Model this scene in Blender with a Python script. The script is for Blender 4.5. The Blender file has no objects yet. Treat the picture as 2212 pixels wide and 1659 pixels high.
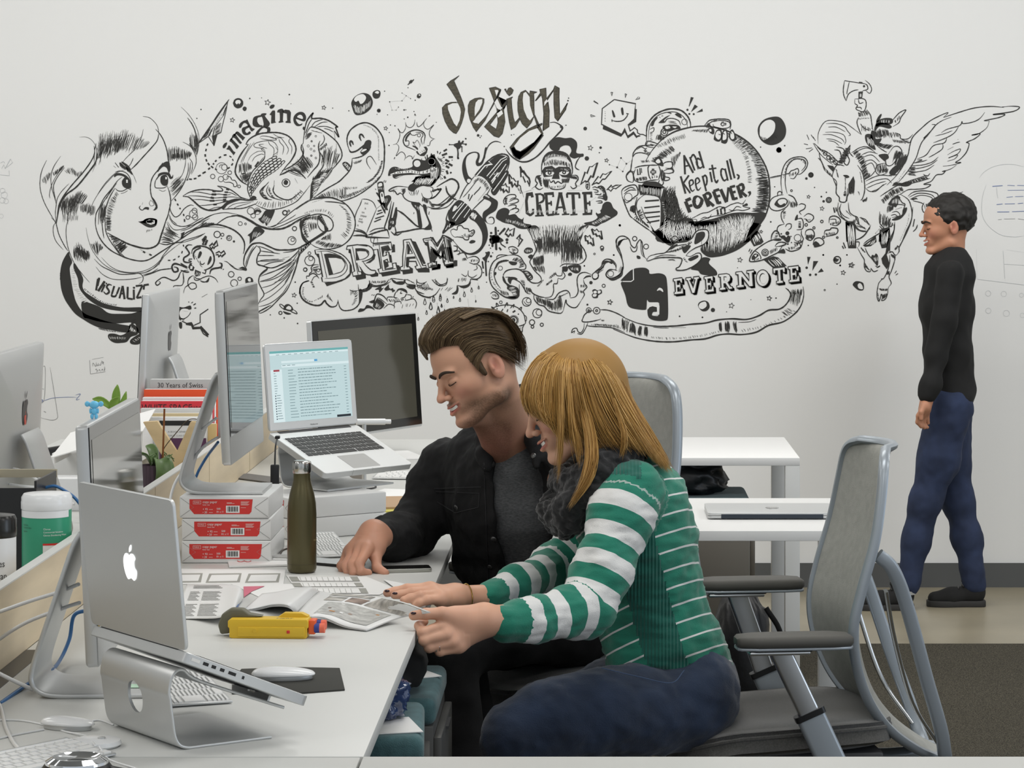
import bpy,bmesh,math,random,mathutils
import numpy as np
from mathutils import Vector,Matrix
PI=math.pi
SC=bpy.context.scene
COL=SC.collection
F_PX,VX,VY,EYE=6000.0,1294.0,412.0,1.612
cam_d=bpy.data.cameras.new('camera');cam=bpy.data.objects.new('camera',cam_d);COL.objects.link(cam)
cam.location=(0,0,EYE);cam.rotation_euler=(PI/2,0,0)
cam_d.sensor_width=36;cam_d.lens=F_PX/2212*36
cam_d.shift_x=(1106-VX)/2212;cam_d.shift_y=-(829.5-VY)/2212
cam_d.clip_end=60
cam_d.dof.use_dof=False
SC.camera=cam
SC.view_settings.view_transform='Standard';SC.view_settings.look='None'
SC.view_settings.gamma=1;SC.view_settings.use_curve_mapping=False
SC.view_settings.exposure=0.0
w=bpy.data.worlds.new('world');SC.world=w;w.use_nodes=True
w.node_tree.nodes['Background'].inputs[0].default_value=(.86,.93,1,1)
w.node_tree.nodes['Background'].inputs[1].default_value=.62
SC.cycles.max_bounces=6;SC.cycles.diffuse_bounces=3;SC.cycles.glossy_bounces=3;SC.cycles.transparent_max_bounces=8
SC.cycles.sample_clamp_indirect=4
def area(name,loc,size,energy,col=(1,1,1),rot=(0,0,0)):
 d=bpy.data.lights.new(name,'AREA');d.shape='RECTANGLE';d.size,d.size_y=size;d.energy=energy;d.color=col
 o=bpy.data.objects.new(name,d);COL.objects.link(o);o.location=loc;o.rotation_euler=rot
 return o
for i,y in enumerate((2.6,5.4,8.2)):
 for j,x in enumerate((-3.2,0.2,3.4)):
  area('ceiling_fixture',(x,y,3.25),(1.5,.9),31,(1,.985,.95))
area('wall_washer',(-.2,9.3,3.3),(8.0,.5),80,(1,.99,.97),(math.radians(32),0,0))
area('daylight',(7.5,3.0,1.9),(5,2.4),95,(.72,.84,1),(0,math.radians(90),0))
def at(px,py,Y):
 return Vector(((px-VX)/F_PX*Y,Y,EYE-(py-VY)/F_PX*Y))
def onz(px,py,z):
 Y=(EYE-z)*F_PX/(py-VY);return Vector(((px-VX)/F_PX*Y,Y,z))
DESK=.735
_M={}
def mat(name,col,rough=.5,metal=0,spec=.5,noise=None,bump=None,coat=0,emit=None,alpha=1,trans=0,sheen=0,ior=1.45,sss=0):
 """noise=(scale, amount[, stretch xyz]) varies the colour; bump=(scale, strength)"""
 if name in _M:return _M[name]
 m=bpy.data.materials.new(name);m.use_nodes=True;nt=m.node_tree;b=nt.nodes['Principled BSDF']
 c=(*col,1)if len(col)==3 else col
 b.inputs['Base Color'].default_value=c;b.inputs['Roughness'].default_value=rough;b.inputs['Metallic'].default_value=metal
 b.inputs['Specular IOR Level'].default_value=spec;b.inputs['Coat Weight'].default_value=coat;b.inputs['IOR'].default_value=ior
 b.inputs['Alpha'].default_value=alpha;b.inputs['Transmission Weight'].default_value=trans;b.inputs['Sheen Weight'].default_value=sheen
 if sss:b.inputs['Subsurface Weight'].default_value=sss;b.inputs['Subsurface Radius'].default_value=(.012,.004,.002);b.inputs['Subsurface Scale'].default_value=1
 if emit:b.inputs['Emission Color'].default_value=(*emit[0],1);b.inputs['Emission Strength'].default_value=emit[1]
 tc=nt.nodes.new('ShaderNodeTexCoord')
 if noise:
  mp=nt.nodes.new('ShaderNodeMapping');nt.links.new(tc.outputs['Object'],mp.inputs[0])
  if len(noise)>2:mp.inputs['Scale'].default_value=noise[2]
  n=nt.nodes.new('ShaderNodeTexNoise');n.inputs['Scale'].default_value=noise[0];n.inputs['Detail'].default_value=6
  nt.links.new(mp.outputs[0],n.inputs['Vector'])
  r=nt.nodes.new('ShaderNodeValToRGB');nt.links.new(n.outputs[0],r.inputs[0])
  a=noise[1]
  r.color_ramp.elements[0].position=.3;r.color_ramp.elements[1].position=.7
  r.color_ramp.elements[0].color=tuple(max(0,x*(1-a))for x in c[:3])+(1,);r.color_ramp.elements[1].color=tuple(min(1,x*(1+a))for x in c[:3])+(1,)
  nt.links.new(r.outputs[0],b.inputs['Base Color'])
 if bump:
  n2=nt.nodes.new('ShaderNodeTexNoise');n2.inputs['Scale'].default_value=bump[0];n2.inputs['Detail'].default_value=4
  nt.links.new(tc.outputs['Object'],n2.inputs['Vector'])
  bp=nt.nodes.new('ShaderNodeBump');bp.inputs['Strength'].default_value=bump[1];bp.inputs['Distance'].default_value=.002
  nt.links.new(n2.outputs[0],bp.inputs['Height']);nt.links.new(bp.outputs[0],b.inputs['Normal'])
 _M[name]=m;return m
def mesh_obj(name,verts,faces,m,parent=None,smooth=False,mats=None,mi=None):
 me=bpy.data.meshes.new(name);me.from_pydata([tuple(v)for v in verts],[],faces)
 for mm in(mats or[m]):me.materials.append(mm)
 if mi is not None:me.polygons.foreach_set('material_index',mi)
 if smooth:me.polygons.foreach_set('use_smooth',[True]*len(me.polygons))
 me.update();o=bpy.data.objects.new(name,me);COL.objects.link(o)
 if parent:o.parent=parent
 return o
def bm_obj(name,bm,m,parent=None,smooth=False,bevel=0,seg=2,mats=None):
 if bevel:
  bmesh.ops.remove_doubles(bm,verts=bm.verts,dist=1e-5)
  es=[e for e in bm.edges if len(e.link_faces)==2 and e.calc_face_angle(0)>.6]
  bmesh.ops.bevel(bm,geom=es,offset=bevel,segments=seg,affect='EDGES',profile=.5,clamp_overlap=True)
 bmesh.ops.recalc_face_normals(bm,faces=bm.faces)
 me=bpy.data.meshes.new(name);bm.to_mesh(me);bm.free()
 for mm in(mats or[m]):me.materials.append(mm)
 if smooth or bevel:
  me.polygons.foreach_set('use_smooth',[True]*len(me.polygons))
  if not smooth:me.set_sharp_from_angle(angle=math.radians(35))
  elif smooth==2:me.set_sharp_from_angle(angle=math.radians(50))
 o=bpy.data.objects.new(name,me);COL.objects.link(o)
 if parent:o.parent=parent
 return o
def box_bm(bm,c,s,rot=None):
 M=Matrix.Translation(c)@(rot.to_4x4()if rot is not None else Matrix())@Matrix.Diagonal((s[0],s[1],s[2],1))
 return bmesh.ops.create_cube(bm,size=1,matrix=M)['verts']
def box(name,c,s,m,parent=None,bevel=0,rot=None,seg=2):
 bm=bmesh.new();box_bm(bm,c,s,rot);return bm_obj(name,bm,m,parent,bevel=bevel,seg=seg)
def corners_box(name,x0,x1,y0,y1,z0,z1,m,parent=None,bevel=0):
 return box(name,((x0+x1)/2,(y0+y1)/2,(z0+z1)/2),(x1-x0,y1-y0,z1-z0),m,parent,bevel)
def prism_bm(bm,prof,t0,t1,fn):
 """extrude a closed 2-D outline; fn(u, v, t) -> 3-D point"""
 a=[bm.verts.new(fn(u,v,t0))for u,v in prof];b=[bm.verts.new(fn(u,v,t1))for u,v in prof]
 n=len(prof)
 for i in range(n):bm.faces.new((a[i],a[(i+1)%n],b[(i+1)%n],b[i]))
 bm.faces.new(a[::-1]);bm.faces.new(b)
def rrect(w,h,r,n=5):
 out=[]
 for cx,cy,a0 in((w/2-r,h/2-r,0),(-w/2+r,h/2-r,PI/2),(-w/2+r,-h/2+r,PI),(w/2-r,-h/2+r,1.5*PI)):
  for k in range(n+1):a=a0+PI/2*k/n;out.append((cx+r*math.cos(a),cy+r*math.sin(a)))
 return out
def lathe_bm(bm,prof,c=(0,0,0),n=28,axis=None):
 rings=[]
 for r,z in prof:
  rings.append([bm.verts.new(Vector(c)+Vector((r*math.cos(2*PI*i/n),r*math.sin(2*PI*i/n),z)))for i in range(n)])
 for a,b in zip(rings,rings[1:]):
  for i in range(n):bm.faces.new((a[i],a[(i+1)%n],b[(i+1)%n],b[i]))
 bm.faces.new(rings[0][::-1]);bm.faces.new(rings[-1])
def lathe(name,prof,c,m,parent=None,n=28,smooth=2):
 bm=bmesh.new();lathe_bm(bm,prof,c,n);return bm_obj(name,bm,m,parent,smooth=smooth)
def spline3(p,n=8,closed=False):
 p=[Vector(q)for q in p]
 if len(p)<3:return p
 Q=([p[-1]]+p+[p[0],p[1]])if closed else([p[0]*2-p[1]]+p+[p[-1]*2-p[-2]])
 out=[]
 for i in range(1,len(Q)-2):
  a,b,c,d=Q[i-1:i+3]
  for k in range(n):
   t=k/n;out.append(.5*(2*b+(c-a)*t+(2*a-5*b+4*c-d)*t*t+(3*b-a-3*c+d)*t**3))
 if not closed:out.append(Q[-2])
 return out
def frames(pts,up=None):
 """parallel-transport frames along a polyline"""
 n=len(pts);T=[((pts[min(n-1,i+1)]-pts[max(0,i-1)])).normalized()for i in range(n)]
 u=Vector(up)if up is not None else(Vector((0,0,1))if abs(T[0].z)<.9 else Vector((1,0,0)))
 u=(u-T[0]*u.dot(T[0])).normalized();out=[]
 for i in range(n):
  u=(u-T[i]*u.dot(T[i]));u=u.normalized()if u.length>1e-6 else T[i].orthogonal().normalized()
  out.append((T[i],u,T[i].cross(u)))
 return out
def tube_bm(bm,pts,rad,n=8,up=None,flat=1.0,cap=True):
 """tube along pts; rad number or list; flat scales the second axis"""
 pts=[Vector(p)for p in pts];fr=frames(pts,up);rings=[]
 for i,p in enumerate(pts):
  r=rad[i]if isinstance(rad,(list,tuple))else rad
  _,u,v=fr[i]
  rings.append([bm.verts.new(p+u*r*math.cos(2*PI*k/n)+v*r*flat*math.sin(2*PI*k/n))for k in range(n)])
 for a,b in zip(rings,rings[1:]):
  for k in range(n):bm.faces.new((a[k],a[(k+1)%n],b[(k+1)%n],b[k]))
 if cap:bm.faces.new(rings[0][::-1]);bm.faces.new(rings[-1])
def tube(name,pts,rad,m,parent=None,n=8,sm=8,up=None,flat=1.0):
 p=spline3(pts,sm)if sm else[Vector(q)for q in pts]
 if isinstance(rad,(list,tuple)):
  k=len(rad)-1;rad=[rad[min(k-1,int(i/(len(p)-1)*k))]*(1-(i/(len(p)-1)*k-min(k-1,int(i/(len(p)-1)*k))))+rad[min(k-1,int(i/(len(p)-1)*k))+1]*(i/(len(p)-1)*k-min(k-1,int(i/(len(p)-1)*k)))for i in range(len(p))]
 bm=bmesh.new();tube_bm(bm,p,rad,n,up,flat);return bm_obj(name,bm,m,parent,smooth=2)
def sweep_bm(bm,pts,prof,up,scale=None):
 """sweep a closed 2-D profile (a along side axis, b along up axis)"""
 pts=[Vector(p)for p in pts];fr=frames(pts,up);rings=[]
 for i,p in enumerate(pts):
  _,u,v=fr[i];s=scale[i]if scale else(1,1)
  rings.append([bm.verts.new(p+v*a*s[0]+u*b*s[1])for a,b in prof])
 n=len(prof)
 for a,b in zip(rings,rings[1:]):
  for k in range(n):bm.faces.new((a[k],a[(k+1)%n],b[(k+1)%n],b[k]))
 bm.faces.new(rings[0][::-1]);bm.faces.new(rings[-1])
def thing(name,label,cat,loc=(0,0,0),rotz=0,group=None):
 o=bpy.data.objects.new(name,None);COL.objects.link(o);o.empty_display_size=.05
 o.location=loc;o.rotation_euler=(0,0,rotz);o['label']=label;o['category']=cat
 if group:o['group']=group
 return o
def tag(o,label,cat,group=None,kind=None):
 o['label']=label;o['category']=cat
 if group:o['group']=group
 if kind:o['kind']=kind
 return o
def struct(o):o['kind']='structure';return o
_TX={}
def text_mesh(s,size):
 """outline of a short text as flat triangles, left aligned, baseline at 0, glyph height about size"""
 if s not in _TX:
  c=bpy.data.curves.new('t','FONT');c.body=s;c.size=1;c.resolution_u=2
  o=bpy.data.objects.new('t',c);COL.objects.link(o);bpy.context.view_layer.update()
  me=o.to_mesh();_TX[s]=([(v.co.x,v.co.y)for v in me.vertices],[tuple(p.vertices)for p in me.polygons])
  o.to_mesh_clear();bpy.data.objects.remove(o);bpy.data.curves.remove(c)
 v,f=_TX[s];return[(a*size,b*size)for a,b in v],f
def text_obj(name,s,size,O,U,V,m,parent,sx=1.0,lift=.0004,bend=None):
 """flat lettering: O origin (bottom left), U right, V up unit vectors (parent space)"""
 vs,fs=text_mesh(s,size);O,U,V=Vector(O),Vector(U),Vector(V);N=U.cross(V)
 P=[(O+U*a*sx+V*b+N*lift)if bend is None else bend(a*sx,b)for a,b in vs]
 return mesh_obj(name,P,fs,m,parent)
MURAL=r'''
@girl_drawing
=A
S1.4 1390,298 1480,320 1560,400 1585,470 1588,510
S2.6 1550,460 1600,515 1650,600 1690,720 1710,850 1722,900 1730,990
S2.8 1590,510 1570,600 1500,690 1400,800 1300,910 1230,975
S1 590,560 680,560 750,600 800,680 815,780 800,880 755,1000
S3 775,670 782,760 740,860 640,1000 500,1160 400,1290 340,1400 320,1500 310,1600
S3.4 812,700 800,860 700,1010 560,1180 430,1280 360,1380 330,1480 300,1659
H52,1.7 800,560 900,560 1000,540 1100,520 1220,480 1300,520 1400,560 1480,620 | 760,980 850,900 960,820 1060,800 1150,760 1230,760 1300,740 1400,700
H34,1.4 830,500 1000,470 1180,450 1250,500 | 840,760 960,760 1080,740 1180,720
H26,2.2 850,620 960,560 1060,560 1140,600 | 800,860 900,800 1000,820 1080,740
S1.4 1395,460 1370,560 1300,700 1200,800 1130,880
S1.6 1270,820 1240,890 1210,930
S1.8 180,850 120,980 95,1120 105,1240 150,1380 230,1530 300,1640
S1.6 355,800 270,930 235,1050 240,1180 270,1290 300,1390
S2 405,940 330,1040 280,1130 265,1200 285,1320 300,1400
S1.6 460,1145 370,1240 315,1330 300,1420 290,1520 305,1659
S1.4 395,920 300,1050 240,1170 215,1280 222,1330
H12,1.6 120,1080 170,1010 235,990 | 140,1160 200,1140 215,1060
H14,1.8 250,1000 420,890 | 275,1060 340,1000
H20,1.4 400,980 480,930 560,990 630,980 | 440,1020 520,1040 580,1080 600,1060
H36,2 370,1330 460,1290 560,1240 640,1230 700,1300 | 350,1500 420,1480 520,1480 560,1420 600,1440
H28,1.6 380,1360 480,1300 580,1280 | 370,1560 470,1560 560,1550
H24,1.6 600,1400 700,1380 790,1420 | 610,1500 720,1560 760,1560
H14,1.2 370,1500 580,1540 | 375,1640 570,1620
S1.2 450,1659 440,1560 500,1440 560,1350
S2 1020,920 1050,945
S4 1040,880 1085,940
S6 1100,880 1150,940 1200,960 1260,1030
S5 1120,870 1200,930 1235,985
H9,3.4 1090,870 1200,940 | 1110,940 1230,1010
S1 1200,960 1270,1040 1310,1140
S1.2 1170,965 1050,1020 930,1140 830,1270 770,1370 735,1460 740,1530
S1.4 1100,980 1010,1040 900,1160 820,1280
S1.4 1130,1060 1060,1120 980,1240 930,1340
S2.4 1080,1100 980,1230 900,1330 850,1430 800,1530 795,1659
S2 1060,1140 960,1280 880,1400 840,1500 830,1659
S2.6 1040,1200 980,1300 940,1400 915,1500 915,1659
H34,1.4 1050,1230 980,1330 930,1450 915,1600 915,1650 | 1090,1290 1060,1380 1020,1480 1000,1590 1000,1659
H12,2 880,1360 930,1420 | 850,1659 890,1659
S5 1030,1060 1060,1030 1120,1030 1180,1060 1220,1110
S2 1040,1000 1100,985 1180,1010 1230,1080 1240,1160 1235,1220
G 1140,1090 1170,1060 1210,1070 1238,1130 1235,1190 1215,1205 1170,1200 1135,1170 1125,1120
f 1180,1095 1200,1095 1200,1135 1180,1135
S2 1045,1205 1080,1235 1140,1235 1200,1205 1240,1225
S1 1110,1270 1160,1255 1200,1230
G 1575,1000 1590,940 1640,890 1690,865 1718,885 1728,980 1715,1010 1690,950 1650,930 1610,960
S2.6 1640,880 1590,960 1520,1050 1490,1130 1485,1220 1500,1310 1540,1390 1560,1440 1520,1480
S4.5 1500,1310 1545,1385 1562,1440 1530,1480
G 1575,1060 1590,1020 1650,1000 1720,1010 1750,1060 1770,1030 1765,1075 1730,1085 1700,1040 1650,1030 1600,1050 1560,1100
G 1620,1050 1680,1035 1705,1080 1705,1140 1685,1170 1640,1165 1610,1120
f 1672,1062 1692,1062 1692,1090 1672,1090
S2 1575,1060 1545,1120 1545,1190 1600,1200 1660,1195 1700,1170
S1 1590,1220 1640,1240 1680,1225
S2.6 1700,1180 1730,1280 1740,1380 1725,1460 1700,1560 1660,1659
S3 1722,900 1728,960 1715,1010
S2.2 1360,1420 1345,1450 1370,1475 1400,1475
G 1390,1470 1420,1440 1465,1445 1460,1475 1430,1465
S1 1490,1350 1470,1390 1490,1425 1530,1410 1510,1370 1480,1350
S1.6 1390,1380 1380,1410
G 1290,1600 1330,1620 1380,1620 1420,1590 1480,1585 1530,1585 1570,1610 1555,1659 1540,1659 1400,1640 1330,1620
f 1440,1610 1500,1600 1530,1615 1490,1640 1430,1635
S1.2 1870,180 1960,270 2040,390 2090,520 2095,640 2080,740 2060,810
S2.6 1950,315 2010,400 2050,500 2065,620 2060,740
H14,1.8 1965,520 2050,480 2090,560 | 2000,700 2060,760 2085,700
H14,1.8 1960,620 2080,700 | 2000,700 2060,790
S1.6 1890,620 1980,670 2040,760 2060,840 2050,920 2000,1030
H34,1.8 1700,680 1800,660 1900,700 2000,740 | 1710,880 1800,870 1900,860 2000,800
H18,2.4 1750,760 1930,740 1980,760 | 1750,840 1920,850 1990,800
S1.6 1970,820 2010,880 2010,960 1990,1020
S2 1960,880 1960,980 1930,1080 1880,1190 1810,1290 1740,1370
S1.4 1930,820 1920,920 1880,1040 1800,1140 1740,1180
S1.6 1990,870 1975,1020 1940,1110
H16,1.6 1705,1180 1740,1330 | 1870,1020 1930,1120
S2.2 1725,1400 1740,1490 1790,1560 1850,1540 1910,1460 1980,1415 2030,1420
S1.8 1720,1530 1750,1600 1820,1659
=B
S2.2 240,0 290,55 310,120 330,200 370,290 420,380 450,420
S1.6 300,50 265,110 265,200 300,300 390,405
S1.4 300,0 285,60
S1.6 460,0 430,100 425,220 450,380 520,560 620,700 720,815
S1.2 675,125 700,260 760,420 870,560 1000,650 1150,690 1300,700 1450,680 1560,600 1640,500
S2 780,520 860,600 950,650 1100,710 1250,710 1340,700 1390,740 1385,800 1340,835
S1.4 800,620 880,710 1000,770 1150,780 1300,765 1380,745
S1.4 870,500 980,610 1100,670 1250,690 1400,670 1540,600 1660,480 1780,380 1880,310
S3 790,0 795,100 830,220 900,330 1000,420 1140,490 1260,530 1380,545 1480,520 1620,430 1760,340 1880,260 2000,180 2100,130 2212,100
S2.2 870,0 880,120 900,260
S2.4 915,0 920,150 960,260 1040,380 1120,480 1200,510
S1.8 1010,300 1080,420 1160,490
H24,1.3 915,0 920,150 | 1000,0 1000,170
H20,3 950,220 1000,300 1080,420 1110,450 | 1010,230 1080,260 1170,310 1210,350
H16,2 1060,390 1110,450 | 1180,330 1200,360
S3.6 940,190 1050,250 1160,310 1260,350 1400,385 1500,380 1580,330 1620,220 1660,100 1690,0
G 1285,30 1330,50 1390,40 1440,10 1500,5 1560,20 1570,45 1555,100 1500,125 1440,115 1380,80 1330,50
f 1430,45 1470,25 1540,35 1540,75 1490,90 1440,70
+H5,1 1450,40 1530,40 | 1455,80 1525,80
H5,1.6 1430,150 1505,140 | 1430,190 1505,170
S1.6 1690,60 1760,190 1860,260
S2 1720,0 1780,80 1880,110 1980,90 2100,20 2150,0
S1.6 1700,50 1780,150 1900,140 2000,100 2212,20
H16,2.4 1660,80 1600,320 | 1850,220 1760,330
S2.6 1590,320 1680,340 1770,320 1860,310 1900,300
S1.6 1870,320 2000,280 2100,240 2170,195
S1.8 1650,500 1560,610 1440,680 1370,700
S1.8 1760,340 1640,480 1590,600
S2.6 1390,735 1500,700 1600,660 1700,645 1760,640
S1.6 1390,720 1500,690 1580,640
H30,1.8 510,400 560,300 640,360 720,420 | 520,520 600,560 680,580 730,500
H26,2.4 560,340 700,440 | 560,460 690,560
H20,1.8 730,330 800,280 890,360 | 780,430 820,480 880,400
H10,1.6 1340,390 1500,470 | 1350,400 1505,472
L3.4 1390,425 1420,442
L3.4 1470,460 1500,474
@visualize_lettering
=B
L4.6 825,770 802,915
L5.5 910,800 828,925
L3.4 845,762 822,860
L3.6 825,765 850,765
L4.2 912,842 868,935
G 925,818 940,822 936,838 922,834
S4.2 1000,850 960,840 935,870 955,905 965,935 930,960 895,930
L4.2 1030,860 1000,960
S4.2 1000,960 1000,985 1040,990 1062,960
L4.2 1062,960 1095,875
L4.2 1135,858 1095,1015
L4.8 1135,858 1160,1025
L3.6 1105,955 1160,955
L4.6 1200,870 1195,1015
L4.2 1195,1015 1262,1025
L4.4 1275,905 1278,1030
G 1265,872 1290,872 1288,892 1268,892
L4 1300,860 1385,850
L4.2 1385,850 1312,1010
L4.4 1312,1010 1372,1000
L4.4 1400,850 1465,840
L4.2 1405,850 1400,905
@furry_creature_drawing
=B
G 455,430 400,510 365,600 350,720 360,880 400,1010 460,1110 540,1210 640,1280 740,1340 860,1390 990,1415 1110,1435 1210,1440 1235,1380 1215,1360 1100,1340 960,1310 800,1260 650,1200 560,1080 520,960 490,800 470,640 500,560 470,480
G 530,570 610,700 640,780 630,860 660,930 760,1000 880,1070 1000,1105 1150,1130 1390,1130 1390,1180 1200,1180 1000,1160 850,1120 720,1040 640,960 590,880 570,760 520,640
G 620,1060 740,1080 860,1130 960,1200 1100,1210 1250,1205 1390,1190 1410,1440 1330,1450 1290,1330 1200,1320 1050,1330 850,1310 700,1270 640,1240
h26,1.6 490,640 520,900 640,1080 | 530,640 590,880 720,1050
H20,1.8 345,700 345,780 | 365,690 365,780
H24,1.8 640,900 780,1010 900,1080 1060,1110 | 660,880 800,990 910,1060 1070,1090
H26,1.6 820,1380 1000,1420 1200,1450 | 850,1410 1020,1440 1210,1440
G 1215,1400 1180,1450 1110,1480 1040,1460 970,1460 950,1490 975,1540 1040,1575 1120,1575 1190,1560 1240,1500 1320,1470 1330,1400 1270,1340 1220,1350
h14,1.2 960,1490 1180,1500 | 980,1530 1170,1540
h10,1.4 1240,1360 1310,1420 | 1220,1420 1290,1450
G 1400,1440 1330,1470 1240,1530 1230,1575 1270,1595 1340,1590 1400,1540 1420,1480
h8,1.2 1250,1540 1390,1470 | 1290,1570 1400,1500
H20,1.6 1235,1300 1240,1340 | 1290,1260 1300,1330
S2 1800,1070 1835,1080 1840,1110
G 1820,1120 1900,1130 1985,1105 2000,1150 1970,1160 1990,1200 1940,1260 1880,1280 1840,1270 1830,1200
g 1880,1150 1950,1150 1985,1180 1965,1225 1920,1260 1870,1260 1850,1200
+H8,1 1890,1170 1960,1180 | 1892,1174 1962,1184
L2 1965,1055 1970,1068
L2 2020,1060 2000,1075
L2.6 2055,1080 2025,1100
L2.6 2060,1135 2037,1140
S1.4 1845,1270 1860,1290 1880,1270 1900,1290 1915,1270
G 1845,1320 1880,1320 1880,1390 1850,1385
L2.6 1880,1300 1940,1330 2000,1320 2025,1370 2040,1350 2110,1320 2110,1220 2212,1150
L5 1930,1335 2005,1345 2020,1390 2110,1385
L2.6 2110,1385 2150,1460 2212,1500
L6 2110,1370 2212,1480
'''
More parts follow.
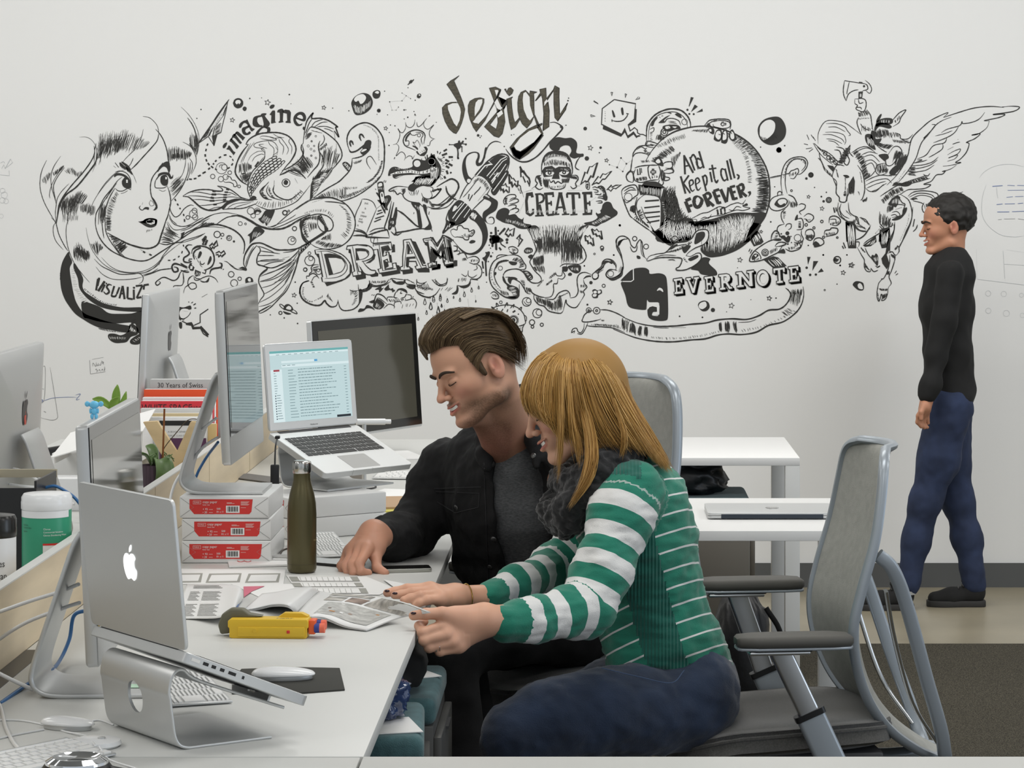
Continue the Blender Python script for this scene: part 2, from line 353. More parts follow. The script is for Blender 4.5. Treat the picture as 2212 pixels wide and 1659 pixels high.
MURAL+=r'''
@imagine_lettering
=C
G 725,900 755,865 790,850 795,870 780,910 760,940 735,950 720,930
F 780,960 800,945 820,900 840,905 905,1000 940,1020 905,1070 885,1040 830,975 790,970
F 835,830 850,790 870,780 990,905 1000,915 965,965 945,950 920,905 860,840
F 880,740 900,710 930,700 1035,840 1050,855 1020,880 1000,860 930,780 890,760
F 940,690 960,660 990,670 1085,755 1105,765 1060,820 1040,790 960,715
F 850,800 890,740 905,755 870,815
F 900,730 950,670 965,690 925,745
G 1000,595 1000,550 1030,510 1080,480 1120,470 1140,460 1175,530 1220,600 1265,620 1225,660 1200,650 1150,560 1110,520 1070,530 1030,600
G 1045,640 1060,600 1110,580 1160,560 1175,590 1120,620 1105,660 1135,690 1180,660 1200,690 1160,720 1110,725 1065,700
G 1230,500 1245,430 1290,400 1370,385 1380,410 1320,430 1310,490 1350,550 1400,560 1380,585 1300,590 1240,560
G 1370,380 1400,355 1465,355 1455,385 1440,400 1520,510 1515,560 1470,600 1410,570 1420,540 1400,440
G 1400,575 1460,590 1520,590 1535,640 1515,685 1470,690 1480,630 1420,600 1360,650 1330,700 1335,720 1280,730 1285,690 1320,640
G 1520,245 1550,210 1595,205 1605,230 1580,265 1540,275
F 1520,375 1550,330 1570,305 1610,305 1615,330 1615,490 1632,510 1550,530 1545,510 1550,390
G 1655,340 1660,300 1720,275 1755,290 1755,330 1748,480 1765,500 1680,515 1680,490 1695,470 1690,345
F 1740,310 1790,290 1860,300 1885,340 1875,480 1885,520 1795,515 1790,495 1820,480 1815,360 1750,345
G 1925,440 1960,370 2030,330 2100,340 2140,400 2135,470 2090,490 1975,450 1985,500 2030,540 2080,525 2060,560 1990,570 1940,520
g 1990,415 2030,380 2070,390 2090,430 2080,450 2040,440
G 2085,600 2105,580 2120,600 2110,640 2090,630
@paper_plane_drawing
=C
G 810,130 815,150 640,410 480,650 330,850 300,860 360,770 520,540 650,340
L2 808,140 770,350 720,540 690,680
L2.4 690,680 545,750 570,910
F 545,750 630,720 580,905 570,905
L1.8 470,740 570,900
L2 300,870 470,750
F 800,200 745,380 590,590 560,740 470,740 520,640 660,440
f 770,230 640,440 560,600 500,740 540,740 580,590 720,400
+H18,1.2 740,300 640,440 520,660 | 760,330 660,480 560,680
H14,1.2 710,480 690,680 | 590,590 560,740
H10,1.2 540,580 460,750 | 430,700 370,800
@dashed_flight_path
=C
L3.4 470,870 450,905
L3.4 440,960 430,1000
L3.8 420,1050 425,1095
L3.4 435,1135 450,1175
L3.6 465,1200 495,1240
L3.4 520,1255 560,1285
L3.2 590,1300 620,1320
L3.6 505,1285 472,1310
L3.6 430,1350 375,1380
L3.6 345,1408 298,1430
L3.4 272,1462 225,1472
L3.2 195,1480 145,1475
L3 130,1480 105,1495
L3.4 553,1228 572,1205
L3.4 590,1180 615,1152
L3.4 655,1115 692,1093
L3.4 738,1068 785,1062
L3 835,1080 870,1105
L2.8 885,1130 900,1165
L3.2 893,1205 870,1245
L3.2 840,1275 800,1300
=A
L3.2 1790,1335 1805,1362
L3.2 1822,1395 1835,1420
L3.2 1852,1448 1862,1465
L3.2 1900,1525 1905,1550
L3.2 1912,1590 1915,1625
=B
L3 1912,20 1915,50
L3 1897,340 1903,365
L3 1887,420 1877,450
L3 1850,480 1832,500
L3 1800,520 1770,535
L3 1735,537 1705,537
@stars_and_bubbles
=C
* 1485,168 52
* 885,468 42
C 985,180 75 5
G 925,230 920,130 980,95 1050,120 1060,200 1000,265 950,262
g 935,165 960,130 1010,130 1030,165 1000,200 990,180 960,200
G 1060,285 1070,250 1100,238 1128,260 1120,300 1090,315
D 350,288 12
D 280,440 11
D 1182,100 13
D 1383,90 8
D 1885,190 7
D 1857,33 14
C 700,1290 95 1.6
C 750,1275 50 1.8
S1.4 670,1280 670,1240 720,1230
C 840,1365 32 2
C 550,1430 38 2
C 690,1475 46 2
C 770,1440 46 1.8
S2 720,1490 760,1530 840,1530 900,1560 910,1600 950,1600 965,1560 930,1500 880,1490 850,1440 800,1430 790,1470
C 1000,1600 24 2
=D
C 220,490 68 1.8
C 240,435 44 2
C 250,545 46 2
C 125,550 32 2.2
C 1200,440 60 2
C 1240,520 40 2
G 1260,440 1310,410 1380,440 1360,470 1310,450 1270,490
C 1310,445 55 1.6
C 1020,655 34 1.8
C 1110,660 16 1.8
C 1782,470 38 4
C 1848,440 16 2.2
C 1945,740 36 3
C 1900,945 70 2.2
C 1915,930 30 1.8
C 625,840 54 3
C 715,845 26 2.4
C 830,900 44 2.4
C 825,895 22 1.8
D 912,960 20
D 698,910 12
C 865,1520 48 2.6
C 1010,1595 30 2.4
C 915,1670 60 2.4
G 1105,1640 1115,1590 1170,1565 1225,1590 1240,1650 1180,1700 1120,1690
g 1150,1600 1190,1590 1200,1640 1160,1640
C 2130,1440 32 2.6
=E
* 440,460 36
* 1425,790 34
D 580,468 9
D 838,512 10
D 1408,198 9
D 1455,575 8
D 1285,568 8
C 1315,508 22 4
D 1310,515 20
D 1320,510 10
G 885,440 880,370 930,290 1010,240 1100,230 1180,270 1220,370 1190,470 1100,550 1000,580 930,560
g 920,330 970,270 1060,245 1110,290 1100,340 1060,390 1020,400 990,350 950,370
h22,1.6 900,400 1000,430 1100,400 1190,330 | 940,540 1000,570 1080,540 1160,460
G 1215,270 1225,210 1285,180 1335,200 1340,260 1310,310 1250,315
g 1250,220 1290,195 1320,215 1300,240
G 1920,280 1935,245 1975,238 1990,270 1965,310 1930,305
g 1945,260 1970,250 1975,275
G 1795,55 1815,25 1845,20 1855,45 1830,75 1805,70
L2 1775,95 1875,10
L1.6 1780,98 1870,25
D 1780,143 9
D 1686,228 8
D 1752,272 8
D 1820,316 8
D 1686,352 9
D 1488,368 10
D 1525,500 7
D 1590,500 7
D 1628,452 8
D 1895,343 10
D 1718,497 13
D 1745,495 8
D 1776,615 13
D 1720,640 8
D 1500,738 10
D 1482,856 8
D 1572,750 10
D 1478,1062 12
: 1686,228 1820,316
: 1752,272 1686,352
: 1686,352 1488,368
: 1488,368 1525,500
: 1525,500 1590,500
: 1590,500 1628,452
=G
* 503,408 28
D 515,260 9
D 538,500 8
D 390,667 9
D 542,730 9
D 232,632 7
C 628,118 18 2.4
C 347,610 18 3
G 380,560 400,520 440,510 480,540 490,580 440,590 390,570
g 410,560 440,530 470,550 460,575
G 375,590 430,605 470,620 440,630 400,620
S2.4 335,512 360,515 420,560 480,600 535,620 520,590 480,565
S2 335,512 350,540 400,580
@big_fish_drawing
=C
S3.2 1160,880 1120,880 1160,810 1240,750 1360,700 1480,685 1620,680 1740,700 1850,750 1930,840 1970,950 1950,1050 1880,1170 1800,1260 1700,1400
S3.4 1160,885 1080,980 1000,1110 950,1240 935,1360 980,1450 1060,1530 1150,1580
S1.2 1200,860 1130,1000 1060,1120 1030,1200
S1.2 1260,840 1160,980 1090,1110 1060,1180
S1.2 1430,1060 1370,1050 1270,1100 1220,1180
S1 1420,1010 1330,1000 1210,1070 1150,1170
S1.4 1440,1080 1440,990 1380,950 1270,930 1260,880 1350,840 1500,820 1600,850 1660,950 1640,1080
S1.4 1480,950 1400,930 1340,890 1420,880
S1.4 1420,940 1380,970 1430,1010 1440,1090 1420,1160
S1.4 1500,830 1520,880 1590,950 1590,1050 1560,1120
S1.4 1350,770 1400,740 1550,760 1640,800 1580,810 1450,800 1360,780
S1.4 1500,750 1600,780 1700,770 1760,830 1840,960 1810,1060
S1.4 1680,790 1700,850 1760,930 1740,1060
S1.4 1870,780 1850,840 1900,930 1890,1050
S1.2 1580,700 1660,750 1770,770
S1 1620,920 1660,1000 1580,1070
H16,2.4 990,1220 1060,1160 1140,1170 1220,1230 | 990,1400 1080,1400 1160,1360 1220,1300
H14,2 990,1400 1210,1330 | 1060,1530 1180,1480
H10,2 1000,1380 1100,1580 | 1140,1360 1200,1460
F 1260,1260 1320,1170 1340,1180 1290,1270
S2.6 1435,1080 1420,1140 1340,1230 1240,1330 1180,1440 1150,1560 1150,1659
S1.8 1420,1100 1350,1190 1290,1240
V 1150,1600 1240,1390 1400,1200 1600,1080 | 1280,1640 1430,1460 1640,1320 1780,1180 9,5,2
S3.6 1690,1410 1780,1370 1860,1330 1960,1330 2060,1390 2140,1470
S3 1730,1330 1830,1290 1960,1210 2060,1110 2100,1010 2080,900
H22,1.6 1760,1320 2100,1040 | 2100,1450 2200,1200
C 1800,1540 68 2.4
G 1760,1530 1785,1490 1820,1500 1830,1545 1810,1575 1770,1565
C 1800,1530 30 3
S1.4 1950,1460 2000,1550
S2 1510,1520 1440,1600 1400,1659
S2 1600,1500 1590,1659
=D
S3 40,185 130,130 230,95 340,75 480,75 600,95 690,100 720,90 700,50 630,15
S2.6 630,10 740,30 860,80 960,150 1020,200 1100,230 1200,250
G 560,80 640,95 720,90 700,110 620,112 550,95
S3.6 40,190 130,200 200,250 300,340 370,390 470,425 580,425 700,380 800,290 900,250 1000,240 1160,260 1310,240
G 720,410 700,380 760,320 820,290 900,260 1000,240 1100,240 1000,260 880,300 800,340 750,400
S2.6 720,415 850,400 960,400 1080,390 1200,350 1300,310
S1.4 800,400 860,350 960,310 1250,280
S1.4 900,400 980,360 1200,300
S1.8 190,120 330,120 520,155 660,150 780,165 860,155
S1.8 130,180 320,185 540,215 700,210 900,200 1080,230
S1.8 210,245 350,245 530,265 680,255 820,265
S1.8 320,345 440,340 600,320 740,285 880,250
S1.6 740,115 860,130 960,180
S1.6 480,420 600,380 720,370
L4.6 545,100 600,102
L4.6 530,157 610,157
L4.6 515,210 570,220
L4 500,265 580,265
L4 560,330 620,325
L4 780,65 830,75
L3.6 755,118 810,120
L3.6 735,163 790,163
L3.6 730,205 790,207
L3.6 725,245 780,245
L3.6 725,285 770,275
G 1170,250 1210,200 1250,180 1290,200 1290,230 1230,265
S2.4 1145,0 1150,100 1200,230
S2 1200,0 1210,130 1215,200
V 1150,20 1210,20 | 1180,200 1280,60 3,3,2
S2.2 1260,320 1380,380 1500,420 1620,410 1760,380 1960,290 2080,170 2212,0
H24,1.6 1270,320 1400,390 1560,410 1750,370 1950,280 2120,120 | 1330,260 1450,280 1600,260 1740,260 1850,220 2050,60
S3 1450,0 1380,70 1360,130 1430,220 1560,250
S2 1500,0 1470,100 1540,200 1740,260
S3 1600,0 1580,90 1640,180 1780,245 1900,230 2060,100
H14,2 1370,70 1370,150 1450,230 | 1430,50 1430,130 1520,230
H12,2 1490,60 1510,140 1560,210 | 1530,20 1550,110 1610,210
G 1450,430 1540,430 1610,420 1560,560 1470,690 1440,640 1400,650 1330,580 1380,540
h8,1.6 1440,500 1540,560 | 1370,620 1480,680
G 1290,705 1430,770 1390,840 1290,900 1200,980 1180,1000 1180,880 1145,855 1210,800
h8,1.4 1250,780 1400,800 | 1220,920 1330,880
@mermaid_tail_drawing
=D
S1.8 0,700 180,690 320,620 480,530 640,480 800,470 980,500
S4 870,520 960,520 1080,550 1220,630 1340,700 1480,740 1600,750 1740,740 1880,680 2020,590 2212,500
S2.6 960,500 1060,530 1200,600 1350,690 1470,720
S2.4 610,670 720,590 820,540 960,525
S1.8 0,780 140,740 300,640 420,570 560,500
S3.4 0,900 120,800 300,730 460,690 600,670 720,690 860,740 960,800 1040,880 1090,980 1090,1090 1070,1170
S1.4 160,780 300,700 400,620 500,560
H10,3 0,820 0,910 | 90,780 60,880
H16,2 400,620 600,640 | 300,740 500,700
S1.4 160,780 320,720 560,710 760,730
S1.8 0,970 100,930 300,870 420,820
S2 1480,715 1600,700 1700,620 1900,450 2100,310 2212,240
S1.6 1500,720 1700,650 1880,560 1970,500
S2 1560,740 1750,680 2000,560 2212,480
G 2070,600 2130,560 2212,540 2212,560 2130,600 2085,700 2080,800 2110,900 2170,970 2212,960 2160,1000 2080,920 2050,800 2045,700
H14,1.6 2090,620 2100,900 | 2160,570 2190,900
S3.4 2212,950 2120,1010 2020,1070 1900,1100 1760,1105 1640,1100 1520,1050 1400,995 1320,985 1220,1010 1140,1110 1090,1220 1080,1350 1130,1430
S2.6 1300,1030 1220,1130 1160,1260 1120,1400
S1.6 1250,1040 1190,1140 1130,1280 1105,1400
G 740,1295 790,1300 830,1330 900,1380 980,1420 1060,1390 1130,1430 1120,1460 1060,1450 950,1440 860,1380 800,1320
g 900,1390 1000,1425 1060,1430 990,1435 
S3 1290,1030 1350,1070 1360,1130 1320,1200 1300,1300 1330,1360 1420,1380 1480,1430 1400,1500 1350,1560 1335,1659
S2.8 2040,1080 1960,1180 1830,1290 1700,1360 1560,1410 1420,1380
S2 1330,1040 1450,1080 1600,1150
S2 1360,1120 1500,1140 1700,1170
S2 1330,1200 1450,1200 1600,1200
S2 1310,1310 1400,1280 1550,1270 1680,1260
S2 1420,1370 1550,1320 1760,1290
S1.8 1750,1150 1900,1130 1990,1090
S1.8 1740,1250 1860,1220
S3 2020,1080 2020,1200 1990,1330 1940,1480 1880,1659
S1.8 2010,1150 1880,1330 1720,1420 1500,1500 1350,1560
S1.8 2000,1230 1880,1400 1740,1520 1560,1610 1350,1650
S1.6 1980,1280 1860,1480 1740,1600 1600,1659
S1.6 1950,1380 1860,1540 1780,1659
F 2060,1030 2140,1000 2190,990 2130,1060 2050,1140 2030,1200
h5,1.2 2070,1050 2150,1010 | 2060,1110 2120,1060
=G
S2.6 80,0 80,45 140,75 200,100 150,140 110,190 100,260 130,330 160,400 120,460 90,520
S2.6 550,0 520,110 480,220 420,350 330,450 230,550 130,610 95,600
S2 200,100 290,90 400,40 480,0
S1.8 140,185 290,130 420,60 520,0
S1.8 115,250 250,210 400,110 500,30
S1.8 130,325 270,280 400,170 510,40
S1.8 150,400 260,340 400,220 490,110
S1.8 110,490 240,420 380,300 460,180
S1.8 100,540 230,500 360,400 440,280
S1.6 80,20 230,20 400,0
S3 90,600 130,580 240,520
@octopus_drawing
=D
S3.4 190,1170 210,1090 290,1040 400,1045 500,1090 560,1170 575,1290 530,1390 440,1440 400,1450
S2.6 210,1100 280,1060 350,1060
S3.4 350,1070 260,1110 220,1180 240,1270
G 320,1140 350,1130 365,1160 340,1220 310,1250 295,1230
G 500,1220 525,1220 530,1270 500,1330 470,1360 460,1340
S2.4 335,1290 345,1340 380,1350 415,1320
H14,1.2 220,1190 300,1310 350,1400 | 260,1190 340,1350 400,1410
L2.4 200,1260 150,1260 140,1290 190,1300
L2.4 410,1440 435,1460 420,1510 370,1490
S3.6 190,1310 130,1320 60,1300 60,1240 120,1200 150,1160 110,1090 90,1060 130,1020 200,1020
S4 500,1520 520,1450 580,1420 650,1410 700,1390 700,1340 660,1325
F 160,1330 200,1330 190,1360 240,1400 220,1460 170,1460 130,1400
f 170,1380 210,1380 200,1430 165,1430
F 250,1440 350,1480 330,1540 260,1560 240,1510
h3,1.6 280,1450 340,1490 | 250,1540 300,1560
S3.4 0,1330 60,1370 120,1400
S3.4 0,1450 90,1480 150,1480
S2.4 230,1540 240,1610 300,1620 400,1570 500,1550 590,1590 640,1659
S2.2 250,1560 270,1590 360,1600
S2 50,1480 70,1659
S2 120,1659 150,1580 220,1540
G 350,1630 430,1640 490,1570 480,1640 440,1659
L2 420,865 400,910
L3 375,960 420,905 400,960 450,950 420,1000 430,1010
L3 430,865 375,940 410,940 380,1010 430,1020 460,940 430,930 440,870
L3 490,1040 550,990 560,1030 620,950 635,1030 590,1050 570,1080 550,1050 530,1090 500,1050
L3 600,1160 660,1130 690,1160 740,1120 765,1165 700,1220 690,1190 650,1220 640,1180 600,1190
L2 690,1430 710,1410
L2 720,1440 740,1430
=B
S4 1950,640 1870,600 1790,580 1755,620 1780,680 1830,670 1820,630 1780,620
S3 1960,660 1870,680 1830,760 1770,790 1660,750 1590,780 1550,820 1570,850 1610,820 1590,800
S2.2 1890,690 1900,780 1880,850 1780,860 1780,920
S2.2 2000,740 1960,790 1960,850 2000,900 2060,880 2050,830 2000,820 1960,850 1920,880 1900,950
S2.4 2110,790 2150,810 2212,800
S2.2 2130,1000 2200,960
'''
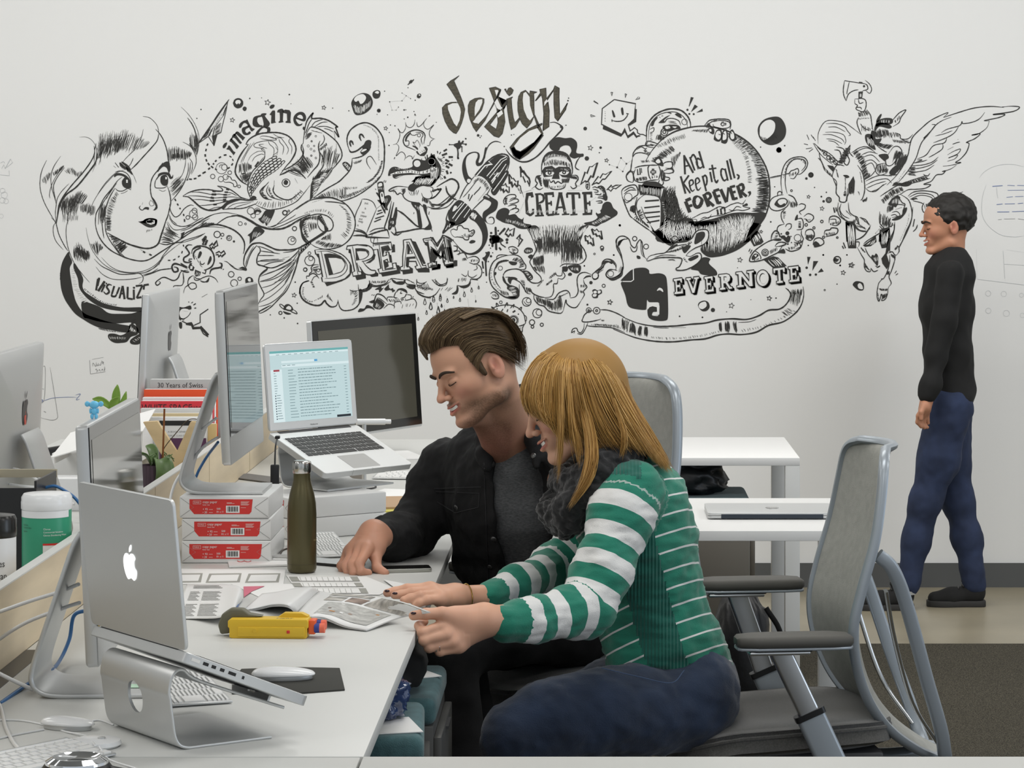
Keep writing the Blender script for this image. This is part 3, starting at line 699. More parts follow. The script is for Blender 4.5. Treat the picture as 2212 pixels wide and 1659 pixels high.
MURAL+=r'''
@coiled_tail_drawing
=E
S3.4 110,1030 130,850 160,700 210,610 270,545 245,600 260,635 380,630 500,660 600,720 660,770 630,780 680,930 620,850 605,830
S2.6 600,830 620,960
S3 140,940 190,820 240,770 340,790 440,840 540,910 640,1000 700,1100 728,1190 715,1270 640,1370 560,1460 420,1659
S3 110,1030 85,1060 80,1120 105,1180 110,1250 80,1310 0,1370
S3 380,990 360,1040 355,1110 375,1200 370,1300 340,1380 270,1460 180,1570
S2.6 370,1160 410,1230 440,1340 400,1440 250,1659
S2 430,890 450,960 420,1030 370,1080
S2 240,770 300,690 420,650
S2 270,780 400,700 500,690
S2 330,765 470,760 600,800
S1.8 440,790 520,810 590,850
S2.4 150,870 200,720 250,640
S1.8 130,900 180,760
H10,1.4 150,880 130,990 | 260,840 250,890
H10,1.4 210,810 380,860 | 300,840 420,870
H20,2 440,1080 580,1060 720,1180 | 380,1400 520,1480 640,1380
H26,2.2 0,1340 100,1260 180,1240 | 130,1540 200,1500 290,1390
H12,1.8 370,1100 480,1010 | 380,1160 500,1080
H16,2.4 380,1440 620,1380 | 250,1659 440,1640
H8,2.6 280,1540 440,1440 | 240,1659 400,1659
h10,2.4 300,1640 420,1500 | 400,1659 520,1500
C 312,915 14 1.2
C 190,1070 18 1.2
C 235,1120 16 1.2
C 285,1070 12 1.4
C 285,1150 14 1.4
C 312,1262 14 1.4
C 240,1225 12 2
C 245,995 11 2
S1.8 640,1030 640,1160
S1.8 500,1090 530,1200 500,1330
=F
F 190,345 205,120 240,30 290,0 420,0 330,150 240,300
h18,1.6 215,60 230,310 | 430,0 270,250
S3 690,0 600,80 460,160 380,210 240,310
S3 0,470 100,400 220,335 380,310 500,310 640,360 740,440 810,560 830,680 800,800 740,900 640,980 520,1020 400,1030 280,1000 200,950
S2.6 240,310 330,300 480,300 560,320 640,350 780,310 900,250 1030,160 1120,80 1180,0
S2.4 400,360 560,370 700,400
H26,1.8 280,290 420,210 560,170 700,140 | 340,300 460,310 590,330 700,310
H30,1.6 600,280 750,240 900,190 | 640,330 760,310 930,220
H26,1.6 900,180 1050,110 1160,0 | 930,220 1080,130 1180,20
H10,1.4 640,150 870,150 | 700,200 850,180
S2.6 0,660 100,590 200,555 320,535 430,560 500,620 520,700 490,760 440,775 380,780 330,740 300,670 310,600
S3.4 75,600 55,680 75,780 120,870 190,940
F 350,545 380,600 450,740 450,770 380,830 280,890 190,950 170,920 280,850 400,770 390,700 310,610 300,560
h8,1.4 330,570 440,740 | 350,560 460,740
F 90,1000 190,920 210,950 130,1030 60,1100 20,1200 0,1290 0,1210 40,1080
h8,1.2 30,1050 190,930 | 40,1110 200,960
H24,1.6 100,580 200,560 330,545 | 120,640 210,620 300,640
H14,3 80,620 90,760 160,880 | 110,610 130,760 190,860
H14,1.4 150,640 290,640 | 190,800 290,760
H20,1.2 100,520 260,460 420,470 540,550 | 120,540 260,510 400,520 500,600
H30,1.6 620,400 730,500 780,620 770,760 700,900 | 590,400 680,500 700,620 690,740 620,820
H30,1.8 640,960 560,940 440,930 330,900 | 600,1000 500,1010 400,1015 250,950
H18,1.4 480,790 380,860 | 500,920 330,900
H10,1.4 220,370 380,320 | 230,375 385,325
@smiling_snake_drawing
=E
S3.2 1265,1659 1340,1560 1390,1420 1405,1200 1400,1050 1370,920 1290,800 1200,730 1100,700 980,730 870,810 820,900 808,980 820,1060 850,1150
S3.6 845,1130 860,1160 890,1170 960,1150 1030,1100 1080,1050
S3 890,1270 980,1255 1070,1220 1150,1150 1190,1080
S2.8 890,1270 885,1350 870,1420 820,1500 720,1600 640,1659
G 1080,1040 1110,990 1160,975 1195,1000 1190,1060 1160,1140 1120,1120 1050,1110
G 1020,1170 1060,1120 1120,1110 1150,1140 1100,1190 1060,1215
g 1035,1160 1070,1125 1120,1120 1110,1140 1060,1165
S4 1035,990 1010,930 1020,890 1050,895 1085,945
S4 875,1085 855,1030 865,995 890,1005 910,1055
G 735,1360 760,1325 810,1330 860,1380 870,1430 830,1475 780,1430
h8,2 740,1360 840,1480 | 790,1330 870,1400
S2 1185,1440 1130,1350 1125,1270 1170,1235 1210,1260 1280,1370
H34,1.2 1060,730 1200,770 1310,900 1320,1100 1330,1300 | 1080,740 1190,800 1290,920 1300,1100 1300,1300
H34,2.2 1390,1300 1350,1450 1250,1590 1150,1659 | 1350,1300 1300,1450 1220,1560 1100,1659
H12,1.2 910,1320 1060,1280 | 930,1370 1000,1340
@light_bulb_drawing
=E
S3 2030,1040 2045,960 2050,900 2020,850 1950,820 1870,820 1780,860 1720,930 1705,1000 1740,1070 1830,1110 1900,1140
S3.6 1940,1130 1900,1090 1850,1070
S4 1740,1000 1760,930 1820,860
S2 2010,1050 1990,960 2020,900 1990,860 1900,850
S1.6 1820,850 1830,890 1890,900 1930,870
C 1955,900 26 1.8
S1.6 1740,1000 1790,990 1790,1060 1750,1060
S1.2 1920,1100 1860,1010 1890,1020 1930,980 1980,1080
S1.2 1960,1100 1990,980
F 2030,1085 2070,1080 2095,1120 2080,1180 2040,1230 1980,1230 1930,1200 1905,1160 1930,1150 1970,1200 2060,1160
f 1935,1160 2040,1100 2065,1150 1970,1210
+H4,1.2 1950,1165 2045,1115 | 1990,1205 2070,1150
S1.6 1740,690 1750,740 1790,775 1840,770 1880,720 1890,650
S1.8 1920,690 1925,740 1950,765 2000,730 2040,680 2080,630
S1.6 2040,680 2030,740 2060,790 2110,800 2190,735 2130,820 2120,890 2150,940 2212,960
S1.6 2190,960 2140,1000 2120,1060 2080,1065
S1.6 1745,720 1740,790 1700,855 1660,850 1620,795 1650,870 1640,950 1600,1030 1540,1050
S1.6 1590,1035 1630,1070 1630,1130 1590,1230 1660,1170 1710,1180 1740,1240 1720,1300
S1.6 1740,1270 1790,1230 1840,1240 1850,1280 1885,1220
D 1875,522 9
S1.6 1885,590 1890,560 1905,595
L2 2130,585 2112,600
L1.8 1560,1280 1570,1250
@crocodile_bird_drawing
=E
G 1470,1550 1465,1510 1490,1440 1540,1405 1600,1405 1660,1430 1760,1430 1850,1400 1850,1340 1870,1295 1920,1275 1990,1290 2050,1300 2100,1260 2160,1220 2212,1230 2212,1560 2100,1570 1950,1530 1850,1530 1700,1540 1590,1590 1540,1570 1530,1530
f 1500,1520 1600,1480 1750,1462 1850,1455 1960,1480 2060,1460 2212,1400 2212,1470 2080,1510 1950,1520 1820,1500 1660,1510 1550,1520 1500,1535
+H15,2.6 1540,1500 1700,1466 1850,1455 2000,1470 2212,1400 | 1550,1525 1700,1508 1850,1505 2000,1520 2212,1470
c 1925,1353 54
C 1925,1353 12 3
c 2157,1320 56
C 2157,1320 12 3
h10,1.2 1560,1420 1830,1440 | 1600,1450 1850,1450
h8,1.2 1620,1570 1700,1540 | 1560,1580 1640,1550
F 1900,1560 2212,1560 2212,1659 1830,1640 1880,1600
h18,1.4 1900,1600 2200,1570 | 1880,1659 2180,1659
L3 2085,1210 2090,1280
L2.4 2050,1240 2070,1290
L2.2 1995,1275 2000,1285
=H
G 0,1240 40,1250 75,1280 110,1330 140,1380 155,1430 150,1500 130,1560 80,1600 40,1659 0,1659
c 15,1333 48
C 15,1333 14 3
f 0,1460 60,1430 100,1425 90,1470 40,1500 0,1510
+H4,2 0,1460 100,1430 | 10,1510 90,1470
h20,1.2 0,1380 130,1420 | 0,1600 90,1590
H10,1.6 80,1290 150,1340 150,1460 120,1590 | 110,1250 200,1300 210,1470 140,1640
H8,1.8 100,1300 150,1340 | 130,1270 190,1320
L2.6 100,1180 105,1215
L2.6 130,1225 148,1195
L4 190,1185 238,1155
L4.4 165,1245 240,1215
L4.4 262,1268 325,1268
L3 180,1275 205,1270
L4.6 215,1305 270,1335
L4 210,1360 248,1355
L4.8 262,1365 318,1395
L4.8 222,1398 272,1425
L4.8 232,1462 250,1515
L4 288,1485 300,1505
L4.6 198,1545 215,1580
D 313,1312 8
D 172,1580 8
=F
G 1650,60 1720,0 2000,0 1980,60 1930,120 1860,150 1780,140 1700,170 1640,220 1570,190 1590,130 1640,100
h26,1.4 1720,20 1960,20 | 1640,130 1880,130
S3 1580,160 1440,145 1360,165 1305,200 1320,215 1380,210 1420,260 1460,240 1500,270
H6,2.4 1450,180 1500,270 | 1550,170 1540,210
S1.8 1340,200 1420,180
S2 1370,180 1370,240
S2.6 1510,200 1500,270 1530,320 1600,360 1680,370
S2 1720,370 1780,430 1850,450
S2.6 1760,240 1780,290 1830,320 1880,320 1940,300 2000,240 2040,180 2000,200 1990,180 1920,220 1920,170 1870,145
S2.4 1840,430 1910,450 1990,450 2080,400 2170,300 2212,250
S2.4 1900,390 2000,400 2100,330 2180,260
H8,1.6 1850,330 1880,430 | 1910,390 1960,440
H7,3.6 1780,290 1860,330 | 1770,360 1850,400
H6,1.6 1570,210 1740,170 | 1620,290 1700,280
G 1620,370 1740,380 1730,440 1750,560 1770,720 1720,720 1690,500 1640,430
h4,1.6 1660,400 1730,420 | 1670,430 1720,500
G 1780,400 1830,420 1840,540 1890,660 1900,750 1790,750 1860,680 1840,600 1790,470
S3.6 1760,725 1690,700 1600,620 1500,530 1400,470
S3.4 1850,740 1700,745 1550,775 1400,800 1420,830 1480,800
L1.6 1655,510 1650,535
L1.6 1870,500 1862,545
L1.8 1900,750 1912,780
=I
S4 70,440 170,380 240,350 300,380 320,440 290,510 250,560 180,620 100,650 0,640
S2.4 290,560 200,660 100,690 0,690
S3.6 175,430 190,500 240,560 300,590
S2 0,480 20,540 0,570 60,540 120,460 60,480 50,470 0,500
@open_notebook_drawing
=F
S2.2 925,325 900,400 850,500 825,590 832,690
S2 925,325 1000,330 1080,370 1125,460
S2 1130,460 1080,580 1030,700 985,810
S2 985,810 930,770 835,740
S3.6 810,770 900,780 980,820 1000,850
S4 800,840 900,835 980,845 1010,860 1310,870
S2 1130,460 1190,410
S2.4 1030,790 1100,750 1180,735 1260,730
S3.6 1010,830 1100,800 1200,770 1280,760
S3 1340,350 1300,540 1240,730 1280,760 1310,860
S4 1370,370 1330,560 1300,740 1340,700 1400,440
S5 1410,440 1395,600 1360,720
G 1310,600 1395,600 1390,700 1300,690
h3,2 1330,620 1380,620 | 1320,680 1380,690
S3 1380,690 1400,780 1390,830 1330,780
L3 1145,495 1200,478
L3 1130,540 1215,510
L3 1110,600 1235,560
L3 1095,645 1190,605
G 1140,120 1150,90 1190,78 1225,100 1240,250 1250,330 1245,420 1255,520 1240,520 1190,420 1160,280
g 1160,110 1200,100 1205,140 1155,150
g 1180,250 1220,230 1235,330 1200,370
+G 1195,250 1210,250 1215,290 1200,290
h5,1.2 1150,160 1230,155 | 1150,200 1230,200
h5,1.6 1200,420 1240,480 | 1220,400 1250,460
G 1120,240 1150,240 1190,300 1290,270 1330,290 1330,340 1280,430 1290,480 1250,470 1200,410 1140,340 1180,330
h6,1.4 1180,320 1300,300 | 1200,400 1270,380
S1.6 1080,820 1050,860 1050,920 1080,940 1100,880 1140,880 1140,950
L1.6 1230,90 1240,60
L1.6 1250,95 1262,65
L1.6 1110,180 1122,195
T1.9 960,360 34 12 put
T1.9 960,440 34 8 it
T1.9 918,490 34 12 on
T1.9 903,535 34 12 paper
T1.9 880,585 30 12 and
T1.9 870,615 34 12 snap
T1.9 855,675 34 12 it
@dream_lettering
=F
S2.6 260,1040 400,1030 540,1060 650,1110 730,1190 770,1280 760,1380 700,1440 600,1480 500,1490 380,1490
L2.6 260,1040 275,1100 310,1095 370,1420 355,1425 370,1490
S1.8 290,1065 420,1055 540,1090 650,1150 710,1240 710,1320 650,1390 540,1430 400,1440
L1.6 350,1060 430,1430
F 390,1100 470,1095 580,1120 660,1180 690,1240 640,1170 560,1150 450,1150 520,1380 460,1395
S2 390,1100 480,1095 590,1125 670,1190 685,1260 640,1340 560,1370 460,1395
F 750,1200 780,1260 785,1340 740,1420 640,1480 430,1550 400,1500 560,1480 680,1440 750,1370
F 275,1100 310,1095 325,1160 300,1140
L2.6 705,1035 715,985 860,965 1000,985
S2.6 860,965 980,970 1060,1010 1090,1080 1060,1150 980,1190 920,1200
S2.6 930,1190 980,1260 1050,1320 1110,1330 1110,1370 1040,1390 960,1370 900,1280
L2.4 705,1035 755,1030 820,1340 785,1355 800,1410 920,1390 915,1345 880,1345 850,1220
L1.6 790,990 870,1395
F 830,1020 940,1020 1010,1060 1010,1110 980,1060 900,1055 850,1060 890,1180 840,1190
S2 830,1020 950,1025 1015,1060 1010,1120 950,1165 880,1175
F 735,1040 755,1035 765,1090 735,1080
F 1090,1080 1115,1110 1100,1170 1040,1220 970,1230 1060,1170
F 870,1240 905,1290 950,1360 975,1370 980,1440 850,1465 830,1415 920,1400 920,1345
F 1110,1340 1155,1370 1150,1410 1060,1420 1030,1395 1110,1380
L2.6 1085,990 1080,950 1330,930 1350,1030 1320,1040 1290,980 1200,1000 1220,1130 1270,1110 1260,1070 1300,1070 1325,1210 1290,1210 1280,1170 1230,1190 1250,1310 1360,1290 1350,1230 1400,1220 1420,1330 1170,1370 1150,1310 1190,1300 1145,1030 1085,1040
L1.6 1100,970 1310,950
L1.6 1165,970 1215,1330 1395,1300
F 1200,1010 1290,990 1320,1040 1290,1060 1240,1050 1225,1110 1210,1110
F 1355,960 1385,965 1390,1070 1340,1075 1350,1030
F 1230,1185 1290,1215 1300,1270 1250,1300
F 1300,1110 1335,1110 1350,1220 1320,1215
F 1190,1375 1420,1335 1410,1250 1450,1260 1465,1370 1210,1415
L2.6 1505,900 1610,885 1780,1260 1820,1255 1830,1290 1690,1315 1670,1270 1700,1260 1680,1200 1560,1200 1560,1280 1595,1275 1600,1320 1470,1330 1460,1280 1495,1270
L2.6 1505,900 1510,1000 1495,1130 1495,1270
L1.6 1540,930 1580,925 1760,1290
L1.6 1560,930 1515,1300
F 1560,960 1580,960 1640,1090 1560,1100
f 1600,1045 1625,1085 1590,1090
F 1620,910 1680,925 1820,1230 1790,1240 1700,1100
F 1545,1140 1670,1130 1690,1200 1680,1160 1590,1165 1580,1275 1540,1270
F 1490,1335 1600,1325 1600,1280 1640,1300 1640,1365 1500,1385
F 1695,1320 1835,1290 1870,1300 1875,1355 1715,1355
L2.6 1780,885 1920,865 1990,980 2060,830 2100,850 2170,900 2212,900
L2.6 1780,885 1800,935 1840,930 1890,1220 1850,1230 1860,1285 1975,1275 1965,1215 1940,1220 1905,1010 
F 1905,1010 2020,1170 2050,1150 2100,970 2075,1110 2110,1190 2070,1150 2035,1130 1990,1130 1940,1215 1910,1050
L1.6 1810,905 1900,895 1990,1060 2090,860
L1.6 1850,910 1915,1260
L1.6 1880,1255 1950,1250
L2.6 2100,1200 2070,1205 2085,1260 2212,1230
F 1800,935 1838,935 1850,990 1810,970
F 1900,870 1930,880 1990,960 2050,850 2000,960 1985,1000
F 1900,1290 1980,1275 1985,1235 2025,1240 2025,1310 1915,1325
F 2110,1000 2170,1000 2212,1210 2150,1200
F 2100,1265 2212,1235 2212,1290 2120,1295
=I
L2.6 0,1010 70,1090 150,990 190,1010 235,1040 240,1060 205,1060
L1.8 0,1040 75,1120 150,1010 205,1300
L1.6 175,1020 225,1290
L2.6 235,1260 255,1260 265,1310 165,1330 150,1280 180,1270 140,1090 80,1180 0,1120
F 185,1030 225,1050 265,1260 235,1265
F 0,1140 90,1180 140,1080 150,1270 165,1330 140,1300 120,1160 90,1230 60,1220 20,1170 40,1300 0,1290
F 165,1335 260,1315 270,1275 305,1275 305,1340 180,1365
F 15,1370 70,1350 80,1315 115,1320 115,1365 15,1390
L2.4 0,1345 70,1330 70,1290 30,1290
@cloud_drawing
=F
S2.6 185,1475 100,1500 60,1570 40,1659
S2.6 150,1450 145,1410 180,1405 190,1370 220,1340 210,1290 250,1250 320,1250
S2.6 180,1400 230,1370 280,1390 320,1440
C 315,1345 40 2.4
C 310,1325 20 1.8
C 190,1190 70 2.6
C 205,1160 30 1.8
C 185,1085 20 2
C 128,1315 26 2
H8,1.6 210,1290 240,1370 | 330,1260 280,1380
H8,1.6 190,1480 230,1570 | 230,1480 270,1570
S1.8 210,1490 250,1420 290,1410
S2.4 870,1525 880,1610 900,1610 1000,1570 1030,1500 1020,1470
S2 750,1600 800,1620 870,1610
S5 890,1620 980,1610 1050,1560 1050,1510
S2.6 1030,1500 1100,1540 1200,1530 1270,1500 1300,1450
H16,1.6 1040,1470 1280,1460 | 1070,1520 1240,1510
S5 1340,1450 1400,1500 1500,1510 1530,1450
S2 1310,1470 1340,1440 1440,1450 1520,1460
H8,1.6 1520,1460 1640,1480 | 1570,1440 1670,1530
S5 1550,1540 1600,1570 1660,1580
S2.4 1520,1470 1560,1520 1680,1530
S2 1690,1450 1700,1490 1760,1510 1830,1490
H8,1.6 1690,1520 1850,1500 | 1700,1600 1900,1600
S2.6 1660,1560 1700,1620 1800,1659
S2 1950,1450 2000,1540 2100,1530 2130,1440
S1.6 1910,1470 1960,1500
G 1110,1590 1190,1550 1200,1580 1230,1570 1170,1640 1160,1600 1120,1600
L5 1245,1600 1300,1550 1280,1600 1320,1585
L4 1325,1600 1350,1590 1360,1620 1385,1605
=G
S3.6 670,240 600,270 570,340 580,420 630,480 720,520 800,520 850,470 870,500 920,540 980,530 1000,480
S3 1000,460 1020,540 1060,580 1130,580 1190,560 1240,510 1270,440 1280,370
G 1240,350 1275,350 1270,450 1220,550 1240,480
H16,1.8 600,310 590,400 640,480 720,490 | 620,320 620,410 680,470 720,470
H8,1.8 720,480 830,400 | 730,470 825,450
H10,1.8 860,430 950,490 | 890,380 930,470
H16,1.6 1140,350 1220,350 1230,450 1180,520 | 1140,420 1170,400 1180,440 1150,520
S2.4 1360,240 1380,300 1450,310 1540,290 1600,250
G 1350,280 1385,310 1350,350 1290,360 1330,330
S2.6 1870,300 1900,370 1960,420 2040,430 2110,400 2160,330
S3.4 1900,380 1970,420 2060,440
G 1660,260 1740,250 1750,280 1700,290
G 1790,300 1880,290 1870,330
H12,1.6 1880,310 1990,370 | 1910,290 2060,330
S1.8 1900,230 1900,290 1960,290 2010,250
S2 2070,230 2130,290 2200,290
S2 2110,220 2110,260
H6,1.6 2000,300 2090,330 | 2010,350 2090,360
=I
S2.6 260,1110 300,1120 300,1160 260,1170
S2 260,1180 330,1170 320,1220
S2.6 300,1210 380,1190 420,1260
H6,2 360,1250 400,1240 | 370,1290 420,1280
S2.6 420,1250 500,1230 550,1260 545,1300 500,1320 440,1300
H6,1.8 460,1260 540,1260 | 450,1300 540,1290
S2.6 500,1310 560,1340 585,1400 570,1460 520,1490 460,1480
S2 430,1390 430,1450 480,1470 530,1440
S1.8 520,1330 530,1370 490,1390
S4.6 450,1490 540,1500
S2.6 460,1490 430,1550 360,1570 300,1560
G 330,1570 420,1560 460,1520 440,1570 380,1595
S1.8 350,1430 400,1460 410,1440
H7,1.6 310,1480 420,1460 | 300,1530 410,1520
S2 190,1470 180,1530 110,1550 60,1500
S1.8 15,1500 60,1500
G 300,1560 320,1600 300,1659 240,1659 290,1620
H5,1.6 100,1580 290,1580 | 90,1620 220,1640
@rain_drops_drawing
=J
R 35,760 25
R 112,745 25
R 385,720 25
R 468,670 22
R 548,640 16
R 90,900 34
R 5,860 34
R 335,780 18
R 192,790 20
R 440,890 16
R 160,910 18
R 277,915 20
R 128,850 14
R 42,1060 16
R 263,750 12
R 515,795 10
: 375,650 380,720
: 455,620 465,665
: 540,590 545,640
: 330,710 335,770
: 185,740 190,780
: 75,815 85,870
: 425,770 440,880
: 510,730 512,790
: 155,840 160,890
: 270,860 275,900
: 25,950 40,1050
: 120,800 125,840
=G
R 1990,490 30
R 2090,460 30
R 2165,450 26
R 2055,540 34
R 2140,600 34
R 2180,530 16
R 2010,610 20
R 1915,680 16
R 1988,765 12
R 2098,745 14
: 1985,440 1988,470
: 2045,450 2053,520
: 2130,500 2138,570
: 2000,560 2008,600
: 1910,620 1912,670
: 2080,640 2095,730
@sleeping_child_drawing
=G
G 1665,380 1680,340 1730,328 1780,350 1790,390 1760,370 1700,350
S2.6 1660,370 1640,430 1680,440
S2.4 1780,390 1760,430 1720,440
S1.6 1720,360 1715,390 1735,385
D 1715,385 8
S2 1780,400 1830,410 1830,450 1760,470
S2 1640,430 1570,430 1560,460
H12,2 1560,450 1770,440 | 1600,500 1780,470
S3 1570,480 1520,420 1460,395 1430,420 1400,540
S2 1560,510 1460,440 1430,490
G 1400,540 1450,450 1530,510 1480,570
h6,1.4 1440,480 1500,540 | 1420,540 1460,570
G 1360,480 1420,460 1400,500 1360,490
G 1230,600 1250,560 1300,560 1330,520 1390,540 1420,580 1380,560 1330,560 1290,590
S2 1520,560 1580,510 1640,530 1640,560
S2 1640,530 1650,490 1710,480 1720,510
S2 1780,470 1860,450 1895,500 1880,560
H5,1.4 1730,500 1870,500 | 1720,560 1850,540
L1.6 1385,410 1395,400
L1.6 1405,415 1415,400
L1.6 1860,420 1850,440
'''
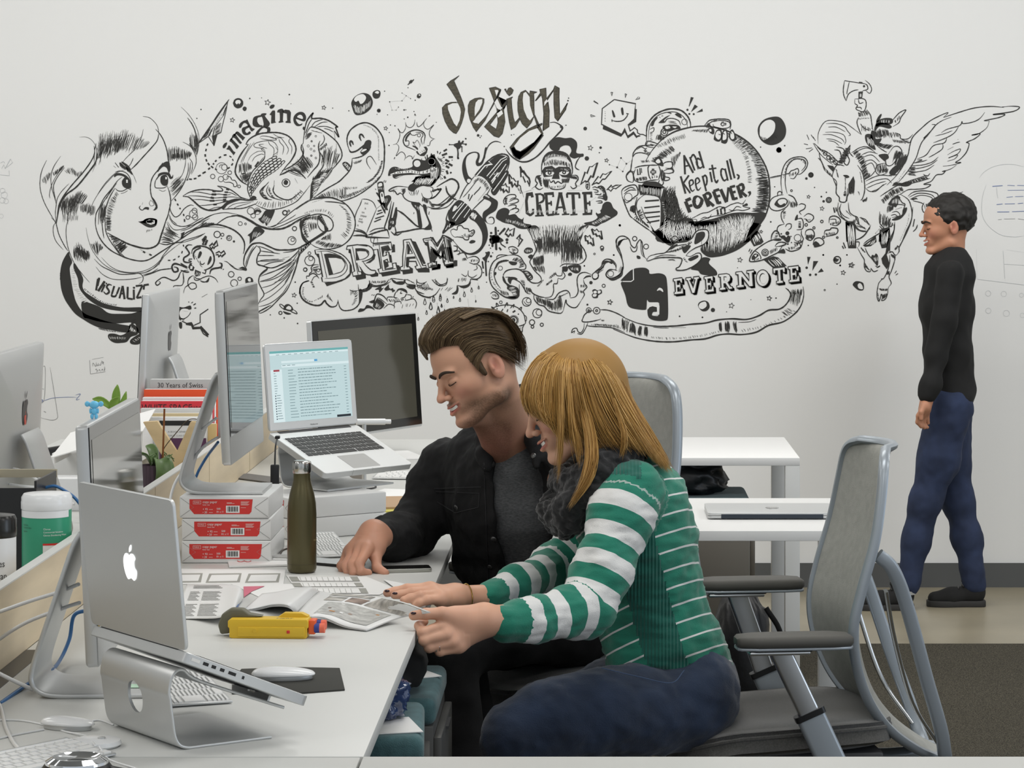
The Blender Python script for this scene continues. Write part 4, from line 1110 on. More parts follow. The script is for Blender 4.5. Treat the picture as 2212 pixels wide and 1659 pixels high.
MURAL+=r'''
@design_lettering
=H
O 415,90 350,130 290,165 235,215 300,310 385,450 395,490 370,472 300,475 220,500 170,555 175,640 210,750 270,860 330,915 370,930 410,870 450,780 480,680 497,575 480,510 440,400 390,280 340,165
f 250,520 320,490 395,488 430,560 440,620 420,740 380,825 340,780 290,670 255,580
O 545,520 570,460 640,420 720,408 775,425 775,480 740,590 640,710 690,800 800,680 830,640 960,390 1000,300 1010,290 1020,300 980,400 860,600 790,740 660,902 620,840 570,720 545,610
f 655,480 690,440 750,430 750,480 710,580 640,680 640,560
f 612,760 655,710 680,780 640,775
O 850,270 940,253 1020,290 980,390 1060,590 1080,760 1040,930 990,985 920,965 780,830 960,620 1000,570 1110,450 1115,480 1010,600 860,800 950,865 975,770 970,660 960,570 925,470 890,370
f 930,300 970,295 985,310 955,385
f 925,480 965,420 1030,560 1020,580 990,580 960,560
f 960,640 1030,590 1050,640 980,700
O 1070,285 1090,280 1105,320 1130,270 1160,262 1200,300 1180,350 1140,382 1110,350
O 1100,430 1190,400 1170,425 1180,560 1200,700 1225,770 1290,700 1295,720 1230,830 1170,872 1140,760 1115,600
O 1265,600 1262,480 1275,390 1310,330 1375,300 1430,360 1440,310 1540,330 1495,350 1500,450 1500,560 1505,650 1490,700 1460,770 1395,850 1330,790 1290,710
f 1345,345 1380,325 1435,400 1440,520 1470,620 1490,680 1440,740 1400,700 1350,580 1335,440
O 1490,650 1510,660 1630,930 1600,990 1500,1110 1400,1200 1330,1260 1290,1305 1230,1280 1180,1200 1148,1130 1250,1000 1400,870 1520,810 1620,780 1620,795 1540,850 1560,850
f 1210,1110 1300,990 1430,890 1545,850 1600,930 1500,1050 1300,1185 1240,1160
O 1300,1190 1380,1150 1500,1040 1590,930 1635,950 1500,1140 1420,1220 1290,1305 1200,1250 1160,1140 1210,1120 1240,1170
O 1515,455 1590,340 1580,290 1670,268 1680,420 1780,290 1800,235 1865,270 1862,400 1870,650 1985,485 1960,580 1840,750 1800,700 1785,500 1780,310 1650,500 1700,470 1720,600 1715,830 1630,890 1640,640 1620,420 1600,370 1530,450
f 1650,470 1685,430 1690,470 1645,530
S3.4 1730,770 1800,765 1870,800 1912,850 1840,940 1740,1040 1640,1160 1540,1260 1440,1320 1370,1338 1290,1330 1200,1280 1130,1210 1090,1150
L5 1880,820 1912,850
D 1068,1115 10
S2.6 1025,1065 980,1045 920,1045 860,1080 820,1140 800,1200 785,1290
D 1990,452 12
D 2000,415 9
D 690,955 20
D 718,985 9
D 735,962 8
D 1172,950 9
D 1207,943 7
D 1405,1052 14
D 1962,808 9
D 83,765 7
@ink_splat
=H
G 340,1080 400,1060 430,1050 450,1090 430,1140 405,1160 410,1220 405,1280 385,1280 388,1200 375,1140 340,1110
D 400,1285 16
D 415,1040 14
L4 410,1040 410,1090
L4 440,1080 475,1040
D 470,1042 13
L2.4 440,1070 520,1085
D 512,1085 16
L2 345,1090 270,1088
D 275,1088 11
D 510,1003 13
L2.4 455,1120 455,1190
D 453,1120 12
D 455,1190 8
=I
G 690,1000 730,990 800,1020 830,1050 800,1070 740,1080 700,1090 670,1060
D 742,1030 50
D 740,905 12
L5 740,910 745,1000
L4 850,910 780,985
L5 845,915 820,945
L5 700,1100 730,1050
D 705,1112 14
L5 745,1080 748,1155
D 748,1150 12
L4 780,1130 805,1160
L3 800,1090 855,1128
D 870,1042 18
D 870,1075 14
D 690,965 14
D 685,1000 14
D 680,1040 14
D 770,940 10
D 800,1080 9
D 668,1103 8
D 683,1138 7
G 590,1250 620,1230 645,1180 675,1180 670,1220 645,1260 640,1300 610,1280
L3.6 625,1280 635,1450
D 635,1448 9
L3.6 590,1290 600,1370
D 590,1295 10
D 603,1415 8
D 688,1230 14
D 708,1190 7
D 632,1190 10
D 658,1290 8
D 638,1525 7
@fountain_pen_drawing
=I
S3.4 500,310 600,200 700,110 790,70 860,75 890,110 890,190 870,260
S3.4 870,250 880,290 820,400 740,520 700,520
G 510,300 620,190 720,110 780,80 860,95 885,130 880,200 800,340 720,450 680,430 650,360 580,320
l 3 520,320 620,200 700,180 660,150
f 640,210 700,180 660,200 630,230
l 2.4 640,320 800,130 860,100
l 2 670,340 820,150 870,120
l 2.6 690,380 780,270 720,300
l 2 760,330 860,180
l 3 700,400 740,340
G 700,520 690,470 760,400 850,260 875,280 800,420 730,515
l 2.2 710,490 800,370 860,280
S2.6 500,320 560,310 630,350 690,430
S2.6 500,320 400,440 330,580
S2.6 690,440 620,560 560,620 470,710
S1.8 660,450 540,600
S1.8 540,350 440,480 370,560
H20,1.8 500,350 560,330 630,370 680,450 | 490,410 540,380 590,420 630,490
L2.6 440,520 430,580
L2.6 480,530 440,600
L2.6 495,530 510,510 520,500 540,480 550,470 570,440
G 320,590 390,620 470,710 440,770 400,830 340,860 230,880 215,830 200,780 210,710 260,640
l 2.4 390,620 300,730 250,800
l 2.2 420,650 330,760 280,830
l 2 360,620 300,690
l 2 450,690 380,790
g 270,660 300,660 290,700 250,720
G 185,820 210,830 280,850 260,890 210,920 145,975 135,950 160,900
l 1.8 200,880 170,930
l 2 225,860 210,900
S3 210,700 180,800 180,860 140,960
S2.6 270,880 340,860 410,810
@ribbon_drawing
=I
G 470,350 430,310 410,240 400,160 420,90 480,55 530,60 535,100 515,150 520,190 545,205 590,180 620,100 640,0 620,0 600,100 570,160 545,160 560,100 550,55 500,40 430,60 380,120 360,200 365,280 390,360 430,410 460,380
g 425,350 460,360 440,395 415,380
G 640,520 700,560 760,600 765,650 740,710 660,760 630,800 650,850 700,860 720,830 700,790 660,800 680,780 720,790 730,840 700,865 640,850 595,800 600,730 660,680 690,630 670,600 600,570 610,540
h6,2 610,540 660,570 | 640,530 680,560
G 130,985 230,1020 330,1130 420,1190 500,1180 570,1120 590,1040 580,950 520,850 440,790 490,700 560,760 620,840 650,940 650,1020 620,1100 560,1180 480,1215 390,1200 330,1150 260,1060
h8,3 440,780 500,820 | 480,710 540,760
@small_clouds_drawing
=I
S2.6 240,980 230,940 260,920 300,930 310,890 350,880 380,910 430,920 440,950 490,930 500,960 470,1000 440,1000 430,1040 390,1040 370,1020 310,1010 270,1010 240,980
H10,1.8 400,1000 490,930 | 430,1030 500,970
H6,1.4 330,1000 400,960 | 350,1020 420,1010
G 440,1070 470,1045 510,1055 500,1075 460,1085
G 1065,1160 1100,1130 1155,1140 1160,1180 1110,1200 1070,1190
h6,1.6 1080,1150 1150,1150 | 1090,1190 1150,1190
G 1110,1230 1140,1210 1165,1220 1150,1260 1120,1250
S2.4 900,1160 890,1130 940,1120 990,1150 985,1190 930,1200 900,1170
H6,3 890,1170 970,1180 | 910,1190 960,1210
H6,1.4 920,1130 970,1140 | 930,1180 980,1180
C 795,1365 24 1.8
C 1950,1130 18 2.4
C 1952,1155 14 2.4
C 1865,1203 10 1.8
D 2085,1216 10
D 1750,1340 8
D 2155,880 12
G 1565,1340 1700,1330 1705,1400 1660,1425 1600,1400
h6,2 1590,1350 1690,1350 | 1610,1395 1690,1400
G 1500,1350 1560,1350 1555,1400 1510,1400
G 1565,1430 1590,1415 1610,1430 1600,1450 1570,1450
D 1825,1530 20
C 1970,1565 18 2.4
=J
S2.6 680,710 720,685 770,720 770,760 720,765 690,740
H5,1.6 700,700 760,710 | 710,740 765,755
C 1095,800 50 2.8
C 1115,785 26 2
S1.6 1060,790 1090,830 1130,835
C 1215,930 52 2.8
C 1235,920 34 2
C 1155,1033 30 3
C 1160,1083 16 3
C 1266,1060 18 3
C 800,805 16 2.2
G 1840,670 1870,655 1900,670 1940,660 1950,700 1910,725 1900,755 1850,755 1835,720 1850,700
g 1855,680 1885,675 1890,700 1860,705
g 1905,675 1935,675 1930,700 1905,705
g 1850,715 1890,715 1880,740 1850,740
* 2042,803 30
D 1785,832 12
C 1970,618 18 2.4
D 1750,390 9
@lightning_bolts_drawing
=I
Z 1020,205 1050,270 1055,255 1095,310 1125,340 1135,380 1130,430 1100,370 1080,390 1050,320 1030,330
Z 895,295 930,350 940,340 970,380 995,370 990,440 960,400 940,440 920,380 905,400
Z 795,430 840,420 850,400 870,440 895,440 895,505 860,470 840,500 825,460 810,480
Z 1710,410 1760,270 1780,290 1810,210 1840,210 1900,165 1850,330 1830,310 1790,380 1760,370
Z 1840,415 1910,320 1930,340 1960,290 1990,300 2060,260 1990,350 1960,350 1920,400 1890,390
Z 2010,470 2060,420 2070,440 2110,420 2170,415 2110,460 2080,455 2050,490 2030,470
Z 850,970 890,910 900,940 955,910 940,1000 910,970 890,1005 870,980
Z 1020,980 980,1030 1010,1040 1000,1115 1050,1040 1020,1020
Z 1835,915 1870,940 1890,920 1915,950 1940,940 1955,1035 1920,990 1900,1000 1880,970 1860,980
Z 1760,990 1790,1010 1810,990 1830,1030 1845,1020 1860,1110 1820,1070 1800,1085 1790,1050 1770,1050
@angry_face_drawing
=H
G 1720,1100 1750,1020 1840,980 1950,995 2040,990 2110,1040 2125,1110 2110,1200 2160,1220 2212,1220 2212,1260 2160,1280 2110,1380 2110,1420 2160,1455 2120,1450 2090,1410 2110,1330 2150,1270 2080,1290 2010,1250 2040,1180 2010,1110 1940,1100 1880,1130 1860,1170 1790,1180 1740,1150
=I
S3.4 1265,300 1265,200 1290,110 1340,55 1420,38 1500,45 1560,80 1600,160 1615,260 1600,320
G 1275,150 1300,90 1350,50 1430,40 1510,50 1560,90 1590,160 1540,110 1450,95 1350,110 1290,160
h30,1.2 1300,100 1400,60 1550,90 | 1290,160 1400,110 1560,140
H26,1.8 1280,160 1420,120 1580,160 | 1290,210 1420,200 1600,230
H8,2 1310,160 1560,150 | 1320,200 1550,200
F 1300,215 1380,200 1420,230 1460,210 1580,215 1600,250 1600,340 1500,330 1460,290 1470,350 1420,350 1380,350 1400,290 1380,320 1290,330 1265,260
g 1310,280 1340,255 1390,260 1405,290 1370,310 1320,305
g 1465,280 1500,250 1550,250 1575,275 1540,305 1480,300
h6,1.6 1310,240 1390,235 | 1310,255 1390,250
h6,1.6 1480,230 1580,235 | 1480,245 1580,250
+C 1355,280 16 4
+C 1520,275 16 4
+S2.4 1310,270 1350,258 1400,270
+S2.4 1465,275 1510,252 1570,268
S3 1350,350 1370,390 1400,370 1420,400 1450,380 1490,400 1520,370
H26,1.6 1280,330 1350,350 | 1290,440 1340,470
H26,1.6 1490,340 1590,330 | 1500,400 1570,400
S2.6 1350,420 1370,460 1450,470 1520,450 1540,400
H10,1.6 1360,430 1530,410 | 1370,465 1520,455
H20,3 1200,320 1250,420 | 1260,310 1270,440
S3 1260,310 1210,320 1195,370 1215,400 1195,440 1240,470 1280,450
S3 1600,310 1660,310 1680,350 1650,400 1660,440 1620,460 1590,430
H12,2.6 1600,310 1660,320 | 1600,350 1670,360
S2.6 1150,460 1190,435
S1.8 1640,430 1700,430
: 1090,490 1170,470
: 1570,480 1720,480
@create_lettering
=I
L6 1160,560 1150,515 1105,520 1090,600 1100,740 1140,765
L5 1135,765 1165,740 1168,690
L5 1085,530 1165,530
L6 1210,520 1225,765
L4 1190,525 1260,520
S5 1250,520 1285,545 1280,600 1220,630
L5 1240,640 1270,765
L3.4 1190,770 1290,765
L6 1315,515 1330,760
L5 1290,520 1395,515 1395,555
L4.4 1330,630 1375,625
L3.4 1372,600 1375,655
L4.4 1330,762 1395,755 1395,715
L5 1470,510 1425,750
L6.4 1480,510 1535,750
L3.6 1450,675 1520,670
L3.2 1405,755 1465,750
L3.2 1495,755 1580,750
L4 1455,512 1500,512
L5 1550,515 1695,515
L4.4 1552,515 1555,565
L4.4 1692,515 1695,570
L7 1620,520 1632,755
L3.2 1590,758 1672,752
L7 1755,510 1770,745
L5 1725,512 1830,510 1830,560
L4.4 1770,630 1815,625
L3.4 1810,600 1812,655
L4.4 1730,752 1830,745 1830,700
h26,1.2 1090,740 1460,735 | 1110,700 1480,695
h24,1.2 1500,735 1830,730 | 1510,690 1830,690
@gripping_hands_drawing
=I
S2.6 850,650 830,610 850,560 900,530 960,530 970,560 930,570 900,590
S2.6 890,610 950,580 990,580 1000,605 960,625 900,635
S2.6 880,660 930,645 970,650 970,675 930,700
S2.6 900,710 950,685 995,690 1000,715 960,740
H10,2.6 840,560 840,640 | 880,560 880,640
S2.6 970,440 990,420 1020,430 1030,480 1050,520
H8,2 975,440 1020,520 | 1000,440 1040,520
S2 1050,520 1060,560
G 745,770 770,710 830,680 880,690 900,720 890,760 960,750 1000,790 1040,810 1060,790 1060,850 1140,870 1140,900 1080,920 1000,910 930,870 840,850 780,820 750,800
h22,1.4 860,800 1000,830 1100,880 | 860,850 960,870 1080,910
: 1010,740 1060,620
: 1060,500 1140,480
S2.6 1840,450 1870,440 1900,450 1940,430 1980,460 1990,520
S2.6 1845,465 1900,480 1900,500 1860,500
S2.6 1870,520 1930,530 1940,510
S2.6 1905,555 1960,545 2005,545 2000,590 1950,570 1900,565
S2.6 1880,605 1940,600 1950,620 1900,625
G 1900,440 1950,430 1990,480 2010,560 1990,600 1960,560 1960,500
h6,1.4 1920,450 1980,540 | 1940,440 1990,520
S2 1760,400 1775,385 1800,385 1810,430 1800,470 1770,450 1765,410
H8,1.8 1765,400 1770,460 | 1805,400 1800,450
G 1940,700 1960,640 2000,610 2050,620 2080,680 2125,720 2120,760 2060,800 1990,840 1940,860 1890,890 1840,880 1770,870 1750,850 1840,830 1900,790 1880,740
h20,1.6 1830,850 1920,800 1990,760 | 1850,880 1960,840 2060,790
g 1885,710 1920,700 1935,735 1900,745
: 1830,600 1880,560
@genie_smoke_drawing
=I
S2.6 1060,850 1110,930 1150,1000 1180,1080 1200,1160 1160,1240 1130,1290 1150,1340 1190,1400 1250,1460 1260,1510 1220,1540
S3 1800,880 1740,940 1720,1000 1700,1080 1750,1160 1770,1240 1730,1300 1660,1330
G 1110,900 1200,880 1260,960 1220,1080 1180,1060 1150,980
G 1700,900 1780,870 1790,900 1740,940 1720,1010 1660,1060 1680,960
h30,1.4 1120,900 1260,900 | 1180,1080 1280,1020
h20,1.4 1660,950 1790,870 | 1680,1040 1740,960
H70,2.6 1200,960 1350,920 1500,900 1700,920 | 1210,1160 1350,1200 1460,1180 1690,1160
H60,2.2 1210,1060 1400,1020 1560,1000 1700,1060 | 1200,1200 1330,1230 1500,1240 1740,1240
H30,1.3 1180,880 1350,860 1560,860 1750,860 | 1210,980 1350,1000 1540,1000 1700,980
H40,2.4 1500,1060 1620,1040 1720,1120 | 1490,1320 1620,1320 1740,1270
H30,2 1160,1240 1200,1230 1290,1200 | 1170,1330 1220,1350 1290,1330
H20,1.6 1150,1340 1290,1320 | 1200,1400 1300,1440
h16,2 1240,900 1500,900 1640,940 | 1240,1060 1430,1060 1600,1060
=J
S2.4 1470,400 1520,370 1600,370 1700,370
S2.4 1550,370 1540,420 1500,440 1530,500 1500,540 1450,530
S2 1420,460 1440,500 1490,500 1500,450
H10,1.8 1410,460 1340,520 | 1440,490 1370,540
S2.4 1450,530 1440,590 1400,600 1400,680 1370,740 1300,750
H14,1.6 1320,590 1380,540 | 1310,630 1390,570
H14,1.4 1210,620 1280,540 | 1230,630 1290,560
S3 1255,560 1220,585 1150,580 1100,530 1060,470 1000,430 920,430 860,450 830,490 830,520
S3.4 820,510 840,570 890,610 1000,690
S2.6 850,520 900,520 960,545 1020,580 1060,640 1100,700 1140,710
G 1040,450 1110,450 1160,500 1160,540 1110,560 1080,500
h8,1.6 1060,460 1130,550 | 1110,450 1160,520
G 890,520 960,520 990,545 930,550 910,600 880,560
G 890,610 950,620 1000,650 1005,720 990,760 930,760 880,740 940,730 920,690 870,650
h10,1.6 880,640 930,740 | 960,620 1000,720
S2.6 830,510 880,620 960,640
S3 1010,600 1010,680 1000,740 950,765 860,750 780,700 700,620 670,520 680,420 720,340 800,290 890,270
S2.4 800,650 750,580 725,500 730,430 770,360 830,330 890,330
G 725,470 745,460 750,480 735,500
S4.6 740,420 770,360 830,335 890,330
S2.6 890,270 960,265 1020,290 1060,350 1085,390 1070,430 990,430
S2.4 750,310 760,280 800,265 880,270
G 890,340 980,350 970,380 920,380
H12,2.6 960,290 1040,310 1080,390 | 930,330 1000,370 1000,420
H18,1.4 690,420 680,520 740,640 820,700 | 705,420 700,510 760,630 840,690
H8,1.6 1010,540 1060,640 | 1080,560 1080,640
H12,1.8 1050,620 1140,640 | 1080,700 1160,700
H10,1.6 790,660 880,680 | 800,720 900,740
G 770,710 860,740 980,745 960,765 880,755
S3 1130,640 1160,700 1240,740 1300,750
S3 1180,710 1180,770 1230,830 1290,850 1340,900 1400,920 1480,930 1510,900
H18,3 1190,720 1300,760 1390,790 | 1220,820 1300,850 1390,900
H24,2 1350,790 1420,780 1480,700 | 1340,890 1450,920 1510,860
S2.8 1300,760 1400,770 1460,700 1540,670 1580,700 1590,750
S2.8 1510,900 1540,780 1550,820 1600,860 1660,860 1710,790
H14,1.6 1460,740 1560,690 | 1440,760 1560,710
S2.8 1590,755 1650,740 1680,680 1670,600 1670,530 1700,480 1760,465 1830,490
S2.4 1740,550 1750,590 1780,630 1740,680 1750,720 1710,790
S2.4 1740,540 1780,510 1830,515
G 1735,545 1770,505 1825,500 1810,515 1770,525
H6,2 1700,600 1770,600 | 1710,640 1770,640
H6,2 1690,660 1750,670 | 1700,700 1750,710
S2.4 1830,500 1880,450 1940,400 1960,340 2010,315 2070,340 2105,390 2110,440
S2.4 1840,530 1880,540 1910,510 1910,460 1970,400
H12,1.8 1870,470 1960,380 | 1910,490 1980,410
G 1960,350 2000,330 2070,350 2060,370 2010,345 1980,380
S2.2 2110,440 2040,430 1995,480 2010,520 2060,540 2130,510 2180,440 2190,380
S3.4 2030,540 2080,550 2140,520 2190,440
C 2050,480 34 1.8
S2.2 2190,380 2170,260 2120,160 2110,100 2150,60 2212,50
S1.6 2180,330 2160,230 2130,150
G 2130,160 2140,110 2212,80 2180,110 2150,160
H6,1.6 2170,380 2190,400 | 2130,480 2180,450
@blowfish_drawing
=J
S2.4 650,930 700,880 760,850 850,835 940,845 1010,880 1060,940 1075,1000 1075,1050 1000,1075
S2.4 1075,1050 1050,1090 1040,1150 1000,1200 960,1240 900,1250
S2.2 1000,1075 1040,1070 1070,1050
S2.6 750,850 750,815 775,840
S2.6 840,870 870,810 880,850
S2.6 905,875 950,830 940,870
S2.4 1000,890 1035,860 1030,900
S4 690,855 720,880 700,890
S4 640,900 660,940 640,940
C 945,1010 42 4
C 943,1008 14 6
C 945,1010 56 1.6
S2 1065,950 1090,970 1090,1010 1075,1030
L2.6 755,870 760,885
L2.6 750,900 765,945
L2.6 800,920 825,880
L2.6 870,915 880,885
L3.6 935,920 965,900
L3.6 700,940 715,950
S1.6 770,990 780,1010 775,1040
S1.6 800,985 790,1030 800,1060
S1.6 830,985 810,1020 830,1070 870,1110
D 1000,940 8
D 900,1060 8
H10,1.6 870,1110 1040,1080 | 880,1130 1040,1120
H12,2.6 900,1200 1040,1120 | 920,1245 1040,1170
H8,2.4 870,1120 1000,1140 | 890,1170 1000,1180
@striped_snake_drawing
=J
S2.8 1730,1000 1750,950 1800,910 1850,900
S2.8 1735,980 1725,1020 1770,1030 1850,1020 1930,1000
S2 1930,990 1945,1010
C 1800,895 28 2.4
C 1800,897 9 3
C 1890,900 38 2.6
C 1890,900 12 3
S2.8 1930,890 2020,895 2120,930 2212,980
S2.8 1770,1070 1850,1080 1960,1085 2080,1100 2212,1150
S2.4 1750,1040 1740,1110 1710,1150 1680,1140 1660,1100 1620,1110 1605,1150 1640,1130 1630,1160
S2.2 1790,1040 1760,1110 1720,1165 1670,1160
H20,1.4 1820,1050 2000,1050 2160,1080 | 1840,1075 2010,1082 2170,1120
H6,1.4 1935,1000 1980,1000 | 1950,1025 1975,1025
H6,1.8 2175,970 2212,990 | 2190,1100 2212,1140
=M
S3.4 440,780 560,830 700,855 860,855 1000,840 1120,830 1220,805 1340,795 1460,800 1560,770 1640,725 1730,715 1790,670 1820,600 1800,550
S3.4 360,880 460,920 560,955 700,980 850,985 1000,970 1120,960 1220,930 1310,920 1420,925 1540,905 1640,850 1760,820 1860,750 1910,680 1930,600 1925,530
S2.6 1780,540 1820,580 1825,620
H8,2.2 440,780 500,800 | 430,890 480,920
H6,3 500,820 530,820 | 490,920 520,930
H12,3 520,830 540,840 | 500,900 550,940
H9,3 575,850 600,850 | 560,930 590,945
H9,3 625,850 645,850 | 620,950 640,950
H20,1.5 200,835 400,840 | 220,850 410,870
H30,1.4 660,935 860,945 1100,920 1230,890 | 670,960 860,970 1100,945 1240,910
H9,3 1230,820 1250,815 | 1240,910 1260,910
H12,3 1285,815 1315,810 | 1290,915 1320,910
H9,3 1345,815 1375,815 | 1370,915 1385,910
H20,1.4 1400,885 1560,850 1700,800 1840,720 | 1410,910 1570,880 1720,820 1870,740
S1.6 690,865 760,870 820,870
S1.6 840,868 960,868
S1.4 1390,825 1480,820 1540,800
H14,2 1830,540 1920,540 | 1800,680 1900,700
H8,2.4 1830,545 1930,545 | 1850,620 1920,610
H8,1.4 1740,740 1800,700 | 1790,780 1850,740
F 1500,110 1540,70 1560,80 1600,160 1580,180 1520,200 1490,150
h7,2.6 1505,120 1550,80 | 1530,190 1590,150
F 1600,310 1680,280 1720,290 1790,360 1680,380
h7,2.6 1620,315 1720,290 | 1680,370 1780,360
'''
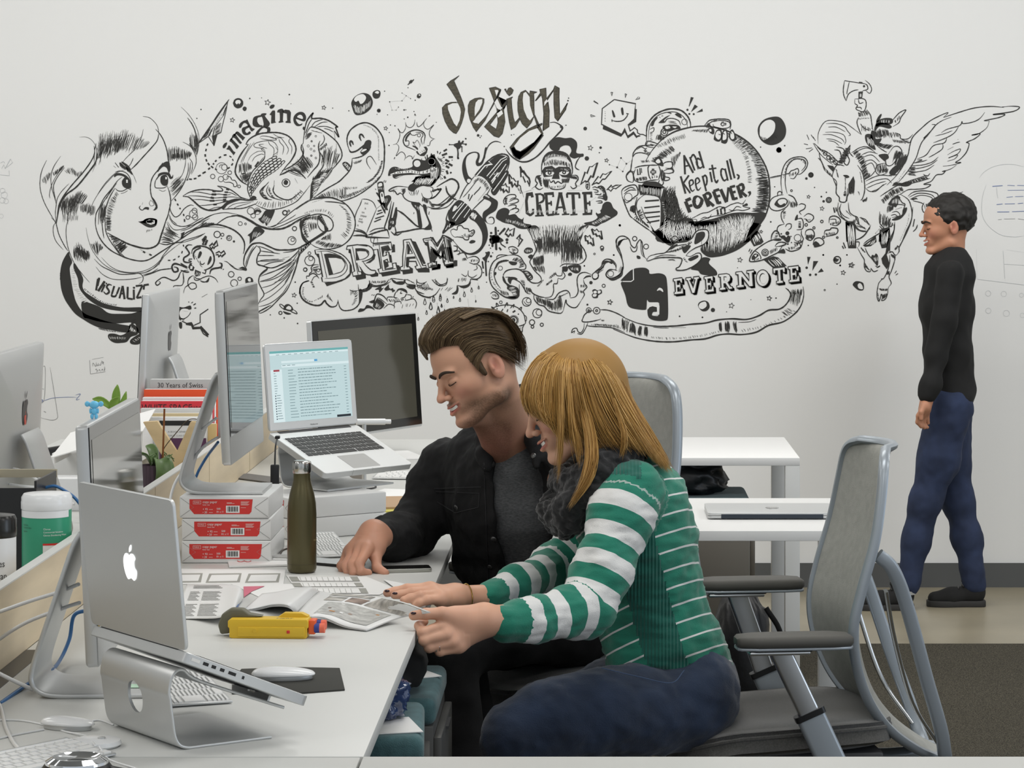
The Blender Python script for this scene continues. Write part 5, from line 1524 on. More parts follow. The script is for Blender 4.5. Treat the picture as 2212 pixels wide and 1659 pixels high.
MURAL+=r'''
@smiling_badge_drawing
=K
L2.6 370,168 592,212 585,275 578,370 515,430 535,495 580,460 610,485 612,515 640,530 665,530 705,548
L2.6 370,168 245,262 237,425 445,530 475,470 510,555 570,505 605,555 640,545
F 580,265 604,268 598,400 530,440 515,430 578,370
F 255,440 445,530 475,470 480,490 510,540 575,505 600,545 635,535 600,570 570,530 510,572 480,510 440,555 250,475
G 345,285 360,285 380,340 378,350 360,350
G 440,260 460,255 468,320 455,330 445,310
S2.8 345,385 400,395 460,385 500,345 510,315
L2.4 345,375 347,400
L2.4 495,312 520,318
H6,1.4 270,285 270,400 | 280,287 280,402
L1.6 335,92 352,92 345,130 335,92
L1.6 482,108 498,112 484,148 482,108
L1.6 632,142 632,158 592,170 620,140
L1.6 158,178 165,185 203,212 155,188
L1.6 125,325 172,343 128,347 125,325
@astronaut_drawing
=K
S3.6 705,600 705,500 720,420 780,340 860,290 960,265 1060,280 1130,340 1160,410 1160,460
S2 725,590 730,480 760,400 830,330 920,300 1010,300 1080,340 1120,400 1130,460
S2 735,480 780,460 775,500 740,510
H5,1.8 735,510 735,600 | 770,500 770,600
H3,1.6 830,350 880,320 | 850,370 890,340
G 750,440 770,390 810,350 820,360 790,400 775,440
G 1000,320 1040,310 1070,350 1060,360 1020,340
G 830,410 900,350 960,320 900,300 960,305 950,330 890,380 890,400
S2.4 830,410 890,405 920,370 980,365 1040,390 1060,440
H5,1.4 920,380 930,430 | 1030,390 1040,440
G 870,460 900,435 1020,430 1060,470 1000,480 940,500 900,490
g 900,450 940,445 950,465 910,475
g 970,450 1020,450 1000,465
+H6,1.4 880,450 1050,440 | 900,490 1040,470
C 890,505 36 3
C 890,505 16 3
S2.2 830,590 850,530 870,470
H12,2.2 820,520 900,540 | 800,600 880,590
C 1100,400 30 1.8
S2.6 690,640 720,600 830,630
S2 720,610 700,650 790,670
H4,2.6 740,620 780,630 | 740,650 780,655
S3 560,770 570,720 620,660 690,645 800,640
S2.6 560,770 590,730 650,720 720,740
S3 560,770 550,830 540,900 520,920 495,960 510,1010 560,1030
S2.6 500,960 530,920 560,930 570,1000 560,1030
S2.2 600,690 650,660 690,680 710,670
H10,1.6 660,700 720,760 | 700,680 760,720
H10,1.4 640,800 720,790 | 660,830 740,820
S2.8 580,880 640,860 740,850 830,850
S2.8 570,1000 640,1030 740,1010 830,1000
S2.4 590,890 570,950 590,1020
S2.8 740,850 720,880 730,960 750,1000
S2.8 830,850 850,920 830,1000
H18,2 590,980 700,960 | 600,1020 720,1010
L2.6 610,890 615,950 640,945 635,880
L2.2 650,880 655,930
L2.4 750,910 765,910 765,890 780,890 780,910 800,910 800,930 780,930 780,950 765,950 765,930 750,930 750,910
H5,1.8 750,960 830,950 | 750,995 825,990
G 780,800 830,760 870,810 880,860 830,850 800,830
g 800,810 830,785 850,820 820,830
S2.6 870,850 900,820 960,815 980,840 960,880 900,880
S2.6 880,910 930,890 980,895 985,920 940,935 880,930
S2.6 870,950 900,970 940,980 940,1000 900,1010 860,990
S2.6 840,1000 830,1040 850,1060 880,1040 870,1000
H14,2.6 860,880 900,930 | 850,1000 890,1040
H6,2.4 960,880 980,940 | 980,870 985,930
H5,2 540,900 575,910 | 530,920 570,930
G 680,1030 800,1020 870,1060 880,1090 700,1090 660,1080
F 620,1050 700,1060 860,1080 850,1200 820,1180 720,1150 640,1160 620,1100
h22,1.4 640,1060 850,1090 | 640,1140 840,1180
S3 450,1170 450,1110 500,1070 580,1055 610,1090 615,1150 580,1180 500,1240 470,1200
S2.4 470,1120 540,1080 590,1100
S2.4 470,1150 530,1110 600,1110
C 515,1180 40 1.8
H8,2 480,1240 600,1180 | 490,1250 610,1190
S3 450,1170 490,1280 530,1370 560,1400
S2.4 610,1180 590,1250 590,1340 620,1420
H10,3 540,1270 590,1290 | 530,1330 600,1380
G 540,1280 590,1270 590,1340 550,1330
S3 560,1400 640,1460 740,1530
S3 650,1180 690,1155 760,1160 830,1180 860,1260 860,1400 840,1500 790,1530 740,1450 690,1380 650,1280
S2.4 650,1180 610,1220 600,1290 640,1400 720,1480
F 690,1215 835,1205 835,1222 690,1232
F 680,1285 840,1268 842,1282 682,1300
F 680,1340 845,1325 845,1340 684,1355
F 690,1390 845,1372 845,1386 695,1402
F 705,1440 840,1415 838,1432 715,1452
f 740,1460 850,1430 840,1500 790,1535
H12,2 600,1340 640,1420 | 650,1300 690,1400
H14,2.4 570,1400 740,1510 | 600,1370 700,1450
S3 1305,440 1350,390 1400,375 1480,370 1560,380 1580,430 1570,480
S2.4 1330,440 1380,400 1440,380
S2.4 1400,400 1470,385 1560,400 1570,450 1500,470 1410,450 1395,420
L2 1475,420 1490,415 1485,405 1505,402 1505,415 1530,415 1530,430 1505,432 1500,442 1485,438 1475,420
H8,2.4 1310,430 1350,400 | 1340,470 1390,460
G 1345,470 1390,460 1410,490 1400,530 1360,510
g 1355,480 1375,475 1380,500 1360,500
G 1405,560 1430,490 1480,480 1490,560 1460,605 1410,590
g 1420,550 1435,500 1470,500 1475,560 1450,585
G 1480,600 1495,500 1540,480 1550,580 1530,625 1490,620
g 1495,580 1505,510 1530,500 1535,570 1510,590
G 1560,560 1570,500 1600,480 1630,540 1640,580 1600,600
g 1575,550 1585,500 1610,520 1615,570 1590,580
+H4,3 1425,530 1600,500 | 1470,540 1620,530
@planet_drawing
=K
S3.4 700,800 760,700 860,590 980,510 1120,465 1260,445 1400,455 1560,500 1700,570 1820,670 1910,800 1965,930 1985,1080 1980,1220 1945,1360 1870,1480 1760,1600 1700,1659
S3.4 740,1530 830,1610 880,1659
H50,2.6 1600,490 1740,590 1850,700 1930,830 1975,980 | 1580,530 1690,620 1790,720 1860,850 1880,960
H40,1.8 1660,560 1800,700 1890,850 1940,980 | 1600,600 1740,720 1820,860 1850,960
H50,2.4 1975,960 1985,1100 1975,1240 1945,1350 | 1830,980 1850,1100 1830,1230 1790,1330
H40,2 1980,1000 1985,1200 1960,1330 | 1900,1000 1900,1180 1870,1310
H40,1.3 1560,520 1740,700 1800,900 1800,1040 | 1530,560 1690,740 1740,900 1750,1040
H26,1.3 1200,480 1350,470 | 1170,500 1340,520
H34,2.2 730,800 860,700 960,640 | 830,830 940,760 1010,700
H26,1.4 800,640 960,560 1100,520 | 830,680 980,620 1120,570
H20,1.4 960,760 1060,700 | 980,900 1060,740
G 1210,1460 1280,1430 1380,1410 1480,1380 1580,1350 1680,1340 1800,1345 1950,1350 1880,1480 1780,1580 1700,1659 890,1659 800,1560 760,1530 850,1500 900,1400 1000,1420 1100,1400 1180,1410
h110,1.7 900,1380 1000,1430 1120,1420 1220,1480 1400,1440 1600,1360 1800,1360 | 860,1600 1000,1640 1130,1600 1280,1640 1450,1600 1660,1640 1740,1500
h60,1.4 1450,1400 1640,1370 1840,1370 | 1560,1540 1700,1640 1780,1500
H60,2.6 880,1080 1000,1060 1020,1160 1060,1280 1180,1400 | 850,1200 880,1280 900,1380 1000,1440 1120,1480
H50,2.2 870,1100 980,1080 1010,1200 | 870,1400 980,1420 1100,1440
H40,2 900,1150 990,1300 1140,1400 | 880,1380 1000,1500 1120,1500
G 855,1180 900,1220 890,1360 960,1420 880,1560 820,1560 850,1440
h12,1.2 860,1220 900,1500 | 890,1230 930,1480
h4,4 1455,1490 1475,1510 | 1460,1485 1480,1505
c 1463,1500 15
c 1530,1478 13
c 1600,1465 16
S2.2 1150,1415 1200,1390 1280,1350 1340,1340 1400,1310 1460,1280 1520,1290 1580,1260 1650,1240 1700,1250 1735,1208
S2.2 1735,1208 1705,1275 1780,1295 1710,1320 1640,1315 1560,1340 1480,1370 1400,1380 1330,1400 1260,1430 1215,1455 1225,1415 1150,1415
S2 1265,1410 1310,1390 1350,1400 1380,1360
S2 1560,1310 1600,1320 1640,1280 1690,1290
G 1700,1275 1745,1245 1755,1270
h24,1.2 1000,1060 1040,1060 | 1000,1060 1040,1060
=M
G 690,80 760,0 1500,0 1560,60 1500,140 1400,220 1300,265 1220,285 1140,285 1080,230 1100,160 1060,130 1010,170 940,140 860,190 800,180
G 1100,290 1160,300 1150,340 1210,400 1205,440 1090,430 1060,400 1000,385 1060,340
h100,1.3 760,20 1000,10 1240,5 1500,20 | 820,180 1010,160 1180,270 1440,180
h60,1.3 1140,30 1480,30 | 1180,240 1420,180
h30,1.2 720,60 860,170 | 780,20 930,130
@magic_lamp_drawing
=M
g 640,310 660,280 700,265 780,250 830,200 880,170 960,160 1010,130 1040,80 1090,60 1140,70 1145,130 1110,180 1040,210 980,250 960,280 1000,280 1050,255 1080,260 1085,300 1040,350 960,390 890,395 880,380 910,360 925,300 850,290 760,290 700,300 640,320
+S3 640,310 660,280 720,262 790,250 840,200 880,170 960,160 1010,130 1040,80 1090,60 1140,70 1145,130 1110,180 1040,210 985,245 960,275
+S3 960,275 1000,280 1050,255 1080,260 1085,300 1040,350 960,390 890,395 880,380 910,360 925,300 850,290 760,290 700,300 645,318 635,300
+G 1040,110 1060,85 1110,80 1115,120 1080,160 1030,180
+S2.4 800,250 860,235 940,210 1010,165
+S2.4 810,235 870,200 960,180
+H26,2 805,235 890,210 1000,150 | 810,255 900,240 1010,175
+G 830,210 880,180 890,190 840,225
+G 930,215 980,190 1000,200 960,250 940,250
+H6,1.8 930,300 960,330 | 950,290 980,330
+G 980,300 1050,270 1060,290 1000,320
+C 868,140 26 3
+S2.6 845,150 870,160 895,150
+L2 840,170 850,190
+S2 700,290 780,270 880,275
+S2 810,310 850,308 870,315
S2.6 635,300 600,270 590,220 590,160 580,145 560,170 540,210 510,190 490,140 450,115 410,120 390,150 390,210 420,270 440,330 440,390 400,440 340,460 305,440 320,400 370,390 395,400
S2.6 620,290 605,240 600,170 580,140
S2.4 500,200 520,240 550,235 560,190
S2 390,210 430,150 490,135
S2.4 440,390 430,440 380,470 330,470
S2.4 380,400 385,350 350,310 300,305 275,330 275,370 230,400 190,430 200,470 235,460 240,420 280,390
S2.4 280,370 300,335 350,325 370,350
C 538,135 18 3
C 632,200 20 2.6
G 555,275 580,280 585,300 560,300
C 270,212 14 2.2
D 365,270 7
C 207,260 7 1.6
D 415,25 10
@elephant_badge
=M
G 432,482 430,470 520,388 522,470 510,485
G 425,510 440,490 500,488 525,480 530,440 525,395 550,378 620,375 655,395 665,425 740,420 790,440 805,500 812,640 812,780 790,810 720,812 665,795 645,760 648,700 690,690 720,700 722,735 690,740 680,765 700,772 735,765 740,680 730,662 660,660 640,640 635,700 620,722 520,710 480,680 460,600
f 640,660 730,660 742,690 740,760 700,772 680,765 690,742 722,738 720,700 685,692 660,700 645,720 636,700
g 720,565 740,540 765,550 772,575 745,560
L3 432,486 505,484 524,474 524,388
l2.4 436,488 508,488 528,474 526,388
@brand_lettering
=M
W EVERNOTE
@fish_rocket_drawing
=N
g 95,1190 120,1130 180,1060 280,990 380,960 430,970 440,1020 400,1090 300,1140 200,1190 120,1195
+S3 440,1020 400,1090 330,1130 220,1180 110,1195 95,1170 130,1100 200,1040 300,980 400,955 430,965
+S2.4 145,1080 190,1110 220,1165
+G 115,1150 150,1110 190,1130 130,1180
+f 140,1130 170,1120 160,1150
+H4,3 150,1170 220,1150 | 130,1190 230,1170
+C 257,1100 36 2.8
+C 257,1102 22 2.6
+D 257,1102 11
+S3 360,1035 390,1000 440,990 480,1005 430,1030 365,1038
+S3 320,970 330,910 365,870 400,890 410,940
+H5,2 340,950 370,880 | 400,950 395,890
+G 345,970 410,955 430,970 400,980
+G 390,1100 450,1060 470,1105 420,1105
+H12,1.6 300,1070 380,1040 | 310,1130 390,1080
L2.4 85,1090 100,1060
L2.4 100,1110 120,1070
S2.6 305,310 380,295 430,285
S1.8 305,320 430,295
S2.6 440,480 425,380 430,280 460,180 520,115 600,92 670,100 705,150 690,210 640,265 600,280
S2.6 490,480 470,380 475,260 500,180 560,120 640,115 680,140 680,190 640,240
H26,1.4 440,300 500,140 600,100 690,140 | 460,320 520,160 600,115 680,180
S2.4 520,300 510,270 530,240 560,230 600,215 610,250 590,280 560,320 520,315
H5,2 520,260 600,240 | 530,300 590,280
L2.4 470,275 520,262
S2.6 450,490 390,500 330,530 300,590 320,640 380,660 450,640 500,600 510,550
S2.6 380,610 360,590 400,540 460,530 490,560 460,610 400,620 370,600
G 365,600 370,570 400,545 390,570 420,600 460,580 470,600 420,620
S2.4 390,510 390,470 410,455 430,465 430,490
S2.8 500,490 560,520 600,600
S2.4 500,540 490,610
H10,2 510,550 600,560 | 530,640 600,620
S2.4 470,640 430,680 430,740 460,800
H6,2 440,660 440,740 | 490,650 470,740
S2.4 610,600 640,585 680,600 670,640 620,670 640,700
G 580,720 600,700 600,750 570,760
S2.6 460,800 400,820 385,870 420,930 440,960
S2.4 470,830 490,800 530,800 530,840 500,860
S2.6 590,750 640,740 660,790 650,850 590,860
H6,3 600,770 600,840 | 640,780 640,840
S2.6 640,860 640,910 660,960 620,1000 560,990
C 600,945 36 2
S3 660,960 630,1050 570,1080 520,1085 470,1060
S2.6 620,1000 630,1040 580,1060
H10,2 560,1000 640,960 | 580,1050 650,1000
H8,1.6 490,1040 570,1030 | 510,1075 570,1070
G 425,930 460,920 480,940 500,920 525,940 510,990 480,990
D 492,897 22
D 428,903 9
D 497,1010 10
D 535,995 7
D 530,930 7
S2.6 665,720 710,690 760,710 765,745 720,780 690,750 665,745
H4,2 680,750 740,740 | 690,775 740,765
S3 680,920 690,870 740,855 770,880 775,930 740,970 700,960 680,940
H14,2.4 680,910 770,900 | 700,965 760,960
S2.8 760,1020 780,960 830,945 870,970 870,1010 800,1040 770,1040
G 765,1010 790,980 830,1010 830,1035 780,1040
S3 930,790 940,730 990,715 1040,740 1050,780 1010,815 960,810
S2 940,750 1000,750 1000,790
H8,2.6 930,790 1040,760 | 940,815 1030,800
S3 880,920 890,870 940,860 960,840 1020,850 1010,900 930,925 890,935
H8,2.4 880,890 990,880 | 900,935 990,915
C 873,938 12 3
D 692,320 14
D 740,282 24
C 740,282 24 3
D 403,20 30
C 535,448 10 2.6
D 358,407 7
D 778,414 7
D 317,777 9
D 903,465 8
D 850,511 10
D 874,560 14
C 928,546 26 4
C 928,546 12 3
C 855,773 14 3
C 690,808 14 3
C 772,840 12 3
D 712,1025 8
C 1018,942 9 3
D 870,1125 10
D 1120,1125 8
C 1017,1178 36 3
H8,2 985,1160 1040,1160 | 990,1200 1020,1205
D 1048,1236 10
D 1015,1433 7
C 885,1495 8 1.8
* 715,512 20
* 857,636 24
* 1080,1312 26
* 1160,1235 26
* 215,880 18
* 300,1583 26
D 372,1580 8
F 700,1145 737,1147 708,1230
F 765,1190 818,1190 755,1293
F 850,1265 875,1300 812,1312
D 695,1260 14
D 732,1335 14
D 792,1332 13
L3 978,625 990,680
L3 1003,625 1010,665
L3 1070,1030 1085,1060
L3 1082,995 1105,1055
=K
S2.6 1985,980 2200,930
G 1860,500 1870,440 1920,380 2000,350 2080,350 2130,400 2155,480 2140,560 2080,620 2000,642 1930,620 1880,570
g 1880,500 1890,440 1940,390 2000,380 2040,420 2030,500 1980,560 1920,590 1885,550
+H22,1.2 1880,540 1960,560 2040,500 | 1900,600 1980,620 2080,560
D 2080,690 28
D 1890,662 7
D 2140,647 8
D 68,470 20
D 228,668 14
D 215,720 7
D 85,780 24
* 122,670 28
* 290,800 22
D 440,775 9
D 496,835 9
D 400,873 10
D 458,915 8
D 320,845 7
: 440,775 496,835
: 496,835 458,915
: 458,915 400,873
: 400,873 440,775
: 400,873 320,845
: 496,835 543,805
F 1165,142 1195,148 1150,240 1143,240
F 1205,220 1238,242 1165,300
F 1285,262 1290,292 1220,305
D 1130,275 12
D 1150,318 11
D 1195,320 11
D 428,1475 11
=M
* 1405,310 22
* 1335,687 24
* 1647,626 22
* 333,660 22
G 1060,690 1070,660 1110,645 1145,660 1155,700 1130,730 1090,730
g 1065,690 1080,665 1120,655 1130,690 1100,715 1075,710
D 1182,723 18
D 908,775 7
D 1096,783 7
D 1295,738 4
D 1495,638 4
D 1385,375 4
@wall_motto_lettering
=K
L4.4 1095,745 1105,945
L4.4 1095,750 1190,930
L3.4 1110,860 1155,850
L4 1155,765 1205,905
S4 1160,790 1190,740 1225,800 1240,895
S4 1270,800 1235,780 1225,830 1255,880 1290,860
L4.4 1250,705 1300,880
L4.4 1060,965 1110,1145
L4 1145,955 1085,1040
L4 1085,1035 1160,1140
S3.6 1150,1070 1190,1040 1180,1005 1150,1020 1160,1090 1180,1120 1205,1100
S3.6 1215,1050 1255,1020 1240,985 1215,1000 1220,1070 1240,1110 1270,1080
L4 1285,960 1325,1120
S3.8 1290,985 1310,955 1330,980 1330,1040 1310,1070
L4 1365,920 1385,1025
D 1360,890 10
L4 1385,845 1410,990
S4 1410,990 1430,1030 1450,1000
L3.4 1365,890 1430,880
S4 1520,900 1485,890 1480,950 1510,1010 1545,985
L4 1520,885 1550,1010
L4.4 1540,800 1585,1000
L4.4 1570,785 1620,985
S4 1640,945 1665,965 1650,1000
L8 1110,1225 1155,1340
L7 1110,1220 1165,1195
L6 1135,1280 1180,1265
S8 1240,1170 1205,1190 1200,1250 1225,1285 1260,1270 1280,1210 1240,1170
L8 1300,1150 1350,1280
S6.4 1305,1155 1350,1140 1370,1180 1325,1220
L6.6 1335,1215 1405,1275
L7.6 1400,1120 1450,1250
L6 1400,1120 1460,1100
L5.4 1420,1180 1470,1165
L6 1445,1245 1480,1235
L7.4 1475,1100 1535,1235
L5 1555,1080 1540,1230
L7.6 1570,1080 1610,1210
L5.6 1570,1080 1625,1065
L5.4 1590,1135 1630,1125
L5.6 1605,1205 1650,1190
L7.6 1650,1060 1690,1190
S6.4 1655,1065 1700,1050 1710,1100 1670,1130
L6.4 1680,1120 1745,1175
G 1755,1130 1785,1120 1790,1150 1760,1180 1770,1150
L4 1440,1310 1448,1360
D 1435,1295 8
L4 1475,1300 1482,1355
S4 1478,1310 1500,1290 1515,1300 1520,1345
L2.6 1430,1318 1445,1312
L2.6 1435,1362 1460,1358
L2.6 1470,1358 1495,1354
L2.6 1508,1350 1530,1344
@unicorn_drawing
=O
L1.8 130,685 380,905
S1.8 120,682 200,800 320,900
H10,3 150,710 370,890 | 175,735 330,895
S2.2 160,720 190,745 240,760 300,800 350,850 390,880
C 240,785 18 2.6
C 275,825 20 2.6
C 310,850 22 2.6
C 345,875 20 2.6
L1.6 60,600 80,650
L1.6 120,620 145,660
L1.6 30,690 70,700
L1.6 50,740 110,730
L1.6 80,770 120,740
L1.6 100,600 130,640
S1.8 170,690 170,600 200,520 250,465 330,460 430,480 520,540 590,595
S1.8 250,490 350,490 430,520 460,560 490,600 470,610
S1.6 270,525 350,525 440,570
S1.6 240,575 330,575 420,600 445,660 430,700
S1.6 215,600 300,600 400,640 430,680
S1.6 250,640 330,650 410,690
S1.6 270,660 330,670 380,710
S2 180,780 190,830 210,880
S2.8 170,830 200,860 240,940 310,1000
F 215,910 260,950 310,1000 320,1030 270,990 230,950
h5,1.2 230,920 300,980 | 240,960 300,1010
F 260,900 320,910 340,940 320,970 280,930
S2.6 310,1010 330,940 360,900 400,900 430,910
S2.8 310,1010 330,1060 350,1110 350,1180 380,1220 385,1260 440,1265 455,1210 460,1130
S2 320,1030 350,1060 355,1110
S2.6 455,1260 460,1210 500,1130
G 420,1000 460,1000 480,1020 450,1030 430,1015
S2 425,1180 440,1160 440,1200
D 435,1195 14
H14,1.2 430,1020 450,1110 | 450,1030 430,1180
F 470,1090 520,1010 535,1060 530,1150 500,1130 490,1190 470,1150
H12,2.4 470,1100 530,1090 | 465,1200 530,1200
H10,1.4 340,930 360,1010 | 360,950 380,1040
S2.6 440,830 430,880 460,900 480,850 450,800 430,830
H30,2.4 360,880 400,780 440,730 | 430,890 470,820 500,740
S2.6 330,750 380,760 400,820 390,880
S2.4 350,720 420,740 440,800
S2.6 490,700 450,760 440,810
S2.4 490,700 480,770 520,820
H40,2.6 500,780 560,860 600,960 620,1060 | 560,740 640,840 660,940 700,1000
S2 500,780 580,730 660,720 740,780
S2 560,760 650,730 720,760
S1.8 600,800 680,770 760,790
S1.8 600,830 700,800 780,870
S1.8 620,870 700,850 760,900
S1.8 620,920 700,880 740,960
S2 640,1040 700,1000 740,950
S2 640,1060 720,1020 800,1000 900,1010
S2 640,1100 720,1060 800,1040 860,1040 900,1080
S1.8 650,1130 740,1090 840,1060
S2 640,1130 680,1160 740,1160 800,1110 850,1080
S2 700,1160 760,1140 820,1090
S2 870,1000 920,1000 960,990
S2.6 560,900 610,980 630,1080 630,1160 610,1230 590,1250
H10,2 600,1250 660,1210 | 620,1270 650,1260
H16,1.4 580,960 600,1070 | 590,970 610,1080
H8,1.4 560,1160 580,1190 | 580,1165 580,1200
S2.6 370,1270 365,1350 380,1400 430,1440 500,1480 530,1490
S2 400,1280 385,1340 420,1400 480,1430
H26,2.2 385,1300 400,1390 480,1450 550,1420 | 375,1350 410,1430 490,1490 540,1490
H10,1.6 440,1340 500,1400 | 450,1360 500,1410
S2.4 470,1270 480,1360 520,1400 560,1420 580,1500
L2.4 540,1410 575,1490
S2.4 525,1480 550,1530 600,1555 650,1560
H12,1.8 540,1480 650,1550 | 560,1470 640,1520
S2.2 580,1420 640,1440 680,1500
H14,1.8 590,1410 680,1480 | 600,1440 680,1500
F 440,1460 530,1490 530,1659 450,1659
h8,1.6 460,1480 520,1500 | 460,1659 520,1659
H10,2.6 780,1360 900,1420 | 780,1500 880,1520
H10,2.6 800,1420 920,1470 | 820,1540 900,1520
S2.4 690,1500 620,1600 530,1650
S2.6 780,1360 780,1470 820,1540 720,1610 640,1659
S2.2 690,1490 680,1540
S2 800,1530 860,1520 920,1490
F 780,1540 880,1520 860,1659 770,1659
h7,1.6 790,1560 870,1540 | 790,1659 860,1659
S2.6 985,1190 1060,1240 1090,1310 1100,1400 1080,1480 1040,1560 1000,1659
S2.4 925,1480 920,1560 890,1659
H20,1.2 1070,1370 1050,1480 980,1640 | 1075,1380 1055,1490 985,1650
S2.4 785,1210 860,1160 940,1110 1000,1090
H30,2.4 790,1240 880,1150 1000,1110 | 820,1290 910,1220 1030,1160
H24,2.6 900,1110 1030,1110 | 930,1060 1060,1090
F 900,1230 960,1200 985,1220 960,1290 940,1320 860,1290
h8,1.4 905,1240 970,1220 | 900,1290 960,1290
S2.6 960,1200 1000,1270 1030,1290 1010,1360 1040,1330
S2 930,1300 980,1290 1030,1300
S2 935,1340 1000,1320
S2 900,1370 950,1360 980,1400 900,1420
S2 890,1400 930,1390 960,1410
G 1010,1340 1050,1320 1040,1370 990,1430 930,1450 900,1440 960,1410 1000,1390
H12,2.4 860,1290 920,1300 | 850,1380 910,1350
L2.6 1125,1435 1110,1510
S2.6 1155,1490 1140,1530 1110,1560
L2.4 325,1320 338,1370
L2.4 345,1320 355,1360
S2.6 1060,1210 1110,1170 1200,1155 1300,1165 1355,1190 1350,1240 1330,1280
S2 1070,1220 1160,1180 1280,1190 1330,1230
S2 1080,1240 1180,1200 1290,1220 1320,1280
H8,3 1080,1230 1140,1220 | 1110,1250 1160,1240
S2.2 1110,1255 1180,1270 1220,1290
S2.4 1220,1270 1200,1320 1220,1370 1290,1365 1340,1350
S2.2 1290,1280 1280,1340 1320,1340 1400,1300 1480,1240 1540,1190 1605,1165
S2.2 1470,1270 1500,1210 1560,1175
H8,1.8 1220,1290 1290,1250 | 1230,1340 1300,1300
=P
F 555,500 660,500 690,600 700,870 590,870 560,700
h9,2.4 575,530 660,530 | 600,850 690,850
S2.4 660,480 690,560 750,620 840,630
H10,1.6 700,580 830,600 | 690,540 790,570
S2.6 890,580 830,670 760,730 665,765 675,780 740,785 730,850
S2.6 1060,640 960,700 860,760 800,810
S2.6 1020,560 1075,630 1060,650
H6,1.8 960,680 1030,600 | 950,670 1020,590
F 790,830 860,780 970,700 980,780 900,840 820,850
h6,1.6 830,830 940,830 | 900,770 970,740
S2.4 710,850 770,960 810,1030 810,1120 840,1180 890,1190 900,1150
S2.4 820,860 860,950 920,1020 980,1100
S2.4 900,1140 940,1190 1000,1170
S2.2 960,1110 1000,1130 1025,1110 980,1140
G 905,1010 920,960 950,970 970,940 1000,980 1000,1090 980,1110 960,1060
h6,1.4 920,990 990,980 | 960,1060 1000,1060
H10,1.8 760,840 830,920 | 760,880 820,940
H8,3 820,1060 860,1150 | 820,1140 890,1180
F 1010,690 1160,590 1170,700 1120,860 1050,870 1020,780
h7,2 1040,690 1150,640 | 1050,850 1120,840
S2.6 1230,500 1220,620 1170,740 1160,900 1180,930
S2.6 1480,300 1460,480 1400,640 1330,780 1290,860 1290,910 1260,960
F 1140,730 1175,730 1165,870 1120,960 1160,1090 1120,1160 1060,1080 1045,1010 1100,940
S2.4 1140,940 1170,920 1200,920 1230,960 1260,960
S2.4 1160,960 1160,1060 1130,1180 1080,1280 1040,1300
S2.4 1240,970 1220,1070 1180,1190 1150,1260 1180,1340 1170,1380
H12,2 1170,930 1240,970 | 1190,990 1240,1040
S2.2 1040,1290 1060,1290 1010,1350 990,1440 985,1500 990,1560 1010,1600 1030,1560 1045,1500 1060,1550 1050,1590 1100,1570 1130,1500 1140,1420 1170,1370
H10,2.4 1000,1420 1140,1420 | 1060,1460 1120,1460
H8,2.4 1000,1480 1020,1590 | 990,1500 1005,1595
H8,2.4 1060,1500 1130,1480 | 1070,1570 1110,1560
L1.8 1230,1215 1255,1180
L1.8 1245,1240 1275,1215
H14,1.4 1130,1180 1160,1180 | 1110,1240 1150,1240
H14,1.4 1240,900 1290,850 | 1220,870 1270,820
D 245,960 12
D 570,960 10
D 478,1105 12
C 437,1030 50 3
G 390,1030 400,1000 430,1010 440,1040 420,1060
* 638,1100 40
* 520,1205 34
G 650,1370 690,1325 760,1330 800,1360 800,1440 740,1450 690,1420
g 720,1370 750,1350 780,1380 790,1430 750,1430 725,1410
@bearded_rider_drawing
=O
L2 432,65 480,72 575,88 630,95
S2.4 432,65 420,150 425,210 448,265
S2.4 448,265 470,200 520,165 570,155
S2 480,75 460,160 455,200
S2 635,60 680,100 700,150 680,190 640,160
S2.4 630,95 655,110 660,150 610,165
L2.6 575,80 610,85
D 625,120 12
F 570,175 615,170 605,245 570,245
h3,1.4 580,190 600,190 | 580,240 600,240
S2.4 535,245 570,245 600,240 640,260 645,320 620,370 570,360 545,340 560,310 535,290 535,245
S2.2 570,250 580,290 620,280
S2.2 545,330 590,330 600,350
H10,2.8 565,375 640,350 | 570,430 690,410
S2.4 650,350 690,410 700,480 710,540
S2.4 570,430 555,480 580,560 600,600
H10,2 570,430 690,430 | 575,455 690,440
H8,1.8 600,500 700,530 | 600,580 720,560
S2 590,490 620,530 680,560
G 745,470 760,430 790,395 800,405 780,450 760,475
G 740,500 760,460 830,435 900,440 910,480 870,500 800,500 750,520
h6,1.6 780,450 890,450 | 790,490 880,490
G 725,560 740,500 790,480 860,490 900,520 870,540 780,520 740,560
S2.4 890,480 930,430 980,380 1040,355 990,430 970,480 910,520
H6,1.8 920,460 990,390 | 930,500 980,450
H30,1.8 720,560 760,540 860,540 | 740,640 800,640 880,620
G 700,560 740,580 740,640 800,640 760,700 720,690 690,640
D 800,610 12
H10,1.8 860,560 960,580 | 880,640 990,620
S2.2 930,580 980,600 990,640 1060,640 1110,595
S2.2 990,640 1070,680 1090,650
H24,1.6 900,640 980,650 1070,650 | 920,680 1000,690 1060,690
H30,2 720,680 760,720 860,750 | 770,680 860,690 920,700
G 640,600 700,600 720,680 740,750 680,720 640,660
h10,1.6 650,620 710,640 | 660,700 730,720
H14,1.8 740,700 820,760 | 790,740 860,780
S2.4 880,770 920,720 970,720 1000,770 960,830 900,900 850,900 840,840 880,770
H14,1.8 940,740 1000,760 | 900,880 980,830
H40,2.6 970,760 1040,780 1060,820 | 920,900 960,980 1020,900
G 880,960 930,910 980,900 1010,880 960,960 920,1000 880,990
H12,2 740,880 840,880 | 760,990 860,970
G 770,800 850,790 870,830 830,860 850,880 800,840
S2 840,880 760,900 740,960 780,1000 850,980
H8,3 780,930 870,930 | 770,990 860,980
@feathered_wing_drawing
=O
S2.4 950,1085 1010,1020 1080,930 1140,830 1170,740 1200,670 1260,600 1330,510 1400,460 1490,425
